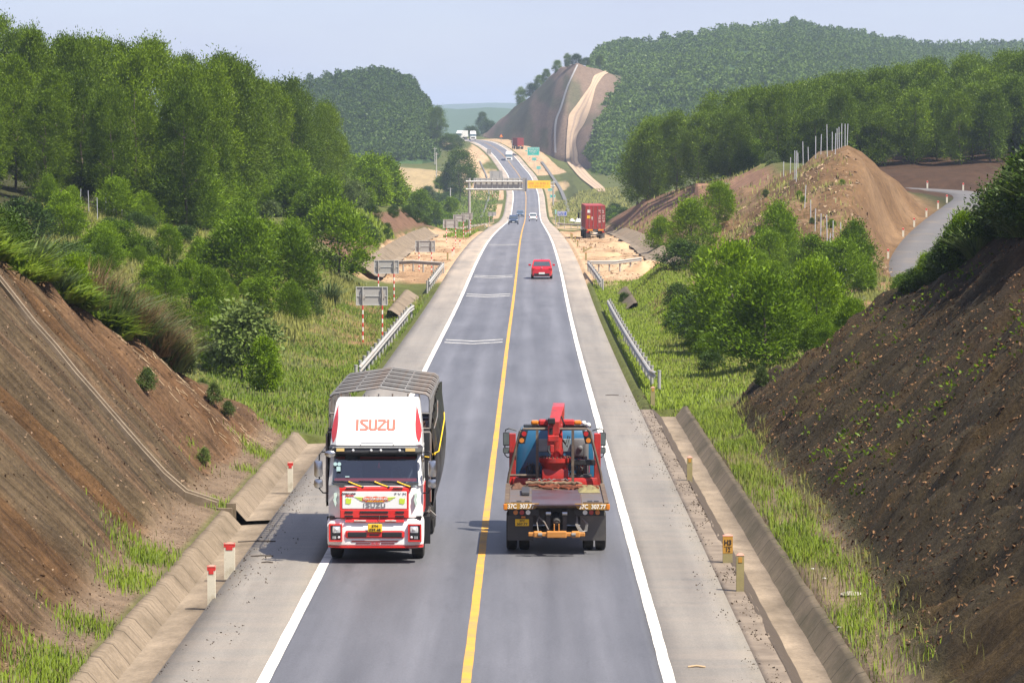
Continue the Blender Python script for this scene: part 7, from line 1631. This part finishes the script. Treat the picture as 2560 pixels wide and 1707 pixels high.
# ------------------------------------------------------------------ smaller and distant vehicles
M_tyre2 = M_rubber
def car(name, label, cat, X, Y, m, L, W, H, kind='hatch', away=False, plate=M_wplate, group=None, lift=0.0):
    """front at y = 0 facing -y; away turns it round"""
    t = thing(name, label, cat, (X, Y + (L if away else 0), float(RZ(Y)) + .004 + lift), math.pi if away else 0, group)
    w = W / 2; suv = kind in ('suv', 'pickup'); gz = .34 if suv else .20; hood = H * (.62 if suv else .60); belt = H * (.64 if suv else .63)
    def ring(y, z0, z1, f, tk=.9):
        a = w * f; return [(-a * .88, y, z0), (a * .88, y, z0), (a, y, z0 + (z1 - z0) * .28), (a * .985, y, z0 + (z1 - z0) * .72), (a * tk, y, z1), (-a * tk, y, z1), (-a * .985, y, z0 + (z1 - z0) * .72), (-a, y, z0 + (z1 - z0) * .28)]
    S = [(0, gz + .06, hood * .78, .74), (.10, gz, hood * .86, .90), (.45, gz - .02, hood * .95, .98), (L * .27, gz - .02, belt, 1), (L * .6, gz - .02, belt, 1), (L - .5, gz, belt * 1.02, .99), (L - .10, gz + .02, belt * .98, .94), (L, gz + .10, belt * .86, .84)]
    body = MB().loft([ring(*s) for s in S]).build('body', m, t, smooth=True)
    yb0, yt0 = L * .25, L * .42; yb1, yt1 = (L - .12, L - .55) if kind == 'hatch' else ((L - .15, L - .45) if kind == 'suv' else ((L * .68, L * .62) if kind == 'pickup' else (L - .45, L - 1.15)))
    bw, tw = w * .93, w * .74
    mb = MB(); mb.loft([[(-bw, yb0, belt - .02), (bw, yb0, belt - .02), (bw, yb1, belt - .02), (-bw, yb1, belt - .02)], [(-tw * 1.04, yt0, H - .05), (tw * 1.04, yt0, H - .05), (tw * 1.04, yt1, H - .05), (-tw * 1.04, yt1, H - .05)], [(-tw * .92, yt0 + .15, H), (tw * .92, yt0 + .15, H), (tw * .92, yt1 - .12, H), (-tw * .92, yt1 - .12, H)]])
    cb = mb.build('roof', m, body, smooth=True)
    def pane(nm, a0, b0, a1, b1, z0f, z1f, out):
        """pane between belt and roof on front or rear"""
        def pt(side, f): return ((-1 if side == 0 else 1) * (bw + (tw * 1.04 - bw) * f) * .90, a0 + (a1 - a0) * f + out, belt + (H - .07 - belt) * f)
        return MB().quad(pt(0, z0f), pt(1, z0f), pt(1, z1f), pt(0, z1f)).build(nm, M_glassd2, body)
    pane('windscreen', yb0, 0, yt0, 0, .06, .93, -.012); pane('rear_window', yb1, 0, yt1, 0, .16 if kind == 'hatch' else .08, .88, .012)
    for s in (-1, 1):
        f = lambda q: s * ((bw + (tw * 1.04 - bw) * q) + .010)
        MB().quad((f(.08), yb0 + .35, belt + .03), (f(.08), yb1 - .22, belt + .03), (f(.9), yt1 - .12, H - .12), (f(.9), yt0 + .1, H - .12)).build('side_window', M_glassd2, body)
        MB().rbox(s * w * .78 - w * .19, s * w * .78 + w * .19, -.02, .14, hood * .70, hood * .84, .03).build('headlight', M_lens, body)
        MB().rbox(s * w * .80 - w * .15, s * w * .80 + w * .15, L - .07, L + .015, belt * .74, belt * .95, .03).build('tail_lamp', M_redlens, body)
        MB().rbox(s * (w + .11) - .10, s * (w + .11) + .10, yb0 + .42, yb0 + .52, belt + .0, belt + .15, .03).build('mirror', m if kind != 'pickup' else M_blk, body)
        for y in (L * .19, L - L * .19): wheel(t, s * (w - .11), y, .36 if suv else .30, .21, side=s)
    if kind == 'pickup': MB().box(-w * .84, w * .84, L * .70, L - .12, belt - .25, belt + .012).build('load_bed', M_blk, body)
    mb = MB(); mb.rbox(-w * .55, w * .55, -.02, .1, gz + .12, hood * .62, .03); mb.build('grille', M_blk, body)
    mb = MB(); mb.rbox(-w * .72, w * .72, L - .06, L + .02, gz + .08, gz + .26, .03); mb.build('bumper', M_blk, body)
    MB().box(-.24, .24, L + .02, L + .03, gz + (.20 if kind == 'hatch' else .30), gz + (.34 if kind == 'hatch' else .42)).build('rear_plate', plate, body)
    MB().box(-.24, .24, -.035, -.022, gz + .14, gz + .26).build('front_plate', plate, body)
    return t, body
M_glassd2 = paint('tinted_car_glass', (.05, .065, .08), .08, var=.2, coat=.8, scale=1)
M_carred = paint('car_red', (.52, .010, .022), .25, var=.05, coat=.8)
t, b = car('hatchback', 'bright red hatchback driving away up the right lane', 'car', 1.04, 287, M_carred, 3.8, 1.72, 1.52, 'hatch', True)
MB().tube([(0, 3.0, 1.52), (0, 3.2, 1.64)], .012, 5).build('aerial', M_blk, b); MB().cyl((0, 3.84, .93), (0, 3.83, .93), .06, 14).build('badge', M_chrome, b)
car('car', 'dark blue off roader coming down the left lane before the crest', 'car', (1283.5 - VPX) * 690 / FPX, 690, paint('car_navy', (.035, .055, .10), .25, coat=.8), 4.6, 1.95, 1.78, 'suv')
car('car', 'blue grey car coming down the left lane under the cantilever sign', 'car', (1300 - VPX) * 905 / FPX, 905, paint('car_slate', (.07, .11, .17), .25, coat=.8), 4.6, 1.9, 1.62, 'sedan')
car('pickup', 'white pickup driving away in the right lane near the crest', 'pickup', (1332.5 - VPX) * 810 / FPX, 806, paint('pickup_white', (.72, .72, .71), .3, coat=.5), 5.1, 1.9, 1.78, 'pickup', True)

def far_lorry(label, X, Y, z, body_m, W=2.5, Ht=3.9, L=11, yaw=0.0, bonnet=False):
    t = thing('far_lorry', label, 'lorry', (X, Y, z), yaw); w = W / 2
    mb = MB(); mb.loft([face_plan(w * .97, .12, .45, .02), face_plan(w, .12, 1.0, 0), face_plan(w, .12, 1.75, .05)]); cab = mb.build('cab', M_wpaint, t, smooth=True)
    mb = MB(); mb.box(-w, w, .5, 2.1, .9, 2.75); mb.loft([face_plan(w * .98, .12, 2.62, .25), face_plan(w, .12, 2.78, .22), face_plan(w * .92, .3, Ht - .12, 1.1, .9), face_plan(w * .85, .3, Ht, 1.4, .6)]); mb.build('wind_deflector', M_wpaint, cab)
    MB().quad((-w * .93, .10, 1.76), (w * .93, .10, 1.76), (w * .90, .30, 2.62), (-w * .90, .30, 2.62)).box(-w * .9, w * .9, .35, .5, 1.76, 2.62).build('windscreen', paint('lorry_glass', (.10, .15, .18), .1, coat=.8), cab)
    MB().rbox(-w * .62, w * .62, -.04, .1, .72, 1.35, .04).build('grille', M_dkgrey, cab); MB().rbox(-w, w, -.06, .3, .38, .66, .06).build('bumper', M_wpaint, cab)
    for s in (-1, 1):
        MB().rbox(s * w * .78 - .18, s * w * .78 + .18, -.08, .05, .70, .92, .04).build('headlight', M_lens, cab); MB().rbox(s * (w + .2) - .09, s * (w + .2) + .09, .2, .34, 1.9, 2.5, .04).build('mirror', M_blk, cab)
        for y in (1.3, 6.5, 8.2, 9.5): wheel(t, s * (w - .16), y, .5, .3, side=s)
    MB().rbox(-w, w, 2.4, L, 1.15, Ht, .04).build('cargo_box', body_m, t); MB().box(-.5, .5, .8, L - .3, .62, 1.1).build('chassis', M_dkgrey, t)
    return t
M_boxdk = paint('dark_box', (.10, .06, .06), .6, var=.2); M_boxwh = paint('white_box', (.62, .62, .62), .5)
far_lorry('white lorry coming down the far bend, middle distance', (1272.5 - VPX) * 1345 / FPX, 1345, float(RZ(1345)) - .3, M_boxdk)
far_lorry('white lorry at the top of the road, right one of two', (1183 - VPX) * 1495 / FPX, 1495, at(1183, 351.5, 1495).z, M_boxdk, yaw=R(3))
far_lorry('white lorry half hidden by the bush at the top, left one of two', (1147 - VPX) * 1560 / FPX, 1560, at(1147, 349.5, 1560).z, M_boxwh, yaw=R(-14))

# --- container lorries seen from behind (rear at y = 0 facing -y)
M_cont = paint('container_red', (.30, .030, .028), .55, var=.15, scale=1.5, dirt=(.22, .06, .05), dirtamt=.4)
M_orange_r = paint('orange_reflector', (.85, .26, .02), .5, var=.05)
def container_lorry(label, X, Y, z, yaw, rich=True):
    t = thing('container_lorry', label, 'container lorry', (X, Y, z), yaw); zb, zt, w, L = 1.42, 4.32, 1.22, 12.2
    mb = MB(); mb.box(-w + .03, w - .03, .05, L, zb + .05, zt - .03)
    n = 34
    for k in range(n):
        y = .3 + (L - .6) * k / n; mb.box(-w, -w + .05, y, y + .2, zb + .12, zt - .12); mb.box(w - .05, w, y, y + .2, zb + .12, zt - .12)
    for s in (-1, 1):
        mb.box(s * (w - .05) - .05, s * (w - .05) + .05, 0, .12, zb, zt); mb.box(s * (w - .05) - .05, s * (w - .05) + .05, .12, L, zb, zb + .12); mb.box(s * (w - .05) - .05, s * (w - .05) + .05, .12, L, zt - .1, zt)
    mb.box(-w + .1, w - .1, 0, .12, zt - .12, zt); mb.box(-w + .1, w - .1, 0, .12, zb, zb + .12); box = mb.build('container', M_cont, t)
    for s in (-1, 1):
        mb = MB(); xa, xb = (s * .01, s * 1.10) if s > 0 else (-1.10, -.01); mb.box(xa, xb, .015, .05, zb + .13, zt - .13)
        for q in range(5): z0 = zb + .28 + q * .5; mb.box(xa + .06, xb - .06, .004, .015, z0, z0 + .30)
        door = mb.build('door', M_cont, box)
        for x in (.28, .78):
            mb = MB(); mb.cyl((s * x, -.02, zb + .06), (s * x, -.02, zt - .06), .022, 8); mb.box(s * x - .05, s * x + .05, -.035, .0, zb + .34, zb + .46); mb.build('locking_bar', M_bars, door)
    if rich:
        mb = MB(); mb.box(-1.0, -.66, -.012, .0, 3.42, 3.80); mb.build('white_label', M_wplate, box)
        mb = MB(); mb.box(-1.04, -.66, -.012, .0, 2.72, 3.10); mb.build('yellow_label', M_plate, box)
        mb = MB(); mb.prism([(-.52, 2.78), (-.32, 2.78), (-.42, 2.98)], 1, -.012, 0); mb.prism([(-.50, 2.70), (-.34, 2.70), (-.42, 2.52)], 1, -.012, 0); mb.build('hazard_label', M_wplate, box)
        rs = random.Random(4); mb = MB()
        for z in (3.70, 3.58, 3.42, 3.06, 2.94, 2.82, 2.66, 2.44, 2.32, 2.22):
            for x0 in (.36, .86):
                for q in range(4):
                    if rs.random() < .75: mb.box(x0 + q * .075, x0 + q * .075 + .05, -.010, .0, z, z + .06)
        mb.build('stencil_marks', M_lw, box)
    mb = MB(); mb.box(-.5, .5, .2, L, 1.12, 1.38); mb.box(-1.18, 1.18, -.02, .12, 1.14, 1.40); fr__ = mb.build('chassis', M_dkgrey, t)
    for s in (-1, 1):
        MB().box(s * .68 - .33, s * .68 + .33, -.035, -.02, 1.20, 1.38).build('reflector', M_orange_r, fr__)
        MB().box(s * .98 - .16, s * .98 + .16, -.03, .05, .98, 1.10).build('tail_lamp', M_redlens, fr__)
        for y in (1.2, 2.5, 3.8, 9.6): wheel(t, s * 1.05, y, .52, .28, side=s); wheel(t, s * .74, y, .52, .26, side=s)
        wheel(t, s * 1.05, 13.4, .52, .3, side=s)
        MB().box(s * .86 - .30, s * .86 + .30, .42, .46, .25, .95).build('mudguard', M_flap, t)
    mb = MB(); mb.box(-.95, .95, .0, .08, .62, .76); mb.box(-.5, -.42, .0, .3, .76, 1.12); mb.box(.42, .5, .0, .3, .76, 1.12); mb.build('underrun_bar', M_dkgrey, t)
    MB().box(-.26, .26, -.012, .0, .84, .98).build('number_plate', M_wplate, t)
    mb = MB(); mb.rbox(-1.2, 1.2, 12.5, 14.6, .9, 3.3, .1); cab = mb.build('cab', M_wpaint, t)
    for s in (-1, 1): MB().rbox(s * 1.45 - .12, s * 1.45 + .12, 14.2, 14.4, 2.3, 3.1, .05).build('mirror', M_blk, cab)
    return t
container_lorry('red container lorry parked on the sandy right verge', 8.3, 448, ground(8.3, 450) + .02, R(1.8))
container_lorry('distant red container lorry parked at the upper bend', (1301.5 - VPX) * 1375 / FPX, 1375, at(1301, 373.5, 1375).z, R(9), rich=False)
# ------------------------------------------------------------------ light settings
SUN_EL = R(58); SUN_AZ = R(122); SUN_ROT = SUN_AZ        # azimuth clockwise from the road's heading (+Y): sun high on the right, slightly behind
SUN_E = 4.8; SKY_STR = .086; SKY_AIR = 1.0; SKY_DUST = .4; SKY_OZ = 5.0; EXPO = 1.05; SKY_TINT = (.87, .85, 1.03, 1); CLOUD = (3.4, 3.62, 4.7, 1)
HAZE_COL = (.64, .78, 1, 1); HAZE_D = .00012
# ------------------------------------------------------------------ air, sky, sun, camera
zlo = min(float(V[:, 2].min()), -75) - 1.0; zhi = 78.0
mb = MB(); mb.box(-5600, 5600, -190, 11200, zlo, zhi)
M_haze = bpy.data.materials.new('haze'); M_haze.use_nodes = True; nt = M_haze.node_tree; nt.nodes.clear()
pv = nt.nodes.new('ShaderNodeVolumePrincipled'); pv.inputs['Color'].default_value = HAZE_COL; pv.inputs['Density'].default_value = HAZE_D; pv.inputs['Anisotropy'].default_value = .1
ou = nt.nodes.new('ShaderNodeOutputMaterial'); nt.links.new(pv.outputs[0], ou.inputs['Volume'])
try: M_haze.cycles.homogeneous_volume = True
except Exception: pass
hz = mb.build('haze', M_haze); tag(hz, 'thin bluish haze lying over the whole valley', 'haze', kind='stuff')
hz.display_type = 'WIRE'

w = bpy.data.worlds.new('World'); scn.world = w; w.use_nodes = True; nt = w.node_tree
bg = nt.nodes['Background']; sk = nt.nodes.new('ShaderNodeTexSky'); sk.sky_type = 'NISHITA'; sk.sun_disc = False
sk.sun_elevation = SUN_EL; sk.sun_rotation = SUN_ROT; sk.air_density = SKY_AIR; sk.dust_density = SKY_DUST; sk.ozone_density = SKY_OZ; sk.altitude = 100
tn = nt.nodes.new('ShaderNodeMix'); tn.data_type = 'RGBA'; tn.blend_type = 'MULTIPLY'; tn.inputs[0].default_value = 1; tn.inputs[7].default_value = SKY_TINT
nt.links.new(sk.outputs[0], tn.inputs[6]); tc = nt.nodes.new('ShaderNodeTexCoord'); mp = nt.nodes.new('ShaderNodeMapping'); mp.inputs['Scale'].default_value = (7, 7, 34); nz = nt.nodes.new('ShaderNodeTexNoise'); nz.inputs['Scale'].default_value = 1; nz.inputs['Detail'].default_value = 5
mr = nt.nodes.new('ShaderNodeMapRange'); mr.inputs[1].default_value = .4; mr.inputs[2].default_value = .75; mr.inputs[3].default_value = .5; mr.inputs[4].default_value = .85
nt.links.new(tc.outputs['Generated'], mp.inputs[0]); nt.links.new(mp.outputs[0], nz.inputs['Vector']); nt.links.new(nz.outputs['Fac'], mr.inputs[0])
cl = nt.nodes.new('ShaderNodeMix'); cl.data_type = 'RGBA'; cl.inputs[7].default_value = CLOUD        # thin uneven high haze
nt.links.new(mr.outputs[0], cl.inputs[0]); nt.links.new(tn.outputs[2], cl.inputs[6]); nt.links.new(cl.outputs[2], bg.inputs['Color']); bg.inputs['Strength'].default_value = SKY_STR
sl = bpy.data.lights.new('sun', 'SUN'); sl.energy = SUN_E; sl.angle = R(.55); sl.color = (1, .93, .80)
so = bpy.data.objects.new('sun', sl); col.objects.link(so)
dv = Vector((math.sin(SUN_AZ) * math.cos(SUN_EL), math.cos(SUN_AZ) * math.cos(SUN_EL), math.sin(SUN_EL)))
so.rotation_euler = dv.to_track_quat('Z', 'Y').to_euler(); so.location = dv * 60

cam = bpy.data.cameras.new('camera'); cam.sensor_width = 36; cam.lens = FPX / 2560 * 36; cam.clip_start = 1; cam.clip_end = 20000
co = bpy.data.objects.new('camera', cam); col.objects.link(co); scn.camera = co
co.matrix_world = Matrix(((CR[0], CU[0], -CF[0], 0), (CR[1], CU[1], -CF[1], 0), (CR[2], CU[2], -CF[2], ZC), (0, 0, 0, 1)))
scn.view_settings.view_transform = 'Standard'; scn.view_settings.look = 'None'; scn.view_settings.exposure = EXPO; scn.view_settings.gamma = 1
scn.render.engine = 'CYCLES'
cy = scn.cycles; cy.max_bounces = 6; cy.diffuse_bounces = 3; cy.glossy_bounces = 2; cy.transmission_bounces = 4; cy.transparent_max_bounces = 8; cy.volume_bounces = 0
cy.use_denoising = True; cy.caustics_reflective = False; cy.caustics_refractive = False; cy.sample_clamp_indirect = 4
try:
    cy.denoiser = 'OPENIMAGEDENOISE'; cy.denoising_input_passes = 'RGB_ALBEDO_NORMAL'
except Exception: pass
